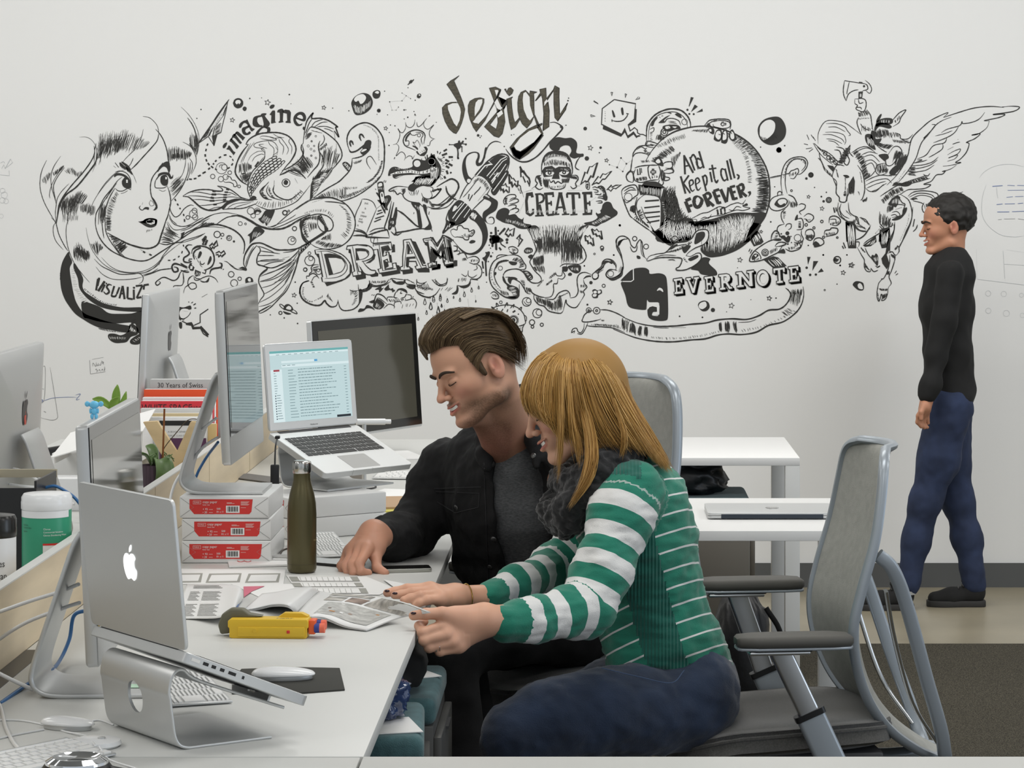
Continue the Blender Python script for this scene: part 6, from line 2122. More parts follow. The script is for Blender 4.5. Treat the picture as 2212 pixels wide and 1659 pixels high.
S2.6 850,1100 940,1010 1010,910 1060,800 1080,700 1110,620 1200,530 1300,450 1455,380 1410,430
S2.6 1410,430 1560,380 1720,335 1880,320 2010,330
S2.6 1990,325 2090,318 2165,328 2100,370 1900,400 2020,398 1960,430 1815,460 1865,462
S2.4 1865,462 1840,530 1760,590 1690,605 1775,590 1720,640 1640,675 1665,690 1640,770 1580,840 1530,875 1585,875 1500,900 1405,912
S2.4 1540,900 1480,940 1400,965 1430,958 1400,990 1340,1000 1290,1060 1215,1090 1285,1095 1230,1130 1140,1140 1060,1145 980,1190 900,1220
S2.2 1820,378 1770,440 1700,475 1605,490 1595,470 1570,510 1450,545 1390,580
S2.2 1565,510 1520,580 1440,630 1310,680
S2.2 1445,625 1420,680 1310,710 1240,800 1150,840
S2.2 1405,690 1400,740 1330,790 1265,825
S1.6 1500,560 1420,590 1330,612
S2 1550,648 1560,646
S2 1500,695 1540,680 1575,672
S2 1450,750 1510,720
S1.8 1450,800 1520,760 1580,742 1550,790 1460,830 1550,800 1520,840 1450,862
S2.2 1295,498 1330,505 1290,560 1215,635 1260,605
S2 1360,820 1300,870 1200,900 1100,905
S2 1350,850 1280,900 1180,930 1080,940
S2 1320,900 1240,950 1140,970 1060,990
S2 1150,850 1200,850 1120,880
S2 1250,850 1180,870 1110,880
S2 1280,980 1250,1010 1210,990
S2 1250,1000 1160,1030 1060,1060
S2 1280,1030 1180,1060 1060,1090
H16,1.8 1080,900 1040,1000 | 1140,900 1160,1010
H26,3 980,1080 1080,1050 1240,1010 | 1000,1110 1110,1080 1270,1040
H10,1.4 1040,940 950,1070 | 1035,950 945,1080
G 980,1090 1060,1060 1100,1080 1060,1110 1000,1110
'''
SCRIB=r'''
@node_sketch_scribble
=R
%3
L1 510,1180 515,1258
L.8 515,1258 600,1245
L.6 525,1175 590,1163
S1.1 528,1215 530,1195 545,1215 548,1190
S1.1 556,1200 552,1210 562,1208 560,1196
S1.1 568,1203 572,1208 580,1180
S1.1 582,1200 590,1192 582,1188 592,1206
S1.1 552,1228 545,1232 556,1238 548,1248
S1.1 562,1240 566,1232 572,1244
S1.1 578,1240 582,1230 588,1240
S1.1 596,1215 594,1240 598,1225
@arrow_sketch_scribble
=R
%3
S1 245,1215 258,1230 252,1400 225,1425
L.9 236,1340 250,1345
S1 285,1220 300,1310 325,1470 325,1510 290,1520 225,1505
S.9 222,1500 230,1520
L1.2 250,1470 262,1476
%4
S1.2 230,1405 238,1418 244,1408 232,1400 245,1415
S1.2 245,1412 300,1395 370,1390 440,1390
S1.2 430,1378 458,1372 434,1404 455,1400
@faded_sketch_scribble
=R
%5
L.9 10,90 22,68 30,90 60,35 72,55 38,85
L.8 52,100 54,130 0,125
S.8 0,60 20,50 28,60
C 15,215 14 .9
C 25,240 18 .9
C 14,270 16 .9
C 35,275 14 .8
C 8,360 12 .8
@diagram_sketch_scribble
=Q
%5
S.9 515,248 560,190 640,140 740,115 840,112 951,135
S.9 585,310 550,420 540,560 570,660 640,740 740,800 860,815 951,805
S.8 490,935 495,1225
L.8 500,1225 951,1280
L.8 748,950 765,1220
L.7 760,1078 951,1090
S.8 780,940 951,965
C 603,1362 26 .9
C 755,1367 26 .8
C 925,1380 20 .8
C 605,1530 26 .9
C 440,1522 20 .8
C 780,1555 30 .8
C 935,1575 22 .8
L.8 685,332 690,400 698,440
%4
L1.8 645,325 743,318
L1.2 790,315 860,318
L1.4 885,316 951,318
L1.2 792,364 951,362
L1.2 782,432 842,426
L1.2 865,425 945,422
L1.6 685,502 742,495
L1.4 765,495 862,493
L1.4 890,492 942,488
L1.6 692,573 808,572
L1.4 835,570 951,566
%3
L.9 700,648 735,645
L.9 757,642 865,640
L.9 892,640 951,648
'''
TILES=dict(A=(70,200,.17179),B=(70,470,.17179),C=(390,200,.12658),D=(390,400,.12658),E=(640,170,.13562),
F=(640,380,.15371),G=(540,560,.18987),H=(930,150,.14919),I=(930,320,.18987),J=(930,500,.18987),K=(1250,180,.20796),
M=(1230,480,.26221),N=(1600,320,.20495),O=(1730,160,.2182),P=(1740,400,.15669),Q=(2000,330,.22292),R=(0,330,.37975))
def catmull(p,closed=False,n=6):
 p=[tuple(q)for q in p]
 if len(p)<3 and not closed:return p
 P_=([p[-1]]+p+[p[0],p[1]])if closed else([p[0]]+p+[p[-1]])
 out=[]
 for i in range(1,len(P_)-2):
  a,b,c,d=P_[i-1],P_[i],P_[i+1],P_[i+2]
  for k in range(n):
   t=k/n
   out.append(tuple(.5*((2*b[j])+(-a[j]+c[j])*t+(2*a[j]-5*b[j]+4*c[j]-d[j])*t*t+(-a[j]+3*b[j]-3*c[j]+d[j])*t**3)for j in range(2)))
 if not closed:out.append(P_[-2])
 return out
def along(c,t):
 L=[0]
 for a,b in zip(c,c[1:]):L.append(L[-1]+math.hypot(b[0]-a[0],b[1]-a[1]))
 s=t*L[-1]
 for i in range(len(c)-1):
  if L[i+1]>=s or i==len(c)-2:
   u=(s-L[i])/max(1e-9,L[i+1]-L[i]);u=max(0,min(1,u))
   return(c[i][0]+(c[i+1][0]-c[i][0])*u,c[i][1]+(c[i+1][1]-c[i][1])*u)
class Ink:
 """flat marker ink on the wall: ribbons and filled shapes in wall pixels, three coats"""
 def __init__(s):s.v=[];s.f=[];s.m=[]
 def poly(s,pts,mat,coat,jit=0):
  b=len(s.v);
  for x,y in pts:s.v.append((x,y,coat))
  s.f.append(tuple(range(b,b+len(pts))));s.m.append(mat)
 def tri(s,pts,mat,coat):
  tris=mathutils.geometry.tessellate_polygon([[Vector((x,y,0))for x,y in pts]])
  b=len(s.v)
  for x,y in pts:s.v.append((x,y,coat))
  for t in tris:s.f.append(tuple(b+i for i in t));s.m.append(mat)
 def ribbon(s,pts,w,mat,coat,taper=True):
  pts=[pts[0]]+[q for p,q in zip(pts,pts[1:])if math.hypot(q[0]-p[0],q[1]-p[1])>.05]
  n=len(pts)
  if n<2:return
  b=len(s.v);s.k=(getattr(s,'k',0)+1)%9;coat=coat+.07*s.k
  for i,(x,y)in enumerate(pts):
   a=pts[max(0,i-1)];c=pts[min(n-1,i+1)]
   dx,dy=c[0]-a[0],c[1]-a[1];l=math.hypot(dx,dy)or 1
   ww=w*.5
   if taper:
    t=i/(n-1);ww*=.35+.65*min(1,min(t,1-t)*5)
    ww*=1+.12*math.sin(i*1.7+x)
   elif 0<i<n-1:
    p=pts[i-1];q=pts[i+1]
    u=(x-p[0],y-p[1]);v=(q[0]-x,q[1]-y)
    cs=(u[0]*v[0]+u[1]*v[1])/((math.hypot(*u)*math.hypot(*v))or 1)
    ww/=max(.5,math.sqrt(max(.01,(1+cs)/2)))
   s.v.append((x-dy/l*ww,y+dx/l*ww,coat));s.v.append((x+dy/l*ww,y-dx/l*ww,coat))
  for i in range(n-1):
   k=b+2*i;s.f.append((k,k+1,k+3,k+2));s.m.append(mat)
 def disc(s,x,y,r,mat,coat,n=10):
  s.poly([(x+r*math.cos(a*2*PI/n),y+r*math.sin(a*2*PI/n))for a in range(n)],mat,coat)
 def build(s,name,parent,to3,mats):
  if not s.v:return None
  me=bpy.data.meshes.new(name)
  me.from_pydata([to3(*p)for p in s.v],[],s.f)
  for m in mats:me.materials.append(m)
  me.polygons.foreach_set('material_index',s.m)
  o=bpy.data.objects.new(name,me);COL.objects.link(o);o.parent=parent
  return o
SLAB={
'E':[(0,0),(8.6,0),(8.6,3.2),(6.8,3.2),(6.2,1.7),(3.6,1.7),(3.6,4),(5.2,4),(5.2,3),(6.8,3),(6.8,7),(5.2,7),(5.2,5.8),(3.6,5.8),(3.6,8.2),(6.4,8.2),(7,6.4),(8.8,6.4),(8.8,10),(0,10),(0,8.3),(1.3,8.3),(1.3,1.7),(0,1.7)],
'V':[(0,0),(4,0),(4,1.6),(3,1.6),(5,6.5),(6.8,1.6),(5.8,1.6),(5.8,0),(10,0),(10,1.6),(9,1.6),(6,10),(3.8,10),(1,1.6),(0,1.6)],
'R':[(0,0),(6,0),(8,.8),(8.8,2.6),(8.2,4.6),(6.6,5.6),(8.4,8.4),(9.6,8.4),(9.6,10),(7,10),(4.4,6),(3.6,6),(3.6,8.4),(4.6,8.4),(4.6,10),(0,10),(0,8.4),(1.2,8.4),(1.2,1.6),(0,1.6)],
'N':[(0,0),(3.2,0),(7,6.4),(7,1.6),(6,1.6),(6,0),(10,0),(10,1.6),(9,1.6),(9,10),(6.8,10),(3,3.6),(3,8.4),(4,8.4),(4,10),(0,10),(0,8.4),(1.1,8.4),(1.1,1.6),(0,1.6)],
'O':[(5+5*math.cos(a*PI/9),5+5.2*math.sin(a*PI/9))for a in range(18)],
'T':[(0,0),(9,0),(9,3.4),(7.4,3.4),(7,1.7),(5.7,1.7),(5.7,8.3),(7,8.3),(7,10),(2,10),(2,8.3),(3.3,8.3),(3.3,1.7),(2,1.7),(1.6,3.4),(0,3.4)]}
HOLE={'R':[(3.6,1.6),(5.6,1.8),(6.3,2.8),(5.6,4),(3.6,4.2)],'O':[(5+2.6*math.cos(a*PI/7),5+3.1*math.sin(a*PI/7))for a in range(14)]}
def read_ink(src):
 rnd=random.Random(5);ink=None;name=None;T=(0,0,1);out=[];M0=0
 def pts(tok):return[(T[0]+float(a)*T[2],T[1]+float(b)*T[2])for a,b in(q.split(',')for q in tok)]
 for line in src.splitlines():
  line=line.strip()
  if not line:continue
  if line[0]=='@':
   if ink:out.append((name,ink))
   ink=Ink();name=line[1:];M0=0;continue
  if line[0]=='%':M0=int(line[1:]);continue
  if line[0]=='=':T=TILES[line[1]];continue
  coat=0;mat=M0
  if line[0]=='+':coat=2;line=line[1:]
  c=line[0];tok=line[1:].split()
  if c in 'lfghc':
   mat=1;coat=coat+1;c=c.upper()
   if c=='C':x,y=pts(tok[:1])[0];ink.disc(x,y,float(tok[1])*T[2],1,coat,16);continue
  if c in 'SL':
   if line[1]==' ':w=float(tok[0]);p=pts(tok[1:])
   else:w=float(tok[0]);p=pts(tok[1:])
   q=catmull(p)if c=='S' else p
   ink.ribbon(q,w*(.82 if w<3.2 else .95),mat,coat,c=='S')
  elif c=='F':ink.tri(pts(tok),mat,coat)
  elif c=='G':ink.tri(catmull(pts(tok),True,4),mat,coat)
  elif c=='O':
   p=pts(tok);ink.tri(p,2,coat);ink.ribbon(p+[p[0]],1.2,0,coat,False)
  elif c=='H':
   n,w=tok[0].split(',');n=int(n);w=float(w);k=tok.index('|')
   a=catmull(pts(tok[1:k]));b=catmull(pts(tok[k+1:]))
   for i in range(n):
    t=(i+.5)/n+rnd.uniform(-.35,.35)/n;t2=t+rnd.uniform(-.3,.3)/n
    p=along(a,min(1,max(0,t)));q=along(b,min(1,max(0,t2)))
    e=rnd.uniform(0,.22);g=1-rnd.uniform(0,.28)
    p,q=[(p[j]+(q[j]-p[j])*e)for j in(0,1)],[(p[j]+(q[j]-p[j])*g)for j in(0,1)]
    dx,dy=q[0]-p[0],q[1]-p[1];bend=rnd.uniform(-.07,.07)
    mid=((p[0]+q[0])/2-dy*bend,(p[1]+q[1])/2+dx*bend)
    ink.ribbon([p,((p[0]+mid[0])/2-dy*bend*.3,(p[1]+mid[1])/2+dx*bend*.3),mid,((q[0]+mid[0])/2-dy*bend*.3,(q[1]+mid[1])/2+dx*bend*.3),q],w*rnd.uniform(.45,.72),mat,coat)
  elif c=='V':
   k=tok.index('|');A=catmull(pts(tok[:k]));B=catmull(pts(tok[k+1:-1]));n,r,w=[float(z)for z in tok[-1].split(',')]
   for j in range(int(r)):
    for i in range(int(n)):
     t0=(i+(j%2)*.5)/n;t1=t0+1/n
     if t1>1.05:continue
     pa,pb=along(A,t0),along(B,t0);pc,pd=along(A,min(1,t1)),along(B,min(1,t1));u=(j+.15)/r;u2=min(1,u+1.1/r)
     m=lambda p,q,s:(p[0]+(q[0]-p[0])*s,p[1]+(q[1]-p[1])*s)
     P0,P1=m(pa,pb,u),m(pa,pb,u2);Q0,Q1=m(pc,pd,u),m(pc,pd,u2)
     ink.ribbon(catmull([P0,m(P0,Q0,.95),m(m(P0,P1,.5),m(Q0,Q1,.5),1.15),m(P1,Q1,.95),P1]),w*.8,mat,coat)
  elif c=='C':
   x,y=pts(tok[:1])[0];r=float(tok[1])*T[2];w=float(tok[2])
   n=18 if r>3 else 10
   ink.ribbon([(x+r*math.cos(i*2*PI/n)*(1+.03*math.sin(i*3)),y+r*math.sin(i*2*PI/n))for i in range(n+1)],w*.62,mat,coat,False)
  elif c=='D':x,y=pts(tok[:1])[0];ink.disc(x,y,max(.7,float(tok[1])*T[2]),mat,coat,8)
  elif c=='*':
   x,y=pts(tok[:1])[0];r=float(tok[1])*T[2];q=[]
   for i in range(11):rr=r if i%2==0 else r*.45;a=-PI/2+i*PI/5+.2;q.append((x+rr*math.cos(a),y+rr*math.sin(a)))
   ink.ribbon(q,1.1,mat,coat,False)
  elif c=='R':
   x,y=pts(tok[:1])[0];r=float(tok[1])*T[2]
   ink.ribbon(catmull([(x,y-r*1.5),(x+r*.45,y),(x+r*.4,y+r*.6),(x,y+r*.9),(x-r*.4,y+r*.6),(x-r*.45,y),(x,y-r*1.5)]),1.3,0,0,False)
  elif c==':':
   a,b=pts(tok);l=math.hypot(b[0]-a[0],b[1]-a[1]);n=max(2,int(l/2.6))
   for i in range(n+1):t=i/n;ink.disc(a[0]+(b[0]-a[0])*t,a[1]+(b[1]-a[1])*t,.5,0,coat,6)
  elif c=='Z':
   p=pts(tok);ink.ribbon(p+[p[0]],1.9,0,coat,False)
   q=[(x-1.4,y+1.2)for x,y in p];ink.ribbon(q[:len(q)//2+2]if len(q)%2 else q[len(q)//2:]+[q[0]],1.8,0,coat,False)
  elif c=='T':
   w=float(tok[0]);h=float(tok[2])*T[2]
   if h<=0:continue
   x,y=pts([tok[1]])[0];ang=float(tok[3])*PI/180
   vs,fs=text_mesh(tok[4],h*1.35)
   b=len(ink.v)
   for(a,bb)in vs:
    a*=.85
    ink.v.append((x+a*math.cos(ang)+bb*math.sin(ang)*.5,y+h*.9-bb+a*math.sin(ang),0))
   for f in fs:ink.f.append(tuple(b+i for i in f));ink.m.append(0)
  elif c=='W':
   cells=[('E',855,465,85),('V',958,458,110),('E',1108,448,85),('R',1228,430,110),('N',1370,410,150),('O',1535,400,105),('T',1675,378,110),('E',1800,366,100)]
   for ch,x0,y0,wd in cells:
    hh=132
    def mp(p,dx=0,dy=0):
     x=x0+p[0]/10*wd+p[1]*.9+dx;y=y0+p[1]/10*hh-p[0]/10*wd*.12+dy
     return(T[0]+x*T[2],T[1]+y*T[2])
    for k in range(5):
     ink.tri([mp(p,4*k+2,3*k+3)for p in SLAB[ch]],0,1)
    ink.tri([mp(p)for p in SLAB[ch]],1,2)
    q=[mp(p)for p in SLAB[ch]];ink.ribbon(q+[q[0]],1.8,0,3,False)
    if ch in HOLE:
     q=[mp(p)for p in HOLE[ch]];ink.tri(q,0,3)
     q2=[mp((p[0]+.7,p[1]+.8))for p in HOLE[ch]];ink.tri([((a[0]+b[0]*3)/4,(a[1]+b[1]*3)/4)for a,b in zip(q,q2)][:],1,4)
 out.append((name,ink))
 return out
 # ================= the room =================
WALL_Y=11.30
m_wall=mat('wall_paint',(.80,.80,.785),.42,spec=.35,bump=(90,.05))
m_ink=mat('marker_ink',(.028,.027,.024),.5)
m_olive=mat('olive_marker_ink',(.075,.066,.045),.5,noise=(55,.45,(1,1,3)))
m_pencil=mat('faint_pencil',(.24,.24,.24),.6)
m_blue_ink=mat('blue_marker_ink',(.16,.22,.42),.6)
m_faded=mat('faded_ink',(.52,.54,.55),.6)
struct(corners_box('wall_back',-5.5,7.5,WALL_Y,WALL_Y+.12,0,3.45,m_wall))
struct(corners_box('wall_left',-5.62,-5.5,-1.5,WALL_Y,0,3.45,m_wall))
struct(corners_box('ceiling',-5.5,7.5,-1.5,WALL_Y,3.45,3.55,mat('ceiling_paint',(.5,.5,.49),.8)))
m_conc=mat('polished_concrete',(.30,.265,.19),.34,noise=(2.2,.14),bump=(14,.08),spec=.4)
struct(corners_box('floor',-5.5,7.5,-1.5,WALL_Y,-.1,0,m_conc))
m_base=mat('baseboard_vinyl',(.095,.098,.098),.45)
struct(corners_box('baseboard_back',-5.5,7.5,WALL_Y-.012,WALL_Y,0,.098,m_base))
CARPET_Y=F_PX*EYE/(1392-VY)
ct=mat('carpet_tile',(.052,.047,.036),.95,spec=.1)
nt=ct.node_tree;b=nt.nodes['Principled BSDF'];tc=nt.nodes.new('ShaderNodeTexCoord')
vo=nt.nodes.new('ShaderNodeTexNoise');vo.inputs['Scale'].default_value=260;vo.inputs['Detail'].default_value=2
nt.links.new(tc.outputs['Object'],vo.inputs['Vector']);rp=nt.nodes.new('ShaderNodeValToRGB')
rp.color_ramp.elements[0].position=.38;rp.color_ramp.elements[0].color=(.022,.02,.016,1);rp.color_ramp.elements[1].position=.68;rp.color_ramp.elements[1].color=(.115,.105,.08,1)
nt.links.new(vo.outputs[0],rp.inputs[0]);nt.links.new(rp.outputs[0],b.inputs['Base Color'])
struct(corners_box('floor_carpet',-5.5,7.5,-1.4,CARPET_Y,.0,.003,ct))
mur=thing('wall_mural','large black ink mural of doodled creatures and lettering drawn across the white wall','mural',(0,WALL_Y,EYE))
def wall3(x,y,c):return((x-VX)/F_PX*WALL_Y,-.0012-.0008*c,-(y-VY)/F_PX*WALL_Y)
MM=[m_ink,m_wall,m_olive,m_pencil,m_blue_ink,m_faded]
for nm,ink in read_ink(MURAL):ink.build(nm,mur,wall3,MM)
SL={'node_sketch_scribble':'small boxed handwritten note scribbled in grey on the wall left of the tall monitor',
'arrow_sketch_scribble':'grey and blue loop with a long arrow line low on the left wall',
'faded_sketch_scribble':'barely visible erased doodles at the far left edge of the wall',
'diagram_sketch_scribble':'faint rounded diagram with blue dashes and small circles on the wall behind the walking person'}
def wall3b(x,y,c):return((x-VX)/F_PX*WALL_Y,WALL_Y-.0012-.0008*c,EYE-(y-VY)/F_PX*WALL_Y)
for nm,ink in read_ink(SCRIB):tag(ink.build(nm,None,wall3b,MM),SL[nm],'drawing')
# ================= desks and tables =================
m_lam=mat('white_laminate',(.60,.605,.585),.38,spec=.45,bump=(160,.02))
m_lam_hi=mat('bright_white_laminate',(.80,.80,.79),.35,spec=.45)
m_edge=mat('laminate_edge',(.46,.46,.41),.5)
m_steel_w=mat('white_powder_coat',(.66,.67,.66),.4)
m_black=mat('black_plastic',(.012,.012,.013),.35)
m_dgrey=mat('dark_grey_plastic',(.05,.05,.052),.45)
m_alu=mat('satin_aluminium',(.66,.67,.68),.32,metal=1)
m_alu_p=mat('bead_blasted_aluminium',(.62,.63,.63),.45,metal=.75)
m_white_p=mat('glossy_white_plastic',(.80,.81,.82),.22,spec=.5)
m_paper=mat('white_paper',(.80,.80,.79),.75)
m_chrome=mat('polished_chrome',(.75,.76,.78),.08,metal=1)
T0=DESK-.026
def slab(name,label,cat,x0,x1,y0,y1,legs,group=None,z=DESK,th=.026,m=None,lw=.048):
 t=thing(name,label,cat,((x0+x1)/2,(y0+y1)/2,0),group=group)
 cx,cy=(x0+x1)/2,(y0+y1)/2
 corners_box('top',x0-cx,x1-cx,y0-cy,y1-cy,z-th,z,m or m_lam,t,bevel=.0015)
 for lx,ly in legs:
  lg=corners_box('leg',lx-cx-lw/2,lx-cx+lw/2,ly-cy-lw/2,ly-cy+lw/2,.014,z-th,m_steel_w,t,bevel=.002)
  lathe('foot',[(.018,.0035),(.018,.010),(.008,.012),(.008,.016)],(lx-cx,ly-cy,.0),m_black,lg,12)
 return t
EX=-.365
slab('bench_desk','long pale grey workbench top the man leans on, right of the plywood divider','desk',-1.094,EX,4.306,9.8,
[(-1.06,4.4),(-.68,7.05),(-1.06,7.05),(-.41,9.75),(-1.06,9.75)])
slab('bench_desk','cluttered workbench top on the far side of the plywood divider, at the left edge','desk',-1.90,-1.116,4.306,9.8,
[(-1.86,4.4),(-1.15,4.4),(-1.86,9.75),(-1.15,9.75)])
slab('worktop','near left worktop in the bottom left corner, under the headphones','desk',-2.4,-.3695,3.3,4.3,[(-2.3,3.4),(-.42,3.4),(-2.3,4.2),(-.44,4.22)])
slab('worktop','long bright worktop running along the whole bottom edge of the picture','desk',-.3655,2.7,3.3,4.3055,[(2.6,3.4),(-.31,3.4),(2.6,4.2)],m=m_lam)
dv=thing('desk_divider','low birch plywood divider with a white top edge running between the two workbenches','divider',(-1.105,6.6,DESK))
m_ply=mat('birch_plywood',(.60,.50,.35),.5,noise=(5,.16,(1,.35,3)),spec=.3)
corners_box('panel',-.0105,.0105,-2.45,3.2,0,.1464,m_ply,dv)
corners_box('top_edge',-.0108,.0108,-2.452,3.202,.1464,.1494,m_lam,dv)
for y in(-1.6,-.7,.25,1.2,2.1):
 corners_box('joint_seam',.0105,.0112,y-.0012,y+.0012,0,.146,mat('seam',(.35,.28,.18),.7),dv)
slab('side_table','white table against the wall with a black bag below it','table',-.28,.6595,9.12,9.885,
[(.6355,9.144),(.6355,9.861),(-.256,9.144),(-.256,9.861)],m=m_lam_hi)
slab('side_table','white table carrying the closed silver laptop','table',-.02,.6715,7.16,7.925,
[(.6475,7.184),(.6475,7.901),(.004,7.184),(.004,7.901)],m=m_lam_hi)
m_teal=mat('teal_wool',(.055,.125,.135),.95,noise=(40,.2),bump=(500,.5),sheen=.2)
m_ped=mat('graphite_metal',(.075,.075,.072),.4)
def pedestal(label,loc,rz,w,d,h,m_body=m_ped):
 t=thing('pedestal',label,'cabinet',loc,rz,'cushioned mobile pedestals')
 corners_box('body',-w/2,w/2,-d/2,d/2,.05,h-.055,m_body,t,bevel=.004)
 for k in range(2):
  dr=corners_box('drawer',w/2,w/2+.016,-d/2+.004,d/2-.004,.07+k*(h-.14)/2,.062+(k+1)*(h-.14)/2,m_body,t,bevel=.003)
  corners_box('handle',w/2+.016,w/2+.022,-.05,.05,.05+(k+1)*(h-.14)/2,.056+(k+1)*(h-.14)/2,m_dgrey,dr)
 bm=bmesh.new();box_bm(bm,(0,0,h-.0275),(w+.01,d+.01,.055));bm_obj('cushion',bm,m_teal,t,bevel=.018,seg=4)
 for sx in(-1,1):
  for sy in(-1,1):
   bm=bmesh.new();bmesh.ops.create_cone(bm,segments=16,radius1=.025,radius2=.025,depth=.022,cap_ends=True,matrix=Matrix.Translation((sx*(w/2-.04),sy*(d/2-.04),.025))@Matrix.Rotation(PI/2,4,'Y'));bm_obj('caster',bm,m_black,t,smooth=2)
 return t
pedestal('nearer teal cushioned cabinet below the desk edge, under a blue plastic bag',(-.53,5.32,0),.06,.38,.36,.60)
pedestal('further teal cushioned cabinet beside the desk, half under the black garment',(-.525,5.735,0),0,.39,.40,.60)
pedestal('brown-grey cabinet with a teal cushion between the two white tables',(.295,9.30,0),0,.40,.42,.60,mat('bronze_metal',(.16,.145,.12),.35,metal=.5))
m_mesh=mat('pale_grey_mesh',(.40,.40,.37),.85,noise=(60,.08),bump=(900,.5),alpha=1)
m_frame=mat('grey_chair_frame',(.36,.40,.44),.36,metal=.35)
m_ffab=mat('charcoal_seat_fabric',(.085,.083,.078),.95,noise=(300,.25),bump=(600,.5),sheen=.3)
m_arm=mat('arm_pad_urethane',(.085,.082,.073),.6)
def task_chair(label,loc,rz,arms=(.0,.0),slide=0,dh=0):
 """faces +x in its own space, origin on the floor under the column"""
 t=thing('task_chair',label,'chair',loc,rz,'grey mesh task chairs')
 def seat_pt(u,v):
  x=-.23+.48*u;wv=.235*(1-.06*(2*u-1)**2)*(1-.10*max(0,u-.75)*4)
  z=.462+.012*abs(v)**2.5-.035*max(0,u-.72)**1.5*6+.01*math.cos(u*PI)
  return x,wv*v,z
 vs=[];fs=[];nu,nv=22,18
 for s in(0,1):
  for i in range(nu+1):
   for j in range(nv+1):
    a=2*i/nu-1;b=2*j/nv-1
    k=1/max(1e-6,(abs(a)**5+abs(b)**5)**.2)if(a or b)else 1
    m_=max(abs(a),abs(b));k=(m_*k if m_ else 0)
    x,y,z=seat_pt((a*k+1)/2,b*k)
    e=1-max(abs(a),abs(b))**6
    vs.append((x,y,z+.012*e-.012 if s==0 else z-.055-.02*e))
 N=(nu+1)*(nv+1)
 for i in range(nu):
  for j in range(nv):
   q=i*(nv+1)+j
   fs.append((q,q+1,q+nv+2,q+nv+1));fs.append((N+q,N+q+nv+1,N+q+nv+2,N+q+1))
 ring=[i*(nv+1)for i in range(nu+1)]+[nu*(nv+1)+j for j in range(1,nv+1)]+[i*(nv+1)+nv for i in range(nu-1,-1,-1)]+[j for j in range(nv-1,0,-1)]
 for a,b in zip(ring,ring[1:]+ring[:1]):fs.append((a,N+a,N+b,b))
 st=mesh_obj('seat',vs,fs,m_ffab,t,True)
 bm=bmesh.new();tube_bm(bm,[Vector(vs[i])-Vector((0,0,.012))for i in ring[::2]]+[Vector(vs[ring[0]])-Vector((0,0,.012))],.0045,6);bm_obj('seam_piping',bm,m_ffab,st,smooth=2)
 corners_box('seat_pan',-.20,.19,-.19,.19,.375,.402,m_dgrey,t,bevel=.01)
 prof=[(-.37,.365,.08),(-.315,.395,.13),(-.25,.445,.175),(-.20,.51,.205),(-.170,.59,.222),(-.162,.67,.230),(-.180,.76,.232),(-.207,.86,.228),(-.222,.95,.215),(-.230,1.01,.198),(-.238,1.036,.17),(-.252,1.048,.12)]
 prof=[(x,z+dh*max(0,(z-.5)/.5),h)for x,z,h in prof]
 P=[Vector((x,h,z))for x,z,h in prof];S=spline3(P,4)
 vs=[];fs=[];nv=14
 for s in(0,1):
  for p in S:
   for j in range(nv+1):
    b=2*j/nv-1
    vs.append((p.x+.045*b*b*(1-.4*abs(p.z-.7))-(.009 if s else 0),p.y*b,p.z))
 n=len(S);N=n*(nv+1)
 for i in range(n-1):
  for j in range(nv):
   q=i*(nv+1)+j;fs.append((q,q+nv+1,q+nv+2,q+1));fs.append((N+q,N+q+1,N+q+nv+2,N+q+nv+1))
 bk=mesh_obj('backrest',vs,fs,m_mesh,t,True)
 rim=[Vector(vs[i*(nv+1)])for i in range(n)]+[Vector(vs[(n-1)*(nv+1)+j])for j in range(2,nv-1,2)]+[Vector(vs[i*(nv+1)+nv])for i in range(n-1,-1,-1)]+[Vector(vs[j])for j in range(nv-2,1,-2)]
 rim=[r-Vector((.005,0,0))for r in rim]
 bm=bmesh.new();R=spline3(rim,2,True);R.append(R[0]);tube_bm(bm,R,.0125,8,up=(1,0,0),flat=.75,cap=False);bm_obj('back_frame',bm,m_frame,bk,smooth=2)
 for s in(-1,1):
  bm=bmesh.new();sweep_bm(bm,spline3([(-.178,s*.222,.83),(-.21,s*.218,.80),(-.245,s*.20,.72),(-.295,s*.17,.56),(-.345,s*.13,.40),(-.33,s*.08,.345),(-.1,s*.05,.35)],6),rrect(.030,.020,.006,2),(0,1,0));bm_obj('upright',bm,m_frame,t,smooth=2)
  bm=bmesh.new();sweep_bm(bm,spline3([(-.20,s*.20,.75),(-.225,s*.175,.64),(-.27,s*.15,.50),(-.335,s*.12,.40)],6),rrect(.008,.020,.003,2),(0,1,0));bm_obj('lumbar_strut',bm,m_chrome,t,smooth=2)
 for s,dz in((-1,arms[0]),(1,arms[1])):
  y=s*.268;zt=.672+dz
  up=bmesh.new();sweep_bm(up,[(-.085,y,.36),(-.02,y,.50)],rrect(.028,.062,.008,3),(1,0,0));a=bm_obj('arm_post',up,m_frame,t,smooth=2)
  cb=bmesh.new();sweep_bm(cb,[(-.022,y,.495),(-.017,y,.507)],rrect(.031,.068,.008,3),(1,0,0));bm_obj('collar',cb,m_black,a,smooth=2)
  up=bmesh.new();sweep_bm(up,[(-.02,y,.50),(.045,y,zt-.035)],rrect(.022,.046,.006,3),(1,0,0));bm_obj('arm_slider',up,m_alu,a,smooth=2)
  up=bmesh.new();sweep_bm(up,[(-.015,y-.0125*1,.508),(.04,y-.0125,zt-.045)],rrect(.004,.017,.001,2),(1,0,0));bm_obj('slot',up,m_black,a,smooth=2)
  box('pad_bracket',(.05,y,zt-.036),(.13,.07,.008),m_alu,a,bevel=.003)
  box('pad_base',(.045+slide*.3,y,zt-.028),(.12,.075,.010),m_black,a,bevel=.003)
  bm=bmesh.new()
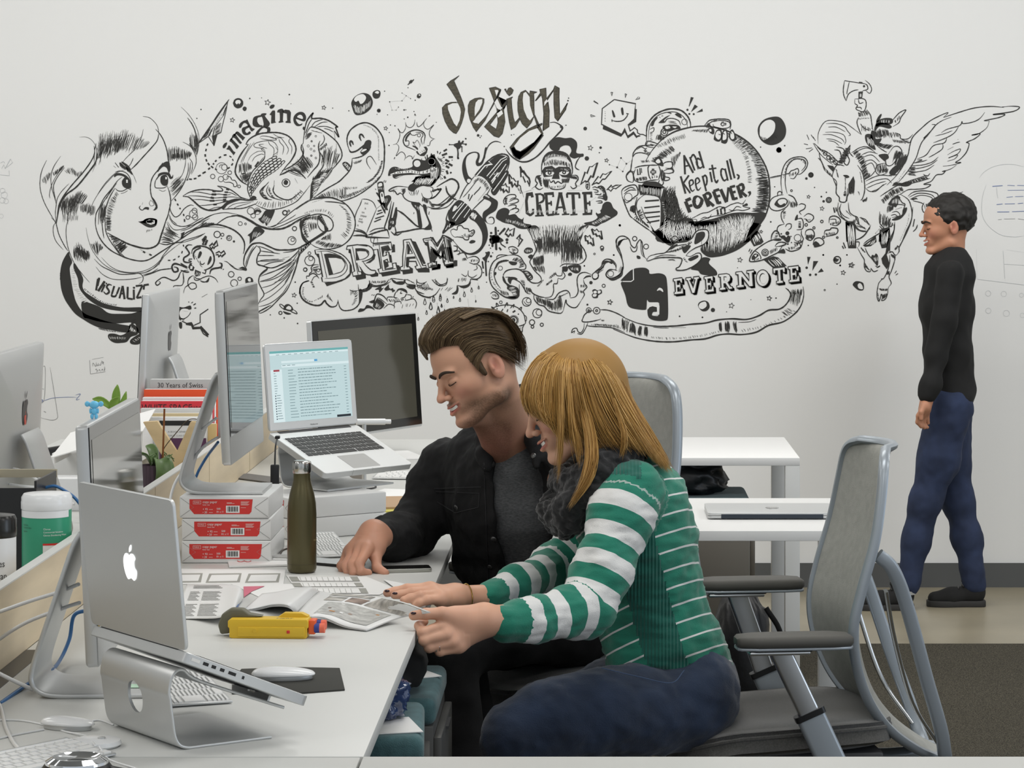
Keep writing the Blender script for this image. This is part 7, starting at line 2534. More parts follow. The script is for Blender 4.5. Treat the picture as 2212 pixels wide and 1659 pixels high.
  pts=[(-.125,0),(-.118,.0),(-.08,0),(0,0),(.08,0),(.118,0),(.125,0)]
  sweep_bm(bm,[Vector((.03+slide+p[0],y,zt-.013))for p in pts],rrect(.088,.026,.011,4),(0,0,1),[(.55,.55),(.80,.85),(1,1),(1.02,1.02),(1,1),(.80,.85),(.55,.55)])
  pd=bm_obj('arm_pad',bm,m_arm,a,smooth=2)
  bm=bmesh.new();sweep_bm(bm,[Vector((.03+slide+p[0]*.99,y,zt-.027))for p in pts],rrect(.084,.006,.002,2),(0,0,1),[(.55,1),(.82,1),(1,1),(1,1),(1,1),(.82,1),(.55,1)]);bm_obj('trim',bm,m_frame,pd,smooth=2)
 bm=bmesh.new();lathe_bm(bm,[(.05,.33),(.05,.375),(.03,.38)],n=16);lathe_bm(bm,[(.026,.10),(.026,.24),(.016,.24),(.016,.34)],n=16);bm_obj('gas_column',bm,m_black,t,smooth=2)
 base=bmesh.new()
 for k in range(5):
  a=2*PI*k/5+.3;d=Vector((math.cos(a),math.sin(a),0))
  sweep_bm(base,[d*.03+Vector((0,0,.105)),d*.16+Vector((0,0,.095)),d*.30+Vector((0,0,.075))],rrect(.04,.026,.008,2),(0,0,1),[(1,1),(.8,.9),(.6,.7)])
 bs=bm_obj('star_base',base,m_frame,t,smooth=2)
 for k in range(5):
  a=2*PI*k/5+.3;c=Vector((math.cos(a)*.30,math.sin(a)*.30,.028))
  bm=bmesh.new()
  for o_ in(-.014,.014):bmesh.ops.create_cone(bm,segments=16,radius1=.028,radius2=.028,depth=.014,cap_ends=True,matrix=Matrix.Translation(c)@Matrix.Rotation(a,4,'Z')@Matrix.Translation((0,o_,0))@Matrix.Rotation(PI/2,4,'X'))
  box_bm(bm,c+Vector((0,0,.018)),(.02,.03,.03));bm_obj('caster',bm,m_black,bs,smooth=2)
 return t
task_chair('grey mesh task chair under the woman in the striped sweater, seen from its side',(.395,6.16,0),PI+math.radians(7),arms=(.045,.0),slide=-.015)
task_chair('grey mesh task chair under the man, its rounded back rising behind the blonde hair',(-.085,6.90,0),PI+math.radians(36),arms=(0,0),dh=.085)
# ================= computers =================
m_glass_d=mat('dark_screen_glass',(.022,.021,.016),.04,spec=.75,coat=.6)
m_bezel=mat('black_glass_bezel',(.012,.012,.011),.06,spec=.6)
m_screen_off=mat('unlit_display',(.070,.066,.050),.05,spec=.6)
m_key_b=mat('black_keys',(.016,.016,.015),.5)
m_key_w=mat('white_keys',(.78,.78,.77),.5)
def apple_mark(s,O,U,V,m,parent,name='apple_logo',lift=.0006):
 body=[(0,.26),(.12,.33),(.28,.32),(.40,.20),(.30,.10),(.29,-.08),(.42,-.20),(.34,-.40),(.20,-.50),(.08,-.46),(0,-.44),(-.10,-.47),(-.22,-.49),(-.36,-.34),(-.44,-.08),(-.40,.16),(-.26,.30),(-.12,.31)]
 leaf=[(.02,.38),(.06,.52),(.20,.62),(.18,.48),(.10,.40)]
 O,U,V=Vector(O),Vector(U),Vector(V);N=U.cross(V);vs=[];fs=[]
 for poly in(catmull(body,True,4),catmull(leaf,True,3)):
  b=len(vs);vs+=[O+U*x*s+V*y*s+N*lift for x,y in poly]
  fs+=[tuple(b+i for i in t)for t in mathutils.geometry.tessellate_polygon([[Vector((x,y,0))for x,y in poly]])]
 return mesh_obj(name,vs,fs,m,parent)
def all_in_one(label,loc,rz,w=.62,top=.49,bot=.09,logo=False,tilt=.045,border=.024,group='silver all-in-one computers'):
 """faces +x in its own space; origin at the foot"""
 t=thing('desktop_computer',label,'computer',loc,rz,group)
 fx0,fx1,ft=-.105,.085,.009
 path=[(fx1,ft/2),(0,ft/2),(-.06,ft/2),(-.092,ft/2+.006),(-.108,.028),(-.106,.055),(-.085,.12),(-.05,.225),(-.036,.265),(-.024,.285)]
 hw=.098
 sp=spline3([Vector((x,0,z))for x,z in path],5)
 bm=bmesh.new();sweep_bm(bm,sp,rrect(2*hw,ft,.0035,2),(0,0,1),[(1,1)]*len(sp));bm_obj('stand',bm,m_alu_p,t,smooth=2)
 R=Matrix.Rotation(-tilt,4,'Y');pz=.29;px=.030
 def W(x,y,z):return R@Vector((x,y,z-pz))+Vector((px,0,pz))
 pr=rrect(w,top-bot,.008,3);cz=(top+bot)/2;bm=bmesh.new();rings=[]
 for x,s in((.0,.995),(-.001,1),(-.017,1),(-.021,.985),(-.030,.80),(-.038,.55),(-.041,.25)):
  rings.append([bm.verts.new(W(x,a*s,cz+b*s))for a,b in pr])
 k=len(pr)
 for a,b in zip(rings,rings[1:]):
  for i in range(k):bm.faces.new((a[i],a[(i+1)%k],b[(i+1)%k],b[i]))
 bm.faces.new(rings[0]);bm.faces.new(rings[-1])
 body=bm_obj('display_body',bm,m_alu_p,t,smooth=2)
 def pane(name,y0,y1,z0,z1,x,m):
  q=[W(x,y0,z0),W(x,y1,z0),W(x,y1,z1),W(x,y0,z1)];q+=[W(x-.001,y0,z0),W(x-.001,y1,z0),W(x-.001,y1,z1),W(x-.001,y0,z1)]
  return mesh_obj(name,q,[(0,1,2,3),(7,6,5,4),(0,4,5,1),(1,5,6,2),(2,6,7,3),(3,7,4,0)],m,body)
 chin=bot+.008 if border>.03 else bot+.065
 g=pane('front_glass',-w/2+.004,w/2-.004,chin,top-.004,.002,m_bezel)
 pane('screen',-w/2+border,w/2-border,chin+border*.8,top-border-.002,.0026,m_screen_off)
 if logo:apple_mark(.075,W(-.0415,0,top-.15),Vector((0,-1,0)),R@Vector((0,0,1)),m_dgrey if logo==1 else mat('dark_mark',(.08,.08,.08),.3),body)
 return t,W
ta,Wa=all_in_one('near silver all-in-one computer standing on the desk behind the open laptop with a light-up logo',(-.874,4.89,DESK),.03)
box('sticky_note',(.052,-.03,.0103),(.05,.034,.0006),mat('mint_paper',(.50,.72,.55),.7),ta)
tb,Wb=all_in_one('silver all-in-one computer raised on the stack of copy paper reams',(-.880,6.66,DESK+.1585),0)
tc_,Wc=all_in_one('silver all-in-one computer at the left edge, its back to the camera',(-1.425,6.83,DESK),PI,logo=1)
apple_mark(.03,Wc(-.0425,0,.318),Vector((0,-1,0)),Vector((0,0,1)),mat('red_sticker',(.6,.05,.02),.4),tc_,'sticker')
box('serial_label',(-.071,-.02,.158),(.002,.03,.036),m_paper,tc_,rot=Matrix.Rotation(.33,3,'Y'))
td,Wd=all_in_one('silver all-in-one computer seen edge-on above the row of books',(-1.358,8.70,DESK+.075),PI,logo=1)
th_=math.atan2(.59,.297)
te,We=all_in_one('large black glass display turned towards the camera behind the white laptop',(-.785,9.13,DESK-.0),th_-PI/2,w=.655,top=.465,bot=.080,border=.034,tilt=.07,group='black glass displays')
sk=mat('screen_marks',(.035,.034,.028),.3)
stack_low=corners_box('box_file',-1.50,-1.20,8.45,8.95,DESK,DESK+.0748,m_paper)
tag(stack_low,'flat white box lifting the computer behind the row of books','box')
def keyboard_keys(name,parent,O,U,V,N,w,d,rows,m,gap=.0026,h=.0012):
 """keys as one mesh part each row set; O corner, U right, V away"""
 bm=bmesh.new();y=0;rh=d/(sum(r[0]for r in rows))
 for hh,cells in rows:
  tot=sum(cells);x=0
  for c in cells:
   cw=w*c/tot
   if c>0:
    a=O+U*(x+gap/2)+V*(y+gap/2);b=O+U*(x+cw-gap/2)+V*(y+gap/2);e=O+U*(x+cw-gap/2)+V*(y+rh*hh-gap/2);f=O+U*(x+gap/2)+V*(y+rh*hh-gap/2)
    lo=[bm.verts.new(p)for p in(a,b,e,f)];hi=[bm.verts.new(p+N*h+(((a+e)/2)-p)*.06)for p in(a,b,e,f)]
    bm.faces.new(hi)
    for i in range(4):bm.faces.new((lo[i],lo[(i+1)%4],hi[(i+1)%4],hi[i]))
   x+=cw
  y+=rh*hh
 o=bm_obj(name,bm,m,parent);return o
ROWS=[(1,[1,1,1,1.25,5.2,1.25,1,.95,.95,.95]),(1,[2.3]+[1]*10+[2.3]),(1,[1.8]+[1]*11+[1.8]),(1,[1.5]+[1]*12+[1.1]),(1,[1]*13+[1.5]),(.55,[1.04]*14)]
def laptop(name,label,hl,u,n,base_tilt,lid_tilt,W,D,z,screen=None,th=.016,light=True,mb=None):
 """hl hinge-left corner seen by the user; u hinge direction; n towards the user (horizontal)"""
 t=thing(name,label,'laptop',(hl[0],hl[1],z));mb=mb or m_alu_p
 u=Vector(u).normalized();n=Vector(n).normalized();Z=Vector((0,0,1))
 nb=(n*math.cos(base_tilt)-Z*math.sin(base_tilt)).normalized();zb=u.cross(nb);zb=zb if zb.z>0 else-zb
 vl=(Z*math.cos(lid_tilt)-n*math.sin(lid_tilt)).normalized();nl=(n*math.cos(lid_tilt)+Z*math.sin(lid_tilt)).normalized()
 def slab_(nm,O,A,B,C,a,b,c0,c1,r,m,par,taper=0):
  bm=bmesh.new();pr=rrect(a,b,r,4)
  prism_bm(bm,pr,c0,c1,lambda p,q,k:O+A*(p+a/2)+B*(q+b/2)+C*(k+(taper*(q/b-.5)if k==c0 else 0)))
  return bm_obj(nm,bm,m,par,bevel=.001,seg=1)
 O=Vector((0,0,0))
 base=slab_('base',O,u,nb,zb,W,D,-th,0,.011,mb,t,taper=-th*.0)
 lid=slab_('lid',O+n*.004+Z*.002,u,vl,nl,W,D,-.006,0,.011,mb,t)
 slab_('key_well',O+u*.02+nb*.035+zb*.0,u,nb,zb,W-.04,D*.46,0,.0004,.003,mb,base)
 keyboard_keys('keys',base,O+u*.022+nb*(.036+D*.45)+zb*.0004,u,-nb,zb,W-.044,D*.45-.002,ROWS,m_key_b)
 slab_('trackpad',O+u*(W/2-.05)+nb*(.045+D*.46),u,nb,zb,.10,D-.055-D*.46,0,.0005,.003,mat('trackpad_glass',(.50,.50,.49),.3,metal=.4),base)
 slab_('hinge_bar',O+u*.03-zb*.002,u,nb,zb,W-.06,.012,0,.003,.002,m_dgrey,base)
 return t,base,lid,u,n,nb,zb,vl,nl
Hl=Vector((-.856,7.19,.986));uA=Vector((.635,.772,0));nA=Vector((.772,-.635,0))
WA,DA=.325,.227
tL,bL,lL,uu,nn,nb,zb,vl,nl=laptop('laptop','open silver laptop showing an email inbox, on an aluminium stand above two reams',Hl,uA,nA,.42,.10,WA,DA,Hl.z)
def on_lid(a,b,k=.0):return Vector((0,0,.002))+nn*.004+uu*a+vl*b+nl*k
def quad_on(name,a0,a1,b0,b1,k,m,par):return mesh_obj(name,[on_lid(a0,b0,k),on_lid(a1,b0,k),on_lid(a1,b1,k),on_lid(a0,b1,k)],[(0,1,2,3)],m,par)
quad_on('white_bezel',.003,WA-.003,.003,DA-.003,.0004,mat('white_bezel',(.74,.75,.75),.35),lL)
def lit(name,c,s=1.0):return mat(name,(.0,.0,.0),.2,emit=(c,s))
scr=quad_on('screen',.018,WA-.018,.022,DA-.02,.0007,lit('screen_page',(.62,.80,.82),.82),lL)
sx0,sx1,sy0,sy1=.018,WA-.018,.022,DA-.02
rr=random.Random(3)
def patch(name,lst,m,par,k=.0011,fn=None):
 fn=fn or on_lid;vs=[];fs=[]
 for a0,a1,b0,b1 in lst:
  b=len(vs);vs+=[fn(a0,b0,k),fn(a1,b0,k),fn(a1,b1,k),fn(a0,b1,k)];fs.append((b,b+1,b+2,b+3))
 return mesh_obj(name,vs,fs,m,par)
sw,sh=sx1-sx0,sy1-sy0
S_=lambda a,b,c,d:(sx0+a*sw,sx0+b*sw,sy1-d*sh,sy1-c*sh)
patch('menu_bar',[S_(0,1,0,.032)],lit('teal_bar',(.18,.50,.50),.8),scr)
patch('page_header',[S_(0,1,.032,.06),S_(0,.14,.26,1),S_(.14,1,.2,.235),S_(.14,.56,.145,.175)],lit('page_white',(.74,.88,.90),.9),scr,.0009)
patch('search_button',[S_(.555,.595,.145,.175)],lit('blue_button',(.12,.42,.75),.8),scr)
patch('compose_button',[S_(.035,.11,.262,.288)],lit('red_button',(.42,.05,.07),.8),scr)
patch('chat_bar',[S_(.80,.98,.962,.995)],lit('dark_bar',(.02,.03,.04),.6),scr)
ln=[]
for i in range(17):
 y=.275+i*.0415;ln.append(S_(.215,.215+rr.uniform(.05,.11),y+.002,y+.010));x=.34;e=.34+rr.uniform(.34,.50)
 while x<e:w_=rr.uniform(.01,.045);ln.append(S_(x,x+w_,y-.006+.0,y+.004));x+=w_+.007
 ln.append(S_(.93,.96,y-.008,y))
for i in range(9):ln.append(S_(.035,.035+rr.uniform(.02,.05),.31+i*.035,.318+i*.035))
for i in range(10):ln.append(S_(.055,.055+rr.uniform(.04,.07),.62+i*.036,.628+i*.036))
for i in range(11):ln.append(S_(.08+i*.075,.12+i*.075,.05,.057))
for i in range(3):ln.append(S_(.15+i*.06,.19+i*.06,.205,.213))
patch('message_lines',ln,lit('grey_text',(.26,.40,.43),.6),scr)
patch('contact_icons',[S_(.035,.047,.62+i*.036,.638+i*.036)for i in range(10)],lit('dark_icon',(.03,.06,.10),.6),scr)
text_obj('model_lettering','MacBook Air',.0052,on_lid(WA/2-.014,.008,.0006),uu,vl,m_dgrey,lL)
def laptop_stand(label,hl,u,n,tilt,W,z_h,z0,thick=.005,back=.0):
 """u along the hinge, n towards the user; flat foot on z0, bent back plate with a cable hole, sloping tray"""
 t=thing('laptop_stand',label,'stand',(hl[0],hl[1],z0),group='bent aluminium laptop stands')
 u=Vector(u).normalized();n=Vector(n).normalized();Z=Vector((0,0,1));ins=(W-.245)/2;w=.245
 h=z_h-z0;L=.215*math.cos(tilt);dz=.225*math.sin(tilt)
 path=[(.175,.0025),(.06,.0025),(.022,.004),(.006,.018),(.0,.05),(-.004,h*.55),(-.006,h-.052),(0,h-.028),(.018,h-.020),(.05,h-.026-.04*math.sin(tilt)),(L-.0,h-.020-dz*.90)]
 C=Vector((0,0,0))+u*(ins+w/2)
 pp=spline3([C+n*(a+back)+Z*b for a,b in path],5)
 bm=bmesh.new();sweep_bm(bm,pp,rrect(w,thick,.002,2),(0,0,1)if False else Z if False else n*-.01+Z,[(1,1)]*len(pp))
 bm.free()
 bm=bmesh.new();rings=[];pr=rrect(w,thick,.0022,3)
 for i,p in enumerate(pp):
  T=(pp[min(len(pp)-1,i+1)]-pp[max(0,i-1)]).normalized();nrm=u.cross(T).normalized()
  rings.append([bm.verts.new(p+u*a+nrm*b)for a,b in pr])
 k=len(pr)
 for a,b in zip(rings,rings[1:]):
  for i in range(k):bm.faces.new((a[i],a[(i+1)%k],b[(i+1)%k],b[i]))
 bm.faces.new(rings[0][::-1]);bm.faces.new(rings[-1])
 body=bm_obj('body',bm,m_alu_p,t,smooth=2)
 cut=bmesh.new();cc=C+n*(back-.003)+Z*(h*.47)
 Mh=Matrix.Translation(cc)@n.to_track_quat('Z','Y').to_matrix().to_4x4()
 bmesh.ops.create_cone(cut,segments=36,radius1=.026,radius2=.026,depth=.05,cap_ends=True,matrix=Mh)
 co=bm_obj('cut',cut,m_alu_p);co.parent=t
 md=body.modifiers.new('b','BOOLEAN');md.operation='DIFFERENCE';md.object=co;md.solver='EXACT'
 bpy.context.view_layer.update();dg=bpy.context.evaluated_depsgraph_get();me=bpy.data.meshes.new_from_object(body.evaluated_get(dg));body.modifiers.clear();body.data=me
 bpy.data.objects.remove(co)
 me.polygons.foreach_set('use_smooth',[True]*len(me.polygons));me.set_sharp_from_angle(angle=math.radians(40))
 e=pp[-1];nb=(n*math.cos(tilt)-Z*math.sin(tilt));zb=u.cross(nb);zb=zb if zb.z>0 else-zb
 bm=bmesh.new()
 for a0,a1 in((-.06,-.012),(-.012,.012),(.012,.06)):
  hh=.016 if abs(a0+a1)>.01 else .009
  box_bm(bm,e+u*(a0+a1)/2+nb*.004+zb*(hh/2),(1,1,1))
  for v in bm.verts[-8:]:
   l=v.co-(e+u*(a0+a1)/2+nb*.004+zb*(hh/2));v.co=(e+u*(a0+a1)/2+nb*.004+zb*(hh/2))+u*l.x*(a1-a0)+nb*l.y*.004+zb*l.z*hh
 bm_obj('front_lip',bm,m_alu_p,t)
 return t
laptop_stand('aluminium stand holding up the laptop with the email inbox',Hl,uA,nA,.42,WA,Hl.z-.002,DESK+.1065)
Hn=Vector((-.639,4.305,.897));Hf=Vector((-.832,4.575,.897));uN=(Hf-Hn);WN=uN.length+.006;uN.normalize();nN=Vector((-uN.y,uN.x,0));nN=nN if nN.x>0 else-nN
DN=.237
tN,bN,lN,uu2,nn2,nb2,zb2,vl2,nl2=laptop('laptop','open silver laptop seen from behind with a glowing white logo, nearest to the camera',Hn,uN,nN,.40,.10,WN,DN,Hn.z,th=.017)
apple_mark(.052,Vector((0,0,.002))+nn2*.004+uu2*(WN*.5)+vl2*(DN*.50)-nl2*.0062,-uu2,vl2,mat('lit_logo',(1,1,1),.3,emit=((1,1,1),1.1)),lN)
ports=[]
for a,w_,c in((.012,.016,0),(.034,.010,1),(.050,.008,1),(.066,.008,1),(.082,.014,1),(.108,.004,1)):
 bm=bmesh.new();p0=nb2*a-zb2*.010-uu2*.0004
 vv=[bm.verts.new(p0+nb2*x+zb2*y)for x,y in((0,0),(w_,0),(w_,.005),(0,.005))];bm.faces.new(vv);bm_obj('port',bm,m_black if c else m_chrome,bN)
laptop_stand('aluminium laptop stand with a round cable hole at the front left',Hn,uN,nN,.40,WN,Hn.z-.016,DESK)
tz=thing('laptop','closed silver laptop lying on the white table on the right','laptop',(.462,7.525,DESK))
Wc_,Dc_=.345,.238
bm=bmesh.new();prism_bm(bm,rrect(Wc_,Dc_,.012,5),.003,.0105,lambda a,b,k:Vector((a,b,k)));bz=bm_obj('base',bm,m_alu_p,tz,bevel=.0015,seg=2)
bm=bmesh.new();prism_bm(bm,rrect(Wc_,Dc_,.012,5),.0112,.0175,lambda a,b,k:Vector((a,b,k)));lz=bm_obj('lid',bm,m_alu_p,tz,bevel=.0012,seg=2)
box('hinge',(0,-Dc_/2-.0003,.0085),(Wc_*.79,.003,.0115),mat('hinge_rubber',(.025,.035,.05),.4),bz,bevel=.001)
for a in(-.15,.15):lathe('rubber_foot',[(.006,0),(.006,.003)],(a,-.09,0),m_black,bz,10);lathe('rubber_foot',[(.006,0),(.006,.003)],(a,.09,0),m_black,bz,10)
apple_mark(.042,(.006,.0,.0176),(-1,0,0),(0,-1,0),mat('mirror_mark',(.8,.8,.8),.12,metal=1),lz)
def ext_keyboard(label,corner,ux,W=.28,D=.115,tilt=.09,z=DESK,full=False):
 """corner: near-left corner as the user sees it; ux: direction along the keys"""
 t=thing('keyboard',label,'keyboard',(corner[0],corner[1],z),math.atan2(ux[1],ux[0]),'slim white keyboards')
 bm=bmesh.new()
 prism_bm(bm,[(0,.002),(D,.002+D*math.tan(tilt)),(D,.006+D*math.tan(tilt)),(0,.006)],0,W,lambda y,zz,x:Vector((x,y,zz)))
 b=bm_obj('body',bm,m_alu_p,t,bevel=.001,seg=1)
 bm=bmesh.new();bmesh.ops.create_cone(bm,segments=16,radius1=.0085,radius2=.0085,depth=W*.94,cap_ends=True,matrix=Matrix.Translation((W/2,D-.009,.0085))@Matrix.Rotation(PI/2,4,'Y'));bm_obj('battery_tube',bm,m_white_p,t,smooth=2)
 V=Vector((0,math.cos(tilt),math.sin(tilt)));N=Vector((0,-math.sin(tilt),math.cos(tilt)))
 keyboard_keys('keys',b,Vector((.004,.004,.0063)),Vector((1,0,0)),V,N,W-.008,D-.018,ROWS,m_key_w,.0035,.0022)
 return t
 # ================= things on the benches =================
m_red=mat('label_red',(.62,.035,.03),.5);m_tblack=mat('print_black',(.02,.02,.02),.6);m_tgrey=mat('print_grey',(.30,.30,.29),.7)
m_wrap=mat('ream_wrapper',(.74,.745,.74),.35,spec=.45,bump=(22,.18))
X_,Y_,Z_=Vector((1,0,0)),Vector((0,1,0)),Vector((0,0,1))
def flat(name,pts,m,parent):return mesh_obj(name,pts,[tuple(range(len(pts)))],m,parent)
def rects(name,O,U,V,lst,m,parent,lift=.0004):
 N=U.cross(V).normalized()*lift;vs=[];fs=[]
 for x,y,w,h in lst:
  b=len(vs);vs+=[O+U*x+V*y+N,O+U*(x+w)+V*y+N,O+U*(x+w)+V*(y+h)+N,O+U*x+V*(y+h)+N];fs.append((b,b+1,b+2,b+3))
 return mesh_obj(name,vs,fs,m,parent)
def ream(label,loc,rz,s0=.02,s1=.17):
 t=thing('paper_ream',label,'paper',loc,rz,'wrapped copy paper reams')
 w,d,h=.2115,.279,.0522
 b=corners_box('wrapper',-w/2,w/2,-d/2,d/2,0,h,m_wrap,t,bevel=.004)
 bm=bmesh.new()
 for sy in(-1,1):
  for sx in(-1,1):
   for z0_,z1_ in((.004,h/2),(h-.004,h/2)):tube_bm(bm,[(sx*(w/2-.003),sy*(d/2+.0003),z0_),(sx*(w/2-.034),sy*(d/2+.0003),z1_)],.0005,4)
 bm_obj('fold_seam',bm,m_tgrey,b)
 O=Vector((-w/2+s0,-d/2-.0006,.010));L=s1-s0;H=.035
 pts=[(0,H),(L,H),(L-.003,.006),(L-.008,0),(.011,0),(0,.013)]
 lb=flat('label',[O+X_*a+Z_*c for a,c in pts],m_red,b)
 q=lambda s,sz,x,z,sx=1:text_obj('lettering',s,sz,O+X_*x+Z_*z,X_,Z_,m_paper,lb,sx)
 q('copy paper',.0085,.031,.026,.9);q('letter size',.0042,.031,.0205);q('+ 92',.0066,.031,.0095);q('\u2022 20',.0066,.031,.0022);q('500',.0062,.064,.0105);q('8\u00bd x 11',.006,.064,.0035,.85)
 q('STAPLES',.0045,.0105,.026,.8)
 rects('box_outline',O,X_,Z_,[(.0085,.0235,.018,.0005),(.0085,.031,.018,.0005),(.0085,.0235,.0005,.0078),(.0265,.0235,.0005,.008)],m_paper,lb,.0004)
 bc=rects('barcode',O,X_,Z_,[(.086,.003,.032,.017)],m_paper,lb)
 rects('bars',O,X_,Z_,[(.089+i*.0021,.006,.0006+.0006*(i*7%3),.012)for i in range(12)],m_tblack,bc,.0008)
 rects('small_print',O,X_,Z_,[(.088,.0265,.012,.001),(.088,.0245,.018,.001)]+[(.121,.029-.002*i,.02-.002*(i%3),.0009)for i in range(5)]+[(.121,.015,.012,.0009),(.046,.0105,.009,.001),(.046,.0035,.009,.001)],mat('print_pink',(.85,.55,.52),.6),lb,.0005)
for k in range(3):
 ream(['bottom ream of the three stacked under the raised computer','middle ream of the three stacked under the raised computer','top ream of the three, directly under the computer foot'][k],
 (-.8805+(.003,.002,-.001)[k],6.677+(.0,.003,.001)[k],DESK+.0005+k*.0526),(.0,.008,-.006)[k],(.019,.030,.024)[k],(.190,.186,.173)[k])
for k in range(2):ream(['lower ream of the short stack under the laptop stand','upper ream of the short stack, touching the laptop stand'][k],(-.716-.004*k,7.125,DESK+.0005+k*.0526),math.radians(-55+2*k))
m_olive_b=mat('olive_enamel',(.105,.092,.045),.33,metal=.55)
def bottle(name,label,loc):
 t=thing(name,label,'bottle',loc)
 prof=[(.026,0),(.031,.003),(.0335,.010),(.0335,.09),(.0335,.135),(.032,.160),(.028,.182),(.0235,.198),(.0205,.210),(.0195,.218),(.0195,.228)]
 b=lathe('body',prof,(0,0,0),m_olive_b,t,40)
 lathe('base_line',[(.0337,.0205),(.0337,.0212)],(0,0,0),mat('dark_olive',(.05,.045,.025),.5),b,40)
 bm=bmesh.new();n=48;rings=[]
 for r,z,f in((.0195,.228,0),(.0212,.2295,.5),(.0215,.24,1),(.0215,.250,1),(.0205,.2545,.6),(.016,.257,0)):
  rings.append([bm.verts.new(((r-.0012*f*(i%4==0))*math.cos(2*PI*i/n),(r-.0012*f*(i%4==0))*math.sin(2*PI*i/n),z))for i in range(n)])
 for a,c in zip(rings,rings[1:]):
  for i in range(n):bm.faces.new((a[i],a[(i+1)%n],c[(i+1)%n],c[i]))
 bm.faces.new(rings[-1]);bm_obj('cap',bm,mat('brushed_steel',(.62,.62,.60),.22,metal=1),t,smooth=2)
 def bend(a,c,a0=-.55):an=a0+a/.0337;return Vector((.0339*math.cos(an),.0339*math.sin(an),.074+c))
 text_obj('lettering','EVERNOTE',.0056,(0,0,0),X_,Z_,mat('gold_print',(.42,.34,.17),.4),b,1.15,bend=bend)
bottle('water_bottle','olive green steel water bottle with a silver cap standing on the bench',(-.683,6.385,DESK))
def canister(label,loc,r,h,body,lidm,hb):
 t=thing('wipes_canister',label,'canister',loc)
 b=lathe('body',[(r*.97,0),(r,.003),(r,h*hb),(r*.99,h*hb+.002)],(0,0,0),body,t,44)
 lathe('lid',[(r*1.0,h*hb),(r*1.035,h*hb+.004),(r*1.035,h*hb+.02),(r*1.02,h*hb+.024),(r*1.02,h-.012),(r*.93,h-.003),(r*.5,h)],(0,0,0),lidm,t,44)
 return t,b
def wrap_on(b,r,a0):return lambda a,c:Vector((r*math.cos(a0+a/r),r*math.sin(a0+a/r),c))
def wrap_patch(name,fn,x0,x1,z0,z1,m,parent,n=14):
 vs=[];fs=[]
 for i in range(n+1):a=x0+(x1-x0)*i/n;vs+=[fn(a,z0),fn(a,z1)]
 fs=[(2*i,2*i+2,2*i+3,2*i+1)for i in range(n)]
 return mesh_obj(name,vs,fs,m,parent,True)
m_green=mat('canister_green',(.035,.30,.17),.35,spec=.5)
Yc=5.92;Rg=.048;cg=((101-VX)/F_PX*Yc,Yc,DESK)
tg,bg=canister('green canister of cleaning wipes with a white lid, behind the divider',cg,Rg,.288,m_green,m_white_p,.845)
tg.scale=(1.09,1.09,.816);f1=wrap_on(bg,Rg+.0006,-PI/2)
wrap_patch('white_panel',f1,.002,.045,.02,.158,m_paper,bg);f2=wrap_on(bg,Rg+.001,-PI/2);f3=wrap_on(bg,Rg+.0014,-PI/2)
wrap_patch('red_strip',f2,.002,.045,.156,.161,m_red,bg)
wrap_patch('white_band',f1,-.06,.06,.226,.2435,m_white_p,bg)
for i in range(4):wrap_patch('blue_tab',f2,.004+i*.0105,.0125+i*.0105,.124,.1285,mat('tab_blue',(.05,.10,.35),.5),bg,4)
pr_=[]
for s,x,z,sz,m in(('Clorox',.003,.196,.0066,m_paper),('Commercial Solutions',.003,.188,.0062,m_paper),('Clorox Disinfecting Wipes',.003,.180,.0062,m_paper),('Solutions',-.045,.206,.0055,m_tblack),('Commerciales',-.045,.199,.0055,m_tblack),('Lingettes',-.045,.190,.005,m_tblack)):
 text_obj('lettering',s,sz,(0,0,0),X_,Z_,m,bg,.72,bend=lambda a,c,x=x,z=z:f3(x+a,z+c))
for i in range(16):wrap_patch('fine_print',f2,.004,.044-.004*(i*5%4),.118-i*.0058,.1192-i*.0058,m_tgrey,bg,5)
Yk=5.56;Rk=.041;ck=((-9-VX)/F_PX*Yk,Yk,DESK)
tk,bk_=canister('canister of screen wipes with a black lid cut by the left edge of the picture',ck,Rk,.262,mat('canister_white',(.74,.75,.76),.4),mat('black_lid',(.016,.016,.015),.25),.80)
tk.scale=(.98,.98,.88);g1=wrap_on(bk_,Rk+.0006,-PI/2)
wrap_patch('yellow_band',g1,-.06,.06,.03,.092,mat('canister_yellow',(.62,.66,.10),.5),bk_,20)
wrap_patch('red_tag',g1,-.01,.016,.172,.183,m_red,bk_,6);wrap_patch('blue_tag',g1,-.02,.024,.055,.078,mat('tag_blue',(.06,.30,.55),.5),bk_)
for s,x,z,sz,m in(('STAPLES',-.009,.1745,.0072,m_paper),('Lingettes',-.030,.146,.022,m_tblack),("d'\u00e9cran",-.014,.118,.022,m_tblack),('100',.002,.059,.019,m_paper)):
 text_obj('lettering',s,sz,(0,0,0),X_,Z_,m,bk_,.72,bend=lambda a,c,x=x,z=z:wrap_on(0,Rk+.0012,-PI/2)(x+a,z+c))
tt=thing('magazine_file','open black box with a beige rim behind the two canisters','box',(-1.275,6.0,DESK))
corners_box('shell',-.075,.06,-.004,0,0,.235,m_black,tt);corners_box('shell',-.075,-.07,0,.22,0,.235,m_black,tt);corners_box('shell',.055,.06,0,.22,0,.25,m_black,tt)
corners_box('rim',-.08,-.068,-.006,.23,.235,.241,mat('beige_trim',(.42,.38,.28),.6),tt);corners_box('rim',-.075,.06,.22,.23,.235,.253,mat('beige_trim',(.42,.38,.28),.6),tt)
o=corners_box('box',-1.60,-1.345,8.12,8.45,DESK,DESK+.11,m_paper,bevel=.003);tag(o,'low white carton on the far bench behind the left computer stand','box')
ob=thing('carton','glossy white computer carton with a small dark logo beside the green marker pens','box',(-1.42,7.66,DESK),.0)
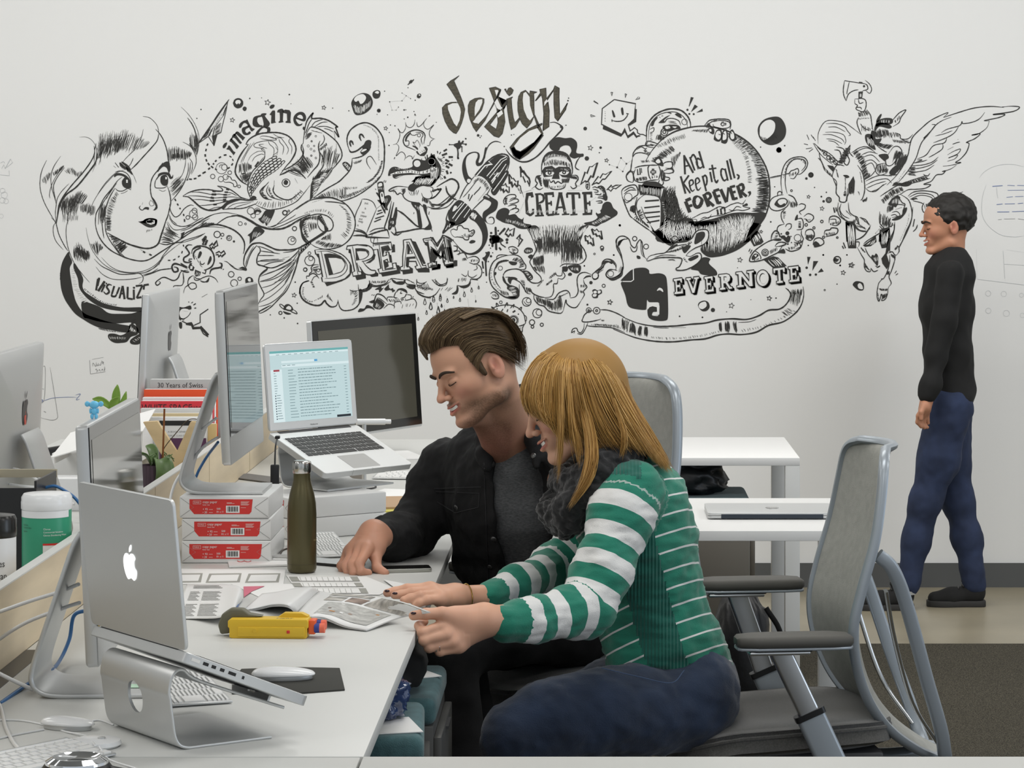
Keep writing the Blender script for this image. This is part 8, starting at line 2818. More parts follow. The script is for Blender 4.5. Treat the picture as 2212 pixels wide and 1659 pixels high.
cb_=corners_box('body',-.085,.075,-.05,.05,0,.088,m_white_p,ob,bevel=.002);apple_mark(.012,(.012,-.0502,.066),(1,0,0),(0,0,1),m_dgrey,cb_)
tr=thing('paper_tray','slanted white tray sheet above the papers at the far left','tray',(-1.45,8.1,DESK+.10))
mesh_obj('sheet',[(-.11,-.2,.015),(.14,-.12,.085),(.14,.1,.13),(-.11,.1,.06),(-.11,-.2,.018),(.14,-.12,.088),(.14,.1,.133),(-.11,.1,.063)],[(0,3,2,1),(4,5,6,7),(0,1,5,4),(1,2,6,5),(2,3,7,6),(3,0,4,7)],m_paper,tr)
corners_box('support',-.11,-.1,-.2,.1,-.0,.02,m_paper,tr);corners_box('support',.125,.135,-.1,.09,-.0,.09,m_paper,tr)
st_=thing('stapler','black stapler lying behind the slanted white tray','stapler',(-1.72,9.0,DESK+.0005),.1)
bm=bmesh.new();prism_bm(bm,[(-.09,.02),(-.08,.042),(.0,.055),(.09,.06),(.10,.05),(.1,.04),(-.07,.018)],-.016,.016,lambda a,b,k:Vector((a,k,b)));bm_obj('arm',bm,m_black,st_,bevel=.003)
corners_box('base',-.09,.1,-.018,.018,0,.010,m_black,st_,bevel=.002);corners_box('magazine',-.075,.095,-.008,.008,.010,.040,m_chrome,st_)
for i,(x,y,c)in enumerate(((-1.335,7.35,(.62,.62,.62)),(-1.318,7.37,(.03,.38,.06)),(-1.352,7.4,(.12,.12,.12)))):
 tp=thing('marker_pen',['grey marker pen leaning beside the white carton','green marker pen beside the white carton','black marker pen beside the white carton'][i],'pen',(x,y,DESK))
 tube('barrel',[(0,0,.001),(-.012,0,.10)],.007,mat('pen%d'%i,c,.4),tp,10,0);tube('cap',[(-.012,0,.10),(-.016,0,.135)],.0085,mat('pen%d'%i,c,.4),tp,10,0)
def book(label,x0,x1,y,top,th,cover,rz=0,lean=.0,txt=None):
 w=x1-x0;h=top-DESK
 t=thing('book',label,'book',((x0+x1)/2,y,DESK),rz,'books propped upright against each other')
 R=Matrix.Rotation(lean,3,'X')
 box('cover',R@Vector((0,0,h/2)),(w,th,h),cover,t,.0012,R)
 box('pages',R@Vector((0,.0002,h/2+.0006)),(w-.006,th-.005,h),m_paper,t,0,R)
 for tx,sz,dx,dz,m,sx in(txt or[]):
  text_obj('title',tx,sz,R@Vector((dx,-th/2,dz)),X_,R@Z_,m,t,sx)
xb=lambda px,Y:(px-VX)/F_PX*Y
zb_=lambda py,Y:EYE-(py-VY)/F_PX*Y
book('grey book titled 30 Years of Swiss, tallest and furthest back of the row',xb(325,8.40),xb(486,8.40),8.40,zb_(819,8.4),.024,mat('cover_grey',(.47,.475,.47),.5),txt=[('30 Years of Swiss',.0205,-.090,.295-.012,m_tblack,.95)])
book('book with a plain orange-red cover in the row',xb(312,8.36),xb(470,8.36),8.36,zb_(841,8.36),.022,mat('cover_orange',(.74,.075,.015),.45))
book('white book edge showing between the orange and the red book',xb(309,8.33),xb(466,8.33),8.33,zb_(858,8.33),.018,m_paper)
book('red book titled White Space with black capitals',xb(305,8.30),xb(462,8.30),8.30,zb_(866,8.3),.020,mat('cover_red',(.63,.03,.045),.45),txt=[('WHITE SPACE',.031,-.106,.2185,m_tblack,.78),('PARODY',.019,.040,.2205,m_tblack,.7)])
book('white magazine in front of the red book',xb(304,8.27),xb(458,8.27),8.275,zb_(882,8.27),.012,mat('cover_white',(.68,.69,.69),.5))
book('pale yellow wide book with a small red mark',xb(302,8.24),xb(433,8.24),8.25,zb_(893,8.24),.012,mat('cover_tan',(.66,.54,.32),.6))
book('cream book with dark curls at the left end of the row',xb(302,8.21),xb(330,8.21),8.17,zb_(898,8.21),.012,mat('cover_cream',(.58,.55,.46),.6))
book('white paperback with a purple lower cover behind the wooden letter',xb(322,8.2),xb(446,8.2),8.21,zb_(901,8.2),.014,m_paper)
Op=Vector((xb(345,8.19),8.195,0))
pb=thing('book','black topped paperback with a purple cover behind the wooden letter','book',(Op.x,8.185,DESK),group='books propped upright against each other')
hh_=zb_(908,8.19)-DESK;corners_box('cover',0,.138,0,.010,0,hh_,m_paper,pb)
rects('black_band',Vector((0,-.0004,0)),X_,Z_,[(0,hh_-.015,.138,.015)],m_tblack,pb);rects('purple_field',Vector((0,-.0004,0)),X_,Z_,[(0,0,.138,hh_-.052)],mat('cover_purple',(.10,.035,.09),.6),pb)
text_obj('title','A BOOK APART',.008,(.025,-.001,hh_-.036),X_,Z_,m_tgrey,pb);text_obj('title','WORLD CLASS DESIGN',.007,(.02,-.001,hh_-.047),X_,Z_,m_tgrey,pb)
book('thin book with a yellow and black spine at the right end of the row',xb(449,8.2),xb(468,8.2),8.20,zb_(915,8.2),.012,mat('cover_yb',(.62,.45,.20),.6))
ly=thing('wooden_letter','plywood letter Y leaning in front of the books','letter',(xb(376,7.86),7.86,DESK))
s_=7.86/F_PX;Q=[((px-376)*s_,EYE-(py-VY)*s_-DESK)for px,py in((310,911),(341,909),(383,975),(413,910),(433,911),(434,914),(392,1003),(392,1075),(362,1075),(362,1003))]
bm=bmesh.new();prism_bm(bm,[(a,max(0,b))for a,b in Q[::-1]],-.012,.012,lambda a,b,k:Vector((a,k,b)));bm_obj('letter_body',bm,mat('maple',(.60,.45,.25),.55,noise=(9,.12,(1,1,4))),ly,bevel=.0015)
m_leaf=mat('leaf_green',(.10,.17,.055),.4,noise=(20,.35));m_leafb=mat('bright_leaf',(.22,.38,.06),.4)
def leaf_bm(bm,pts,w,up=(0,0,1),n=3):
 S=spline3(pts,5);fr=frames(S,up);k=len(S)-1;rows=[]
 for i,p in enumerate(S):
  t=i/k;ww=w*math.sin(PI*min(1,t*.92+.06))**.8;_,u,v=fr[i]
  rows.append([bm.verts.new(p+v*ww*j/n+u*(abs(j/n)**1.5)*ww*.35)for j in range(-n,n+1)])
 for a,b in zip(rows,rows[1:]):
  for j in range(2*n):bm.faces.new((a[j],a[j+1],b[j+1],b[j]))
def solid(o,t=.0012):
 m=o.modifiers.new('s','SOLIDIFY');m.thickness=t;return o
pp=thing('potted_orchid','orchid in a purple pot with a broad dark leaf and a brown stake','plant',(xb(334,7.35),7.35,DESK))
lathe('pot',[(.028,0),(.034,.09),(.0385,.150),(.036,.152),(.030,.12)],(0,0,0),mat('purple_pot',(.075,.045,.065),.4,noise=(60,.3,(3,3,.2))),pp,28)
for nm,P_,w_ in(('leaf',[(.0,0,.15),(.02,-.02,.168),(.032,-.04,.13),(.02,-.05,.07),(.0,-.052,.02)],.026),('leaf',[(-.01,0,.15),(-.025,-.005,.176),(-.045,-.01,.175),(-.06,-.01,.158)],.022),('leaf',[(.0,0,.15),(-.01,.02,.19),(-.028,.03,.20)],.014)):
 bm=bmesh.new();leaf_bm(bm,P_,w_);solid(bm_obj(nm,bm,m_leaf,pp,smooth=1))
tube('stake',[(.020,0,.12),(.026,0,.30)],.0026,mat('cane',(.23,.075,.015),.5),pp,8,0)
tube('stem',[(.018,.0,.14),(.022,.004,.19),(.06,.006,.24),(.085,.006,.268),(.108,.006,.272),(.125,.006,.262)],.0012,mat('stem_brown',(.07,.045,.02),.6),pp,6,6)
rr=random.Random(8)
bm=bmesh.new()
for i in range(16):a=rr.uniform(0,2*PI);tube_bm(bm,spline3([(.01,0,.145),(.02+.018*math.cos(a),.018*math.sin(a),.165+rr.uniform(0,.02)),(.02+.032*math.cos(a),.03*math.sin(a),.158+rr.uniform(-.01,.02))],4),.0013,5)
bm_obj('aerial_roots',bm,m_leaf,pp,smooth=2)
pg=thing('pot','small dark grey plant pot beside the purple one','pot',(xb(372,7.45),7.45,DESK));lathe('body',[(.026,0),(.034,.126),(.031,.127),(.028,.10)],(0,0,0),mat('grey_pot',(.075,.075,.072),.5),pg,28)
bmb=thing('bamboo_plant','bright green leaves rising above the near computer screen','plant',(xb(247,6.95),6.95,DESK))
lathe('vase',[(.03,0),(.032,.18),(.028,.181),(.026,.02)],(0,0,0),mat('white_ceramic',(.7,.7,.7),.3),bmb,24);tube('stalk',[(0,0,.1),(.004,0,.24),(.004,0,.325)],.006,m_leafb,bmb,8,4)
for P_,w_ in(([(.004,0,.325),(-.03,-.0,.352),(-.055,-.0,.356)],.009),([(.004,0,.32),(.005,0,.36),(.008,.0,.392)],.011),([(.006,0,.32),(.02,0,.34),(.03,0,.375)],.009),([(.004,0,.32),(.0,-.01,.345),(.015,-.012,.362)],.012)):
 bm=bmesh.new();leaf_bm(bm,P_,w_,(0,-1,0));solid(bm_obj('leaf',bm,m_leafb,bmb,smooth=1))
fg=thing('toy_figure','small sky blue vinyl figure standing on top of the near computer','toy',(-.858,4.72,DESK+.4895))
m_sky=mat('sky_blue_vinyl',(.16,.55,.82),.35,spec=.5,sss=.1)
bm=bmesh.new()
for c,r in(((0,0,.0185),(.0082,.007,.0095)),((-.005,0,.006),(.0045,.005,.007)),((.005,0,.006),(.0045,.005,.007)),((-.009,0,.019),(.003,.003,.007)),((.009,0,.019),(.003,.003,.007))):
 bmesh.ops.create_uvsphere(bm,u_segments=16,v_segments=10,radius=1,matrix=Matrix.Translation(c)@Matrix.Diagonal((*r,1)))
bm_obj('body',bm,m_sky,fg,smooth=1)
bm=bmesh.new()
for c,r in(((0,0,.034),(.0125,.010,.0095)),((-.0165,0,.036),(.0065,.004,.0068)),((.0165,0,.036),(.0065,.004,.0068))):
 bmesh.ops.create_uvsphere(bm,u_segments=20,v_segments=12,radius=1,matrix=Matrix.Translation(c)@Matrix.Diagonal((*r,1)))
bm_obj('head',bm,m_sky,fg,smooth=1)
fg.scale=(.7,.7,.7)
def sheet(name,label,cat,pix,m=None,z=.0006,th=.0006,group=None):
 P=[onz(px,py,DESK+z)for px,py in pix];c=sum(P,Vector())/len(P);t=thing(name,label,cat,(c.x,c.y,DESK+z),group=group)
 bm=bmesh.new();pr=[(p.x-c.x,p.y-c.y)for p in P];prism_bm(bm,pr,0,th,lambda a,b,k:Vector((a,b,k)));bm_obj('sheet',bm,m or m_paper,t);return t,c
def on_desk(t,c,name,pix,m,z):P=[onz(px,py,DESK+z)-Vector((c.x,c.y,DESK+.0006))for px,py in pix];return flat(name,P,m,t)
m_sgrey=mat('storyboard_grey',(.33,.33,.30),.7);m_pinkp=mat('pink_print',(.62,.15,.22),.6)
t1,c1=sheet('storyboard_sheet','white sheet with three empty grey screen frames, in front of the reams','paper',[(350,1262),(392,1229),(617,1231),(612,1263)])
for x0,x1,s in((345,440,1),(444,524,0),(529,608,0)):
 on_desk(t1,c1,'drawn_frame',[(x0,1259),(x0+8,1239),(x1-2,1238),(x1-6,1258)],m_sgrey,.0014);on_desk(t1,c1,'frame_centre',[(x0+6,1256),(x0+13,1242),(x1-7,1241),(x1-12,1255)],m_paper,.0018)
t2,c2=sheet('wireframe_sheet','printed sheet of three rows of small cells, under the pointing hand','paper',[(648,1285),(618,1243),(792,1246),(850,1270),(820,1285)],z=.0012)
for k,(x0,x1,y0,y1)in enumerate(((624,778,1246,1256),(630,786,1259,1268),(638,796,1271,1282))):
 on_desk(t2,c2,'row_band',[(x0+6,y1),(x0,y0),(x1-6,y0),(x1,y1)],m_sgrey,.0021);on_desk(t2,c2,'row_cells',[(x0+24,y1-.5),(x0+18,y0+.5),(x1-22,y0+.5),(x1-16,y1-.5)],m_paper,.0024)
 for j in range(9):x=x0+26+j*12;on_desk(t2,c2,'cell_mark',[(x,y1-1),(x-3,y0+1),(x-2,y0+1),(x+1,y1-1)],m_sgrey,.0027)
t3,c3=sheet('envelope','white envelope with a red handwritten scribble under the pen','paper',[(495,1226),(489,1203),(617,1206),(621,1223)],z=.001,th=.004)
for px in(520,535):
 P=[onz(px+8*math.cos(a*PI/8),1210+3.4*math.sin(a*PI/8),DESK+.006)-c3+Vector((0,0,0))for a in range(17)];bm=bmesh.new();tube_bm(bm,P,.0007,4);bm_obj('scribble',bm,m_red,t3)
t5,c5=sheet('loose_sheet','blank sheet beyond the magazine, left of the cell rows','paper',[(560,1290),(500,1262),(632,1262),(660,1290)],z=.0008)
on_desk(t5,c5,'pink_corner',[(527,1290),(526,1267),(572,1266),(545,1277)],m_pinkp,.0022)
t6,c6=sheet('loose_sheet','small paper slip with a grey stroke near the far hand','paper',[(850,1268),(828,1252),(878,1262),(890,1272)],z=.0026)
pn=thing('ballpoint_pen','silver and black pen lying on the white envelope','pen',tuple(onz(572,1208,DESK+.0061)),-.12)
bm=bmesh.new();tube_bm(bm,[(-.062,0,.008),(-.055,0,.008),(-.045,0,.008),(-.02,0,.008),(.004,0,.008)],[.002,.005,.0066,.0068,.0055],12);bm_obj('grip',bm,mat('smoky_grip',(.05,.045,.04),.15,spec=.7),pn,smooth=2)
bm=bmesh.new();tube_bm(bm,[(.004,0,.008),(.058,0,.0072)],[.0053,.0048],12);bm_obj('barrel',bm,mat('silver_barrel',(.55,.55,.54),.3,metal=.6),pn,smooth=2);tube('cap',[(.058,0,.0072),(.070,0,.007)],.005,m_black,pn,12,0)
ph=thing('smartphone','black glass phone with a steel edge lying beside the pointing hand','phone',tuple(onz(872,1233,DESK+.0005)),.18)
bm=bmesh.new();prism_bm(bm,rrect(.125,.060,.009,5),0,.0082,lambda a,b,k:Vector((a,b,k)));pb_=bm_obj('body',bm,mat('phone_steel',(.42,.42,.38),.35,metal=.7),ph,bevel=.0008)
bm=bmesh.new();prism_bm(bm,rrect(.122,.057,.008,5),.0082,.0089,lambda a,b,k:Vector((a,b,k)));bm_obj('glass',bm,m_bezel,ph)
np_=thing('tablet','thin dark edged tablet lying between the bottle and the pointing hand','tablet',tuple(onz(716,1218,DESK+.0005)),-.55)
bm=bmesh.new();prism_bm(bm,rrect(.15,.075,.008,4),0,.006,lambda a,b,k:Vector((a,b,k)));bm_obj('body',bm,m_black,np_,bevel=.0008);bm=bmesh.new();prism_bm(bm,rrect(.146,.071,.007,4),.006,.0066,lambda a,b,k:Vector((a,b,k)));bm_obj('cover',bm,m_alu_p,np_)
ext_keyboard('white keyboard half hidden behind the near laptop stand',onz(352,1531,DESK)[:2],(.93,.36),W=.115*1.05,D=.24)
ext_keyboard('white keyboard behind the olive bottle, next to the pointing hand',onz(664,1208,DESK)[:2],(.96,.29),W=.118,D=.27)
ext_keyboard('white keyboard at the far end of the bench beside the man\'s shoulder',onz(803,1036,DESK)[:2],(.99,-.12),W=.28,D=.115)
ext_keyboard('white keyboard corner in the bottom left corner of the picture',onz(-60,1700,DESK)[:2],(.62,.78),W=.28,D=.115)
mp=thing('mouse_pad','black mouse pad lying in front of the laptop stand','mouse pad',tuple(onz(622,1473,DESK+.0003)))
cc=onz(622,1473,DESK);PP=[onz(px,py,DESK)-cc for px,py in((501,1500),(502,1474),(521,1448),(640,1444),(734,1446),(745,1492),(640,1500))]
bm=bmesh.new();q=catmull([(p.x,p.y)for p in PP],True,1);prism_bm(bm,[(p.x,p.y)for p in PP],0,.003,lambda a,b,k:Vector((a,b,k)));bm_obj('pad',bm,mat('rubber_black',(.035,.035,.03),.8),mp,bevel=.001)
def mouse(label,px,py,rz,z=.0034,s=1.0):
 t=thing('computer_mouse',label,'mouse',tuple(onz(px,py,DESK+z)),rz)
 def dome(k,zoff,zs,zb=0):
  vs=[];fs=[];n,m=20,24
  for i in range(n+1):
   for j in range(m):
    r=math.sin(PI/2*i/n);a=2*PI*j/m;x=.057*r*math.copysign(abs(math.cos(a))**.8,math.cos(a))*s;y=.029*r*math.copysign(abs(math.sin(a))**.8,math.sin(a))*s
    vs.append((x,y,zoff+zs*math.cos(PI/2*i/n)**.75*(1-.25*x/.057)*s))
  for i in range(n):
   for j in range(m):fs.append((i*m+j,i*m+(j+1)%m,(i+1)*m+(j+1)%m,(i+1)*m+j))
  fs.append(tuple(n*m+j for j in range(m)))
  return vs,fs
 v,f=dome(1,.008,.014);mesh_obj('shell',v,f,m_white_p,t,True)
 bm=bmesh.new();prism_bm(bm,[(.052*math.cos(a*PI/14)*s,.026*math.sin(a*PI/14)*s)for a in range(28)],0,.009,lambda a,b,k:Vector((a,b,k)));bm_obj('underside',bm,m_alu_p,t,bevel=.001)
mouse('white mouse resting on the black mouse pad',612,1467,math.radians(8))
hp=thing('headphones','silver and black over-ear headphones cut off by the bottom edge','headphones',tuple(onz(166,1692,DESK)))
bm=bmesh.new();lathe_bm(bm,[(.045,.0),(.052,.008),(.053,.022),(.047,.03),(.040,.030)],n=40);bm_obj('ear_cushion',bm,m_black,hp,smooth=2)
lathe('ear_cup',[(.047,.026),(.046,.034),(.036,.040),(.030,.036),(.012,.034)],(0,0,0),m_chrome,hp,40)
tube('headband',[(.05,0,.02),(.09,-.05,.02),(.06,-.15,.02),(-.05,-.16,.02),(-.10,-.08,.02)],.007,m_black,hp,8,6)
mouse('glossy white oval mouse lying in a loop of white cable',146,1574,math.radians(-18),z=.0005,s=.82)
ds=thing('charging_puck','flat round white disc behind the headphones','puck',tuple(onz(205,1612,DESK+.0003)),0)
lathe('disc',[(.038,0),(.042,.004),(.040,.010),(.02,.014)],(0,0,0),m_white_p,ds,40);lathe('button',[(.006,.013),(.006,.016),(.003,.017)],(.012,-.008,0),m_alu_p,ds,16)
ps=thing('power_plug','small grey cable plug leaning on the white disc','plug',tuple(onz(155,1616,DESK)),-.35);box('body',(0,0,.008),(.032,.012,.012),m_alu_p,ps,.003,Matrix.Rotation(.2,3,'Y'))
def cable(label,pix,r=.0028,m=None,name='cable',cat='cable',grp='white cables'):
 """pix: (px, py, z) points"""
 P=[onz(a,b,DESK+c+r)if Y is None else at(a,b,Y)for a,b,c,Y in pix]
 o=tube(name,P,r,m or m_white_p,None,8,8);return tag(o,label,cat,grp)
_=None
cable('thick white cable sweeping down from the left edge and curving across the near bench',[(-30,1480,.02,_),(0,1525,.0,_),(14,1575,0,_),(42,1618,0,_),(90,1634,0,_),(150,1640,0,_)],.0032)
cable('thin white cable looping beside the oval mouse',[(-20,1556,0,_),(40,1556,0,_),(96,1566,0,_),(140,1580,0,_),(185,1590,.004,_),(206,1610,.014,_)],.0016)
cable('thin white cable running from the left edge to the oval mouse',[(-20,1600,0,_),(30,1588,0,_),(95,1576,0,_)],.0016)
cable('white cable from behind the oval mouse to the laptop stand',[(186,1560,0,_),(215,1556,0,_),(245,1566,0,_)],.0014)
cable('white cable between the puck and the bottom edge',[(214,1612,.012,_),(235,1640,0,_),(290,1659,0,_),(330,1675,0,_)],.0016)
cable('upper white power cable entering from the left behind the computer stand',[(-30,1332,0,4.98),(60,1300,0,4.95),(130,1278,0,4.9),(170,1262,0,4.86)],.0034)
cable('lower white power cable entering from the left behind the computer stand',[(-30,1400,0,4.98),(50,1348,0,4.95),(130,1316,0,4.9),(172,1302,0,4.86)],.0034)
cable('white cable end pointing at the foot of the near computer',[(-30,1440,0,4.85),(20,1466,0,4.85),(72,1490,0,4.85)],.0036)
cable('white cable arching from the raised computer down to the divider',[(469,902,0,6.63),(446,920,0,6.63),(424,940,0,6.7),(410,975,0,6.8),(398,1020,0,6.8),(396,1050,0,6.75)],.0034)
cable('white cable from the raised computer falling behind the reams',[(470,945,0,6.63),(440,965,0,6.66),(410,1000,0,6.7),(380,1040,0,6.7),(368,1080,0,6.66),(372,1110,0,6.6)],.0036)
m_bc=mat('blue_cable',(.04,.15,.36),.4)
cable('blue network cable behind the raised computer',[(471,955,0,6.7),(448,985,0,6.8),(430,1015,0,6.8),(420,1040,0,6.8)],.0034,m_bc,grp='blue network cables')
cable('blue network cable arching in front of the left computer stand',[(95,1054,0,6.1),(118,1050,0,6.1),(140,1060,0,6.1),(162,1076,0,6.1),(180,1100,0,6.1)],.0034,m_bc,grp='blue network cables')
cable('blue network cable at the far left edge above the black lid',[(-10,1064,0,6.2),(10,1068,0,6.2),(28,1078,0,6.2),(40,1095,0,6.2)],.0034,m_bc,grp='blue network cables')
cable('blue network cable curling behind the near computer stand',[(190,1318,0,5.15),(160,1330,0,5.15),(150,1380,.0,5.15),(130,1425,0,5.1),(108,1450,0,4.95),(60,1478,0,4.9),(0,1520,0,4.75)],.0036,m_bc,grp='blue network cables')
cable('white cable plugged into the back of the left computer',[(30,1012,0,6.7),(50,1018,0,6.6),(80,1036,0,6.5),(110,1060,0,6.4),(160,1090,0,6.3)],.003)
cable('second white cable plugged into the back of the left computer',[(20,1046,0,6.7),(50,1050,0,6.6),(100,1056,0,6.5),(150,1075,0,6.4)],.003)
cable('black cable coil behind the laptop stand',[(770,1040,0,_),(795,1040,.01,_),(812,1052,0,_),(790,1056,0,_),(775,1050,0,_),(800,1047,.006,_)],.0028,m_black,grp='black cables')
cable('brown cable between the reams and the bottle',[(560,1200,0,_),(600,1200,0,_),(612,1188,.0,_),(640,1180,0,_)],.002,mat('brown_cable',(.05,.035,.025),.5),grp='black cables')
o=corners_box('cable_trough',-1.0935,-1.055,4.35,5.3,DESK,DESK+.0012,m_black);tag(o,'dark cable slot along the foot of the divider behind the near computer','cable slot')
ad=thing('video_adapter','black adapter dangling on a short cable beside the aluminium stand','adapter',(-.824,7.08,0))
box('body',(0,-.02,.885),(.022,.012,.062),m_black,ad,.003);tube('lead',[(0,-.02,.915),(.0,-.015,.94),(.0,.0,.965),(.0,.035,.978)],.0022,m_black,ad,8,6);box('plug',(.0,.04,.98),(.012,.02,.008),m_black,ad,.002)
mk=thing('marker_pen','white marker held at the right side of the inbox laptop','pen',(-.66,7.56,DESK));tube('barrel',[(0,.0,.248),(.075,.03,.246)],.0085,m_white_p,mk,12,0);tube('cap',[(.075,.03,.246),(.09,.036,.2455)],.0065,m_white_p,mk,12,0);lathe('pen_stand',[(.03,0),(.03,.004),(.006,.006),(.006,.242),(.003,.243)],(0.02,.008,0),m_alu_p,mk,16)
for i,(a,b,rz,c,s,lb)in enumerate(((835,985,.3,m_paper,(.21,.28),'white sheet at the far end of the bench'),(858,1068,-.3,m_paper,(.16,.21),'crumpled papers beside the man\'s elbow'),(700,1008,.6,mat('charcoal_pad',(.16,.155,.15),.7),(.14,.20),'dark grey pad behind the inbox laptop stand'),(560,1035,.75,mat('charcoal_pad',(.16,.155,.15),.7),(.10,.26),'long grey pad against the divider'))):
 p=onz(a,b,DESK+.0006);o=box('paper_pad',(0,0,.0015+i*.0004),(*s,.003),c);o.location=p;o.rotation_euler.z=rz;tag(o,lb,'pad')
gb=thing('grey_box','taupe carton standing behind the laptop stand on the bench','box',tuple(onz(752,1062,DESK+.0005)),.2);box('carton',(0,0,.045),(.085,.06,.09),mat('taupe_card',(.21,.19,.165),.7),gb,.002)
for i,(c,lb)in enumerate((((.62,.55,.12),'yellow-edged magazine under the far papers'),((.45,.30,.18),'brown-edged magazine on the yellow one'))):
 p=onz(842,1096-i*8,DESK+.0005+i*.006);o=box('magazine',(0,0,.003),(.20,.27,.0058),mat('mag%d'%i,c,.6));o.location=p;o.rotation_euler.z=.35-i*.2;tag(o,lb,'magazine')
tb_=thing('toy_blaster','yellow foam-dart toy blaster with an orange and blue dart in its nose','toy gun',tuple(onz(590,1376,DESK)),math.radians(-3))
m_yel=mat('toy_yellow',(.72,.47,.035),.42,spec=.45);m_og=mat('toy_orange',(.80,.12,.03),.45);m_ol=mat('toy_grey_green',(.13,.125,.085),.5)
bm=bmesh.new();prism_bm(bm,[(-.083,.002),(-.083,.020),(-.086,.022),(-.086,.034),(-.081,.038),(.070,.038),(.073,.034),(.073,.022),(.070,.020),(.070,.002),(.066,0),(-.078,0)],-.022,.022,lambda a,b,k:Vector((a,k,b)));by=bm_obj('body',bm,m_yel,tb_,bevel=.003,seg=3)
bm=bmesh.new();prism_bm(bm,[(-.066,.0),(-.066,.019),(.066,.019),(.066,.0)],-.0245,-.018,lambda a,b,k:Vector((a,k,b+.004)));bm_obj('side_panel',bm,m_yel,by,bevel=.0015)
bm=bmesh.new();prism_bm(bm,[(.005,.036),(.02,.046),(.055,.046),(.068,.040),(.068,.034),(.005,.034)],.008,.028,lambda a,b,k:Vector((a,k,b)));bm_obj('sight_rib',bm,m_yel,by,bevel=.003)
box('release_button',(.034,-.0252,.014),(.006,.002,.006),m_red,by,.0008);bm=bmesh.new();bmesh.ops.create_cone(bm,segments=16,radius1=.004,radius2=.004,depth=.003,cap_ends=True,matrix=Matrix.Translation((-.032,-.025,.016))@Matrix.Rotation(PI/2,4,'X'));bm_obj('screw_boss',bm,m_yel,by,smooth=2)
text_obj('lettering','NERF',.012,(.008,-.014,.0384),X_,Y_,m_ol,by,1.2)
bm=bmesh.new();prism_bm(bm,[(-.105,.004),(-.110,.022),(-.102,.044),(-.085,.055),(-.060,.054),(-.048,.045),(-.02,.040),(-.05,.036),(-.078,.036),(-.086,.006)],.0,.026,lambda a,b,k:Vector((a,k,b)));bm_obj('grip',bm,m_ol,tb_,bevel=.004,seg=3)
box('nose',(.079,0,.022),(.014,.034,.028),m_og,tb_,.003)
for x0,x1,m,nm in((.084,.094,mat('dart_blue',(.04,.06,.28),.5),'dart_body'),(.094,.104,mat('dart_tip',(.82,.17,.10),.6),'dart_tip')):
 bm=bmesh.new()
 for yy in(-.011,.008):bmesh.ops.create_cone(bm,segments=20,radius1=.0095,radius2=.0095,depth=x1-x0,cap_ends=True,matrix=Matrix.Translation(((x0+x1)/2,yy,.020 if yy<0 else .024))@Matrix.Rotation(PI/2,4,'Y'))
 bm_obj(nm,bm,m,tb_,smooth=2)
m_gloss=mat('magazine_paper',(.76,.765,.76),.45,spec=.4)
def page_surface(name,rows,m,parent,O,th=.0,nv=None):
 """rows: list of polylines (each a list of points) lofted into one page"""
 S=[spline3(r,6)for r in rows];n=len(S[0]);vs=[p-O for r in S for p in r]
 T=[]
 for j in range(n):
  c=spline3([S[i][j]for i in range(len(S))],6)if len(S)>2 else[S[0][j].lerp(S[1][j],k/8)for k in range(9)]
  T.append([p-O for p in c])
 vs=[p for c in T for p in c];k=len(T[0]);fs=[(i*k+j,i*k+j+1,(i+1)*k+j+1,(i+1)*k+j)for i in range(n-1)for j in range(k-1)]
 o=mesh_obj(name,vs,fs,m,parent,True)
 if th:md=o.modifiers.new('s','SOLIDIFY');md.thickness=th;md.offset=0
 return o,T
def on_page(T,name,u0,u1,v0,v1,m,parent,lift=.0009,nu=6,nv=6):
 n,k=len(T)-1,len(T[0])-1
 def S(u,v):
  a,b=u*n,v*k;i,j=min(n-1,int(a)),min(k-1,int(b));fa,fb=a-i,b-j
  p=T[i][j].lerp(T[i+1][j],fa).lerp(T[i][j+1].lerp(T[i+1][j+1],fa),fb);nr=(T[i+1][j]-T[i][j]).cross(T[i][j+1]-T[i][j]).normalized()
  return p+(nr if nr.z>0 else-nr)*lift
 vs=[S(u0+(u1-u0)*i/nu,v0+(v1-v0)*j/nv)for i in range(nu+1)for j in range(nv+1)]
 fs=[(i*(nv+1)+j,i*(nv+1)+j+1,(i+1)*(nv+1)+j+1,(i+1)*(nv+1)+j)for i in range(nu)for j in range(nv)]
 return mesh_obj(name,vs,fs,m,parent,True)
D_=lambda px,py,z:onz(px,py,DESK+z)
mg=thing('open_magazine','glossy magazine lying open on the bench edge, held by the woman','magazine',tuple(D_(740,1330,.001)))
O=mg.location.copy()
right_near=[D_(640,1326,.004),D_(662,1332,.026),D_(700,1334,.022),D_(745,1352,.008),D_(792,1361,.004)]
right_mid=[D_(665,1296,.004),D_(700,1300,.028),D_(750,1304,.026),D_(810,1320,.014),D_(862,1334,.014)]
right_far=[D_(690,1277,.004),D_(730,1282,.026),D_(790,1286,.030),D_(870,1300,.045),D_(930,1322,.045)]
for k in range(3):
 dz=Vector((0,0,-.0022*k));o,T=page_surface('right_page',[[p+dz*(1-.6*abs(2*i/4-1))for i,p in enumerate(r)]for r in(right_near,right_mid,right_far)],m_gloss,mg,O,.0006)
 if k==0:TR=T
m_ph1=mat('photo_warm_grey',(.36,.34,.31),.4,noise=(26,.75,(1,2,1)));m_ph2=mat('photo_brown',(.20,.14,.11),.4,noise=(22,.8,(1,2,1)));m_ph3=mat('photo_tabletop',(.42,.42,.40),.4,noise=(60,.35))
on_page(TR,'photo',.30,.92,.10,.50,m_ph3,mg);on_page(TR,'photo',.22,.42,.56,.78,m_ph1,mg);on_page(TR,'photo',.45,.60,.56,.78,m_ph2,mg)
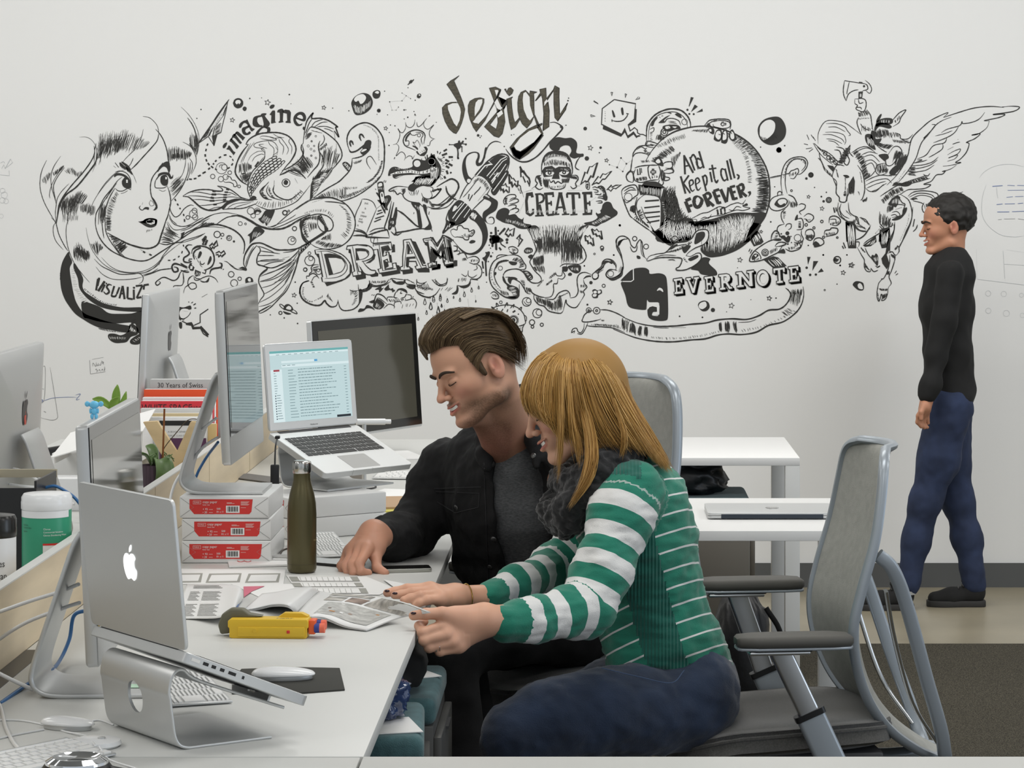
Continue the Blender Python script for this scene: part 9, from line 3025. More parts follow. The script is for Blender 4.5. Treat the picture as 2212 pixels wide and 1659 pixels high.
on_page(TR,'photo',.62,.985,.56,.97,m_ph1,mg);on_page(TR,'photo',.20,.58,.83,.97,m_ph1,mg)
m_amber=mat('amber_dots',(.45,.22,.08),.5);rr=random.Random(4)
for i in range(9):u=.36+.5*rr.random();v=.15+.3*rr.random();on_page(TR,'photo_detail',u,u+.035,v,v+.03,[m_amber,m_paper,m_ph2][i%3],mg,.0014,2,2)
left_near=[D_(640,1326,.004),D_(622,1308,.030),D_(590,1306,.022),D_(552,1314,.006),D_(525,1318,.002)]
left_far=[D_(690,1277,.004),D_(672,1268,.024),D_(640,1270,.018),D_(600,1278,.006),D_(566,1282,.002)]
for k in range(3):page_surface('left_page',[[p-Vector((0,0,.002*k))*(1 if 0<i<4 else .2)for i,p in enumerate(r)]for r in(left_near,left_far)],m_gloss,mg,O,.0006)
page_surface('back_cover',[[D_(640,1330,.0006),D_(680,1336,.0008),D_(740,1350,.0006)],[D_(690,1285,.0006),D_(760,1290,.0008),D_(840,1310,.0006)]],mat('cover_blue',(.10,.17,.32),.4),mg,O,.0008)
m2=thing('folded_magazine','magazine folded back on itself with columns of small text','magazine',tuple(D_(460,1300,.001)));O=m2.location.copy()
fa=[D_(370,1336,.002),D_(420,1336,.004),D_(474,1334,.016),D_(505,1318,.030),D_(500,1322,.004)]
fb=[D_(404,1262,.002),D_(440,1262,.004),D_(490,1262,.016),D_(520,1270,.030),D_(524,1296,.003)]
o,T2=page_surface('text_page',[fa,fb],m_gloss,m2,O,.0012)
for c0,c1,v0,v1 in((.10,.24,.06,.42),(.27,.46,.06,.42),(.10,.24,.50,.80),(.27,.46,.50,.80),(.12,.46,.86,.98)):
 for i in range(int((v1-v0)/.035)):v=v0+i*.035;on_page(T2,'text_line',c0,c1-.02*(i%3),v,v+.014,m_tgrey,m2,.0012,3,1)
page_surface('inner_pages',[[D_(486,1322,.002),D_(498,1322,.016),D_(508,1322,.002)],[D_(500,1290,.002),D_(512,1290,.020),D_(524,1292,.002)]],mat('inner_blue',(.05,.15,.42),.4),m2,O,.001)
def blob(name,c,r,m,parent=None,seed=0,amp=.12,fr=2.2,seg=40,flat_z=None,boxy=.75):
 vs=[];fs=[];rs=random.Random(seed);off=Vector((rs.uniform(0,9),rs.uniform(0,9),rs.uniform(0,9)));n=seg//2
 for i in range(n+1):
  for j in range(seg):
   th=PI*i/n;ph_=2*PI*j/seg;d=Vector((math.sin(th)*math.cos(ph_),math.sin(th)*math.sin(ph_),math.cos(th)))
   q=Vector([math.copysign(abs(x)**boxy,x)for x in d])
   k=1+amp*(mathutils.noise.noise(d*fr+off)+.6*abs(mathutils.noise.noise(d*fr*2.3+off))-.3*abs(mathutils.noise.noise(d*fr*5+off)))
   p=Vector((q.x*r[0],q.y*r[1],q.z*r[2]))*k
   if flat_z is not None:p.z=max(p.z,-flat_z)
   vs.append(p+Vector(c))
 for i in range(n):
  for j in range(seg):fs.append((i*seg+j,(i+1)*seg+j,(i+1)*seg+(j+1)%seg,i*seg+(j+1)%seg))
 return mesh_obj(name,vs,fs,m,parent,True)
m_nyl=mat('black_nylon',(.010,.010,.011),.38,spec=.5,bump=(60,.4))
b1=thing('black_bag','crumpled black bag lying on the cabinet under the wall table','bag',(.20,9.28,.60));blob('body',(.02,.0,.058),(.19,.10,.068),m_nyl,b1,3,.22,2.6,56,.056)
b2=thing('backpack','black backpack on the floor between the tables behind the arm rest','bag',(.43,8.35,.009),.1);blob('body',(0,0,.20),(.085,.11,.20),m_nyl,b2,5,.12,1.8,44,.198);tube('strap',[(.06,-.08,.36),(.10,-.11,.28),(.09,-.11,.14),(.05,-.09,.05)],.009,m_black,b2,8,6,flat=.4)
b3=thing('black_garment','black garment draped over the teal cushions under the desk edge','garment',(-.44,5.62,.602));blob('body',(-.0,.0,.052),(.085,.14,.058),mat('black_cloth',(.008,.008,.008),.95),b3,9,.16,1.8,44,.05)
b4=thing('plastic_bag','shiny blue plastic bag on the nearer teal cushion','bag',(-.425,5.32,.604));blob('body',(0,0,.042),(.056,.070,.048),mat('blue_film',(.03,.06,.17),.12,spec=.8,coat=.6,trans=.25),b4,11,.28,3.2,64,.040,.9)
o=box('letter_sheet',(0,0,.0008),(.11,.15,.0016),m_paper);o.location=(-.40,5.245,.6008);o.rotation_euler.z=.25;tag(o,'white papers under the blue plastic bag','paper')
o=box('letter_sheet',(0,0,.0008),(.05,.07,.0016),m_paper);o.location=(-.366,5.80,.6008);o.rotation_euler.z=.5;tag(o,'small white paper on the further teal cushion','paper')
cable('short cable end lying on the white table beside the closed laptop',[(1440,1101,0,_),(1470,1103,0,_),(1488,1102,0,_)],.003,m_alu_p,grp='black cables')
o=thing('wall_hook_case','thin black wire clip on the back of the man\'s chair','clip',tuple(at(1337,824,7.35)));tube('wire',[(-.012,0,.0),(-.008,0,.009),(.006,0,.009),(.010,0,-.02)],.0012,m_black,o,6,0)
# ================= people: smooth blended solids =================
def V_(p):return np.array(p,dtype=np.float32)
def C(a,b,ra,rb,k=.02,w=None,s=1):return('c',V_(a),V_(b),ra,rb,k,None if w is None else V_(w)/np.linalg.norm(V_(w)),s,1)
def E(c,r,k=.02,R=None,sub=0):return('e',V_(c),V_(r),None,None,k,None if R is None else np.array(R,np.float32),1,-1 if sub else 1)
def pd(q,P):
 if q[0]=='c':
  a,b,ra,rb,w,s=q[1],q[2],q[3],q[4],q[6],q[7];ba=b-a;L=max(1e-9,float(ba@ba))
  t=np.clip(((P-a)@ba)/L,0,1);d=P-a-t[...,None]*ba
  if w is not None:c=d@w;d=d-(c*(1-1/s))[...,None]*w
  return np.sqrt((d*d).sum(-1))-(ra+(rb-ra)*t)
 d=P-q[1]
 if q[6]is not None:d=d@q[6]
 k0=np.sqrt(((d/q[2])**2).sum(-1));k1=np.sqrt(((d/q[2]**2)**2).sum(-1))
 return np.where(k0<1e-6,-q[2].min(),k0*(k0-1)/np.maximum(k1,1e-9))
def bb(q):
 if q[0]=='c':r=max(q[3],q[4])*max(1,q[7]);lo=np.minimum(q[1],q[2])-r;hi=np.maximum(q[1],q[2])+r
 else:r=q[2].max();lo,hi=q[1]-r,q[1]+r
 return lo,hi
def sdf_mesh(prims,h,fold=None):
 """blend the solids on a grid and skin them; returns vertices, quads"""
 pos=[bb(q)for q in prims if q[8]>0];lo=np.min([b[0]for b in pos],0)-3*h;hi=np.max([b[1]for b in pos],0)+3*h
 n=np.ceil((hi-lo)/h).astype(int)+1;D=np.full(n,9.,np.float32);ax=[lo[i]+h*np.arange(n[i],dtype=np.float32)for i in range(3)]
 for q in prims:
  l,u=bb(q);m=q[5]*1.2+3*h;i0=np.maximum(0,((l-m-lo)/h).astype(int));i1=np.minimum(n,((u+m-lo)/h).astype(int)+2)
  if(i1<=i0).any():continue
  sl=tuple(slice(i0[i],i1[i])for i in range(3));P=np.stack(np.meshgrid(*[ax[i][sl[i]]for i in range(3)],indexing='ij'),-1)
  d=pd(q,P).astype(np.float32);o=D[sl];k=q[5]
  if q[8]>0:hh=np.maximum(k-np.abs(o-d),0)/k;D[sl]=np.minimum(o,d)-hh*hh*k*.25
  else:hh=np.maximum(k-np.abs(o+d),0)/k;D[sl]=np.maximum(o,-d)+hh*hh*k*.25
 S=D<0;cnt=sum(S[a:n[0]-1+a,b:n[1]-1+b,c:n[2]-1+c].astype(np.int8)for a in(0,1)for b in(0,1)for c in(0,1))
 act=(cnt>0)&(cnt<8);I=np.argwhere(act);idx=np.full(act.shape,-1,np.int64);idx[act]=np.arange(len(I))
 acc=np.zeros((len(I),3));num=np.zeros(len(I))
 cor=[(a,b,c)for a in(0,1)for b in(0,1)for c in(0,1)]
 for a in cor:
  for b in cor:
   if sum(b)==sum(a)+1 and all(y>=x for x,y in zip(a,b)):
    da=D[I[:,0]+a[0],I[:,1]+a[1],I[:,2]+a[2]];db=D[I[:,0]+b[0],I[:,1]+b[1],I[:,2]+b[2]];m=(da<0)!=(db<0)
    t=np.where(m,da/np.where(m,da-db,1),0);acc+=m[:,None]*(np.array(a)+t[:,None]*(np.array(b)-np.array(a)));num+=m
 vs=lo+h*(I+acc/num[:,None]);fs=[]
 for x in range(3):
  y,z=(x+1)%3,(x+2)%3;s0=[slice(None)]*3;s1=[slice(None)]*3;s0[x]=slice(0,-1);s1[x]=slice(1,None)
  A,B=S[tuple(s0)],S[tuple(s1)];e=np.argwhere(A!=B);e=e[(e[:,y]>0)&(e[:,z]>0)&(e[:,y]<n[y]-1)&(e[:,z]<n[z]-1)]
  inside=S[e[:,0],e[:,1],e[:,2]];q=[]
  for dy,dz in((1,1),(0,1),(0,0),(1,0)):c=e.copy();c[:,y]-=dy;c[:,z]-=dz;q.append(idx[c[:,0],c[:,1],c[:,2]])
  q=np.stack(q,1);q[~inside]=q[~inside][:,::-1];fs.append(q)
 return vs.astype(np.float64),np.concatenate(fs)
def wrinkle(vs,fs,amp,fr,seed=0,stretch=(1,1,1)):
 nr=np.zeros_like(vs);a,b,c=vs[fs[:,0]],vs[fs[:,1]],vs[fs[:,2]];fn=np.cross(b-a,c-a)
 for i in range(4):np.add.at(nr,fs[:,i],fn)
 nr/=np.maximum(1e-12,np.linalg.norm(nr,axis=1))[:,None];st=np.array(stretch)
 d=np.array([mathutils.noise.noise(Vector(p*st*fr)+Vector((seed,0,0)))+.5*mathutils.noise.noise(Vector(p*st*fr*2.3)+Vector((0,seed,0)))for p in vs])
 return vs+nr*(d*amp)[:,None]
def np_obj(name,vs,fs,mats,parent,mi=None,attrs=None,col=None,O=None):
 me=bpy.data.meshes.new(name);V2=vs-(np.array(O)if O is not None else 0)
 me.vertices.add(len(V2));me.vertices.foreach_set('co',V2.astype(np.float32).ravel());k=fs.shape[1]
 me.loops.add(len(fs)*k);me.loops.foreach_set('vertex_index',fs.astype(np.int32).ravel());me.polygons.add(len(fs))
 me.polygons.foreach_set('loop_start',(np.arange(len(fs))*k).astype(np.int32));me.polygons.foreach_set('loop_total',np.full(len(fs),k,np.int32))
 for m in mats:me.materials.append(m)
 if mi is not None:me.polygons.foreach_set('material_index',mi.astype(np.int32))
 me.polygons.foreach_set('use_smooth',np.ones(len(fs),bool));me.update(calc_edges=True)
 for nm,a in(attrs or{}).items():at_=me.attributes.new(nm,'FLOAT','POINT');at_.data.foreach_set('value',a.astype(np.float32))
 if col is not None:c=me.color_attributes.new('tint','FLOAT_COLOR','POINT');c.data.foreach_set('color',np.concatenate([col,np.ones((len(col),1))],1).astype(np.float32).ravel())
 o=bpy.data.objects.new(name,me);COL.objects.link(o);o.parent=parent;return o
def arc(path,P):
 """arc length of the closest point on a polyline and the distance to it"""
 best=np.full(len(P),9.);u=np.zeros(len(P));s0=0
 for a,b in zip(path,path[1:]):
  a,b=np.array(a),np.array(b);ba=b-a;L=np.linalg.norm(ba);t=np.clip((P-a)@ba/(L*L),0,1);d=np.linalg.norm(P-a-t[:,None]*ba,axis=1)
  m=d<best;u[m]=s0+t[m]*L;best[m]=d[m];s0+=L
 return u,best
def chain(pts,k=.012,w=None,s=1):return[C(p[:3],q[:3],p[3],q[3],k,w,s)for p,q in zip(pts,pts[1:])]
def px(l,sc=.001):return[(*at(a,b,y),r*sc)for a,b,y,r in l]
def stripe_mat(name,ca,cb,period,duty,phase=0,rib=0,rough=.9):
 m=mat(name,ca,rough,sheen=.25,bump=(420,.35));nt=m.node_tree;b=nt.nodes['Principled BSDF']
 at_=nt.nodes.new('ShaderNodeAttribute');at_.attribute_name='u'
 def mth(op,x,y):n=nt.nodes.new('ShaderNodeMath');n.operation=op;nt.links.new(x,n.inputs[0]);n.inputs[1].default_value=y;return n.outputs[0]
 f=mth('FRACT',mth('DIVIDE',mth('ADD',at_.outputs['Fac'],phase+10*period),period),0);g=mth('LESS_THAN',f,duty)
 mx=nt.nodes.new('ShaderNodeMix');mx.data_type='RGBA';nt.links.new(g,mx.inputs[0]);mx.inputs[6].default_value=(*ca,1);mx.inputs[7].default_value=(*cb,1)
 nt.links.new(mx.outputs[2],b.inputs['Base Color']);return m
m_skin=mat('skin',(.6,.35,.25),.48,spec=.4,sss=.12);nt=m_skin.node_tree;a_=nt.nodes.new('ShaderNodeAttribute');a_.attribute_name='tint';nt.links.new(a_.outputs['Color'],nt.nodes['Principled BSDF'].inputs['Base Color'])
m_white_e=mat('eye_white',(.75,.74,.72),.2);m_teeth=mat('teeth',(.80,.78,.72),.3);m_iris=mat('iris_dark',(.02,.015,.01),.1)
def head_frame(yaw,pitch,roll):
 a,p,r=map(math.radians,(yaw,pitch,roll));F=Vector((-math.cos(a)*math.cos(p),-math.sin(a)*math.cos(p),-math.sin(p)));U=Vector((-math.cos(a)*math.sin(p),-math.sin(a)*math.sin(p),math.cos(p)));L=U.cross(F)
 L2=L*math.cos(r)+U*math.sin(r);U2=U*math.cos(r)-L*math.sin(r);return Matrix((F,L2,U2)).transposed()
def head_prims(male=True,s=1.0):
 j=1.0 if male else .90;P=[E((-.012,0,.035),(.097,.077,.090),.02),E((.030,0,.040),(.062,.064,.060),.03),E((.03,0,-.03),(.060,.059*j,.068),.03)]
 for y in(-1,1):P+=[E((.053,y*.036,-.020),(.030,.025,.024),.02),C((.0,y*.050*j,-.072),(.070,y*.016,-.108),.019*j,.016,.025),E((.084,y*.026,.021),(.014,.022,.008),.012)]
 P+=[E((.082,0,-.107),(.017*j,.022*j,.016),.015),E((.078,0,-.066),(.020,.028,.026),.015),C((.093,0,.010),(.110,0,-.024),.0075,.0085,.010),E((.1135,0,-.031),(.0105,.0105,.0095),.007)]
 for y in(-1,1):P+=[E((.101,y*.0125,-.034),(.009,.0068,.0075),.005),E((.101,y*.032,.000),(.013,.018,.011),.010,sub=1),E((.0795,y*.031,-.001),(.0135,.0155,.0115),.003),E((-.012,y*.076,-.006),(.019,.0075,.032),.006),E((-.008,y*.0845,-.002),(.011,.0065,.019),.002,sub=1),E((.001,y*.079,-.008),(.005,.005,.007),.003)]
 P+=[C((.090,-.026,-.054),(.1015,0,-.0600),.0032,.0050,.004),C((.090,.026,-.054),(.1015,0,-.0600),.0032,.0050,.004),C((.088,-.023,-.062),(.0995,0,-.0765),.0032,.0060,.004),C((.088,.023,-.062),(.0995,0,-.0765),.0032,.0060,.004),
 C((.091,-.027,-.057),(.102,0,-.0678),.0020,.0058,.002),C((.091,.027,-.057),(.102,0,-.0678),.0020,.0058,.002)]
 for q in(-1,-2):c=P[q];P[q]=c[:8]+(-1,)
 return P
def sm(x,a,b):t=np.clip((x-a)/(b-a),0,1);return t*t*(3-2*t)
def head_tint(v,base,male):
 x,y,z=v.T;c=np.tile(np.array(base),(len(v),1));A=np.abs(y)
 def mix(m,col):c[:]=c*(1-m[:,None])+np.array(col)*m[:,None]
 mix(.5*np.exp(-(((x-.07)/.03)**2+((A-.04)/.02)**2+((z+.03)/.02)**2)),(.62,.22,.17));mix(.45*np.exp(-(((x-.113)/.012)**2+(y/.012)**2+((z+.032)/.01)**2)),(.62,.22,.16))
 mix(.35*sm(A,.072,.082)*(np.abs(x+.01)<.03),(.60,.22,.17));mix(.6*np.exp(-(((x+.008)/.008)**2+((z+.003)/.014)**2))*(A>.075),(.30,.07,.05))
 if male:
  st=sm(-z,.048,.075)*sm(x,-.06,-.02)*(1-.55*np.exp(-(((x-.085)/.03)**2+((z+.085)/.022)**2+(y/.03)**2)));mo=np.exp(-(((x-.098)/.02)**2+(y/.026)**2+((z+.0505)/.006)**2))
  st=st*sm(A,.0,.045)*.95+.72*mo+.3*sm(-z,.095,.11);mix(np.clip(st,0,.86)*np.random.RandomState(1).uniform(.72,1,len(v)),(.085,.050,.028))
 lip=np.exp(-((A/.026)**6))*np.exp(-(((z+.067-.006*(A/.024)**2)/.0105)**6))*(x>.088);mix(.8*lip,(.52,.13,.11))
 slit=np.exp(-((A/.027)**4))*np.exp(-(((z+.067-.0065*(A/.024)**2)/.0034)**2))*(x>.085);mix(.85*slit,(.10,.02,.02));return c
def face_bits(parent,Mh,c,O,male,brow=(.03,.018,.010)):
 def T(p):p=Vector(p);p.z=p.z if p.z>-.035 else-.035+(p.z+.035)*.88;return Vector(c)+Mh@p-Vector(O)
 mb=mat('brow_man' if male else 'brow_woman',brow,.8)
 for y in(-1,1):
  bm=bmesh.new();tube_bm(bm,spline3([T((.1015,y*.010,.0165)),T((.1025,y*.022,.0225)),T((.0965,y*.038,.0245)),T((.0815,y*.052,.0180))],5),[.0018+.0024*math.sin(PI*min(1,(i+3)/18))for i in range(16)],8,flat=.8);bm_obj('eyebrow',bm,mb,parent,smooth=2)
  bm=bmesh.new();tube_bm(bm,spline3([T((.0905,y*.018,-.0055)),T((.0935,y*.030,-.0085)),T((.084,y*.0455,-.0045))],6),.0012,6);bm_obj('eyelashes',bm,m_iris,parent,smooth=2)
 bm=bmesh.new();pts=[T((.0985-14*a*a,a,-.0655+.004*(a/.018)**2))for a in(-.021,-.014,-.005,.005,.014,.021)]
 sweep_bm(bm,pts,[(-.0012,-.0032),(.0012,-.0032),(.0012,.0032),(-.0012,.0032)],Mh@Vector((0,0,1)));bm_obj('teeth',bm,m_teeth,parent,smooth=2)
def to_world(v,Mh,c,q=.88):
 v=v.copy();w_=sm(v[:,0],-.02,.03)*(v[:,2]<-.035);v[:,2]+=w_*(v[:,2]+.035)*(q-1);return v@np.array(Mh).T+np.array(c)
def cat(parts):
 vs=[];fs=[];n=0
 for v,f in parts:vs.append(v);fs.append(f+n);n+=len(v)
 return np.concatenate(vs),np.concatenate(fs)
def strands(name,guides,N,r,mats,parent,O,seed=1,jit=.004,depth=.010,length=(.8,1.0),seg=9,wave=.0015):
 """hair: strands interpolated between guide curves"""
 rs=random.Random(seed);G=[[s for s in spline3([Vector(p)for p in g],6)]for g in guides];n=len(G[0]);vs=[];fs=[];mi=[]
 cen=sum((g[0]for g in G),Vector())/len(G)
 for _i in range(N):
  t=rs.random()*(len(G)-1);i=min(len(G)-2,int(t));f=t-i;L=rs.uniform(*length);dep=rs.random()*depth;o1=Vector((rs.gauss(0,jit),rs.gauss(0,jit),rs.gauss(0,jit)));ph=rs.uniform(0,6);m=rs.randrange(len(mats));pts=[]
  for j in range(seg+1):
   s=L*j/seg*(n-1);a=min(n-2,int(s));b=s-a;p=G[i][a].lerp(G[i][a+1],b).lerp(G[i+1][a].lerp(G[i+1][a+1],b),f)
   k=j/seg;pts.append(p+o1*(.25+k)+Vector((math.sin(ph+k*5),math.cos(ph*1.3+k*4),0))*wave*k+Vector((0,1,0))*dep*(1-.4*k))
  fr=frames(pts,(0,-1,0));b0=len(vs)
  for j,p in enumerate(pts):
   k=j/seg;rr_=r*(.55+.45*math.sin(PI*min(1,k+.2)))*(1 if k<.75 else max(.12,(1-k)*4));_,u,v=fr[j]
   for q in range(3):an=2*PI*q/3;vs.append(p+(u*math.cos(an)+v*math.sin(an))*rr_-Vector(O))
  for j in range(seg):
   for q in range(3):a=b0+3*j;fs.append((a+q,a+(q+1)%3,a+3+(q+1)%3,a+3+q));mi.append(m)
 return np_obj(name,np.array([tuple(v)for v in vs]),np.array(fs),mats,parent,np.array(mi))
GI=lambda p:tuple(p[:3])
wo=thing('person','woman with long blonde hair in a green and white striped sweater leafing through a magazine','person',(.17,6.05,0));WO=wo.location
spine=px([(1480,1462,6.10,110),(1440,1390,6.08,103),(1412,1290,6.07,98),(1386,1180,6.06,112),(1362,1080,6.04,108),(1346,1030,6.03,72)])
wv=(.16,1,0)
tor=chain(spine,.05,wv,1.28)
tor+=[C(GI(px([(1405,1395,6.07,0)])[0]),GI(px([(1380,1340,6.07,0)])[0]),.105,.088,.04,wv,1.2),C(GI(px([(1330,1170,6.04,0)])[0]),GI(px([(1335,1190,5.98,0)])[0]),.07,.07,.05)]
armN=px([(1362,1062,5.885,70),(1340,1120,5.85,67),(1300,1235,5.79,58),(1266,1318,5.75,52),(1225,1322,5.71,48),(1150,1338,5.65,42),(1090,1345,5.60,37)])
armF=px([(1330,1060,6.19,62),(1240,1190,6.18,52),(1195,1228,6.15,47),(1120,1262,6.02,38),(1050,1290,5.93,31)])
sw=tor+chain(armN,.03)+chain(armF,.03)
v,f=sdf_mesh(sw,.006)
aN,aF,sp=[GI(p)for p in armN],[GI(p)for p in armF],[GI(p)for p in spine]
uN,dN=arc(aN,v);uF,dF=arc(aF,v);uS,dS=arc(sp,v)
fold=np.array([mathutils.noise.noise(Vector((a*55,b*9,c*9)))for a,b,c in np.stack([np.where(dN<dF,uN,uF),v[:,1],v[:,2]],1)])
nr=v-np.where((dN<dS*.75)[:,None],np.array([aN[min(len(aN)-1,int(i*6/max(1e-6,uN.max())))]for i in uN]),np.array([aF[min(len(aF)-1,int(i*4/max(1e-6,uF.max())))]for i in uF]))
v=wrinkle(v,f,.007,13,3,(1,1,1));v=wrinkle(v,f,.0035,34,5,(.6,.6,2.2))
cen=v[f].mean(1);cN,eN=arc(aN,cen);cF,eF=arc(aF,cen);cS,eS=arc(sp,cen)
rel=cen-np.array(sp)[np.clip((cS/cS.max()*5).astype(int),0,5)];zs=cen[:,2]
isN=(eN<.088)&(cN>.0)&(eN<eS*.86);isF=(eF<.07)&(eF<eS*.9)&(cF>.06)&~isN
axis=np.array([np.interp(zz,[p[2]for p in sp],[p[0]for p in sp])for zz in zs]);fx=cen[:,0]-axis
mi=np.where(isN|isF,0,np.where((fx>.035),1,np.where(fx>-.055,2,1)))
eN_=uN.max();eF_=uF.max();uN2=np.where((eN_-uN<.040)|(uN<.018),.0875,eN_-uN);uF2=np.where(eF_-uF<.040,.0875,eF_-uF);uu_=np.where((dN<.095)&(dN<dS*.9),uN2,np.where((dF<.085)&(dF<dS*.95)&(uF>.04),uF2,v[:,2]-v[:,0]*.42+.25*(v[:,1]-6)))
cG=(.012,.19,.125);cW=(.70,.70,.69)
mS=[stripe_mat('sweater_wide_stripe',cG,cW,.066,.50,-.038),stripe_mat('sweater_fine_stripe',cG,cW,.040,.11),mat('sweater_rib',(.006,.115,.085),.9,sheen=.3,bump=(300,.4))]
nt=mS[2].node_tree;wvn=nt.nodes.new('ShaderNodeTexWave');wvn.inputs['Scale'].default_value=42;tcn=nt.nodes.new('ShaderNodeTexCoord');nt.links.new(tcn.outputs['Object'],wvn.inputs[0]);bpn=nt.nodes.new('ShaderNodeBump');bpn.inputs['Strength'].default_value=.7;bpn.inputs['Distance'].default_value=.003;nt.links.new(wvn.outputs['Fac'],bpn.inputs['Height']);nt.links.new(bpn.outputs[0],nt.nodes['Principled BSDF'].inputs['Normal'])
np_obj('sweater',v,f,mS,wo,mi,{'u':uu_},O=WO)
m_jean=mat('dark_blue_denim',(.013,.025,.055),.85,noise=(9,.35),bump=(380,.45),sheen=.2)
hipw=px([(1490,1500,6.09,0)])[0]
legN=px([(1470,1530,5.99,92),(1380,1535,5.94,90),(1290,1540,5.90,86),(1190,1556,5.86,79),(1112,1590,5.83,68)])
legF=px([(1465,1505,6.19,94),(1330,1508,6.17,84),(1170,1545,6.13,66)])
kN,kF=legN[-1],legF[-1]
shN=[kN,(kN[0]+.0,kN[1]+.01,.30,.058),(kN[0]+.03,kN[1]+.02,.12,.046)];shF=[kF,(kF[0]+.02,kF[1]+.02,.28,.056),(kF[0]+.08,kF[1]+.03,.12,.046)]
jp=[C((hipw[0]+.01,6.02,hipw[2]+.015),(hipw[0]+.01,6.17,hipw[2]+.015),.098,.098,.05)]+chain(legN,.04)+chain(legF,.04)+chain(shN,.03)+chain(shF,.03)
v,f=sdf_mesh(jp,.008);v=wrinkle(v,f,.006,14,2);v=wrinkle(v,f,.003,38,7)
jn=np_obj('jeans',v,f,[m_jean],wo,O=WO)
m_stitch=mat('stitching',(.16,.11,.05),.8)
tube('seam',[at(1300,1443,5.80)-WO,at(1380,1462,5.83)-WO,at(1450,1475,5.86)-WO,at(1478,1448,5.90)-WO],.0011,mat('seam_blue',(.05,.08,.15),.8),jn,5,6)
for q in(shN,shF):
 e=q[-1];vv,ff=sdf_mesh([C((e[0],e[1],.10),(e[0]-.02,e[1],.045),.042,.040,.03),C((e[0]-.01,e[1],.04),(e[0]-.15,e[1]-.02,.034),.036,.030,.03)],.006);vv[:,2]=np.maximum(vv[:,2],.004);np_obj('shoe',vv,ff,[m_black],wo,O=WO)
skinW=(.66,.385,.265);MhW=head_frame(8,20,4);cW_=at(1241,868,5.99);hs=.97
hp_=head_prims(False);inv=MhW.transposed();nb_=inv@(at(1330,1020,6.03)-cW_)
hv,hf=sdf_mesh(hp_+[C((-.03,0,-.05),tuple(nb_),.050,.055,.03)],.0026);tint=head_tint(hv,skinW,False);hv=to_world(hv,MhW,cW_)
def hand(joints,palm,k=.006,h=.0021):
 P=[]
 for fl in joints:P+=chain(px(fl),.005)
 for a,b,k2 in palm:A,B=px([a])[0],px([b])[0];P.append(C(GI(A),GI(B),A[3],B[3],k2))
 return sdf_mesh(P,h)
hL=hand([[(1000,1330,5.565,15),(955,1325,5.54,13),(920,1326,5.535,11),(893,1330,5.535,9.5)],
[(948,1356,5.535,12.5),(913,1367,5.52,10.5),(905,1352,5.545,9),(917,1343,5.56,8)],[(962,1372,5.53,12.5),(916,1384,5.515,10.5),(912,1370,5.545,9),(925,1362,5.565,8)],
[(974,1388,5.535,12),(927,1399,5.52,10),(922,1387,5.545,9),(936,1380,5.565,8)],[(988,1399,5.545,11),(950,1408,5.53,9),(942,1400,5.55,8),(952,1394,5.57,7.5)]],
[((1085,1340,5.60,29),(1045,1338,5.58,29),.02),((1045,1338,5.58,26),(968,1352,5.55,16),.02),((1045,1345,5.58,24),(985,1380,5.55,16),.02),((1040,1350,5.59,20),(996,1392,5.56,13),.02),((1045,1335,5.58,22),(985,1332,5.56,16),.02),((1100,1343,5.61,30),(1085,1340,5.60,29),.01)])
hR=hand([[(925,1271,5.85,12),(880,1272,5.83,10.5),(852,1278,5.825,9.5),(836,1281,5.82,8.5)],[(932,1277,5.835,12),(892,1280,5.81,10.5),(866,1284,5.805,9),(852,1286,5.80,8)],
[(940,1286,5.82,12),(908,1287,5.79,10),(886,1292,5.785,9),(872,1296,5.78,8)],[(950,1295,5.81,11),(924,1297,5.785,9),(906,1302,5.78,8),(896,1306,5.78,7)],[(975,1288,5.90,14),(945,1284,5.90,11),(925,1290,5.895,9)]],
[((1050,1290,5.93,27),(985,1290,5.88,24),.02),((985,1288,5.88,22),(935,1275,5.85,14),.02),((985,1290,5.87,21),(950,1290,5.83,14),.02),((985,1292,5.86,18),(956,1297,5.82,12),.02)])
core=sdf_mesh(chain([(a,b,c,r*.8)for a,b,c,r in spine],.04,wv,1.25)+chain([(a,b,c,r*.7)for a,b,c,r in armN],.02)+chain([(a,b,c,r*.7)for a,b,c,r in armF],.02)+chain([(a,b,c,r*.8)for a,b,c,r in legN+shN[1:]],.03)+chain([(a,b,c,r*.8)for a,b,c,r in legF+shF[1:]],.03),.012)
bv,bf=cat([(hv,hf),hL,hR,core]);col=np.tile(np.array(skinW),(len(bv),1));col[:len(hv)]=tint
n0=len(hv);nh=len(hL[0])+len(hR[0]);hz=bv[n0:n0+nh];ns=np.array([mathutils.noise.noise(Vector(p*38))for p in hz]);col[n0:n0+nh]=col[n0:n0+nh]*(1+.10*ns[:,None])*np.array([1,.96,.95])
body=np_obj('body',bv,bf,[m_skin],wo,col=col,O=WO);face_bits(body,MhW,cW_,WO,False,(.20,.12,.05))
m_nail=mat('dark_nail_polish',(.03,.012,.02),.15)
for(a,b,y)in((893,1324.5,5.526),(836,1276.5,5.812),(853,1281.5,5.793)):
 bm=bmesh.new();bmesh.ops.create_uvsphere(bm,u_segments=12,v_segments=8,radius=1,matrix=Matrix.Translation(at(a,b,y)-WO)@Matrix.Diagonal((.0058,.004,.0026,1)));bm_obj('fingernail',bm,m_nail,body,smooth=1)
def ring_at(name,c,ax,R,r,m,par,O,sq=1.0):
 ax=Vector(ax).normalized();a=ax.orthogonal().normalized();b=ax.cross(a);bm=bmesh.new();tube_bm(bm,[Vector(c)+(a*math.cos(t*PI/12)+b*math.sin(t*PI/12)*sq)*R-Vector(O)for t in range(25)],r,6);return bm_obj(name,bm,m,par,smooth=2)
ring_at('bracelet',at(1008,1290,5.895),(1,.55,0),.0285,.0011,mat('gold',(.75,.50,.12),.2,metal=1),wo,WO)
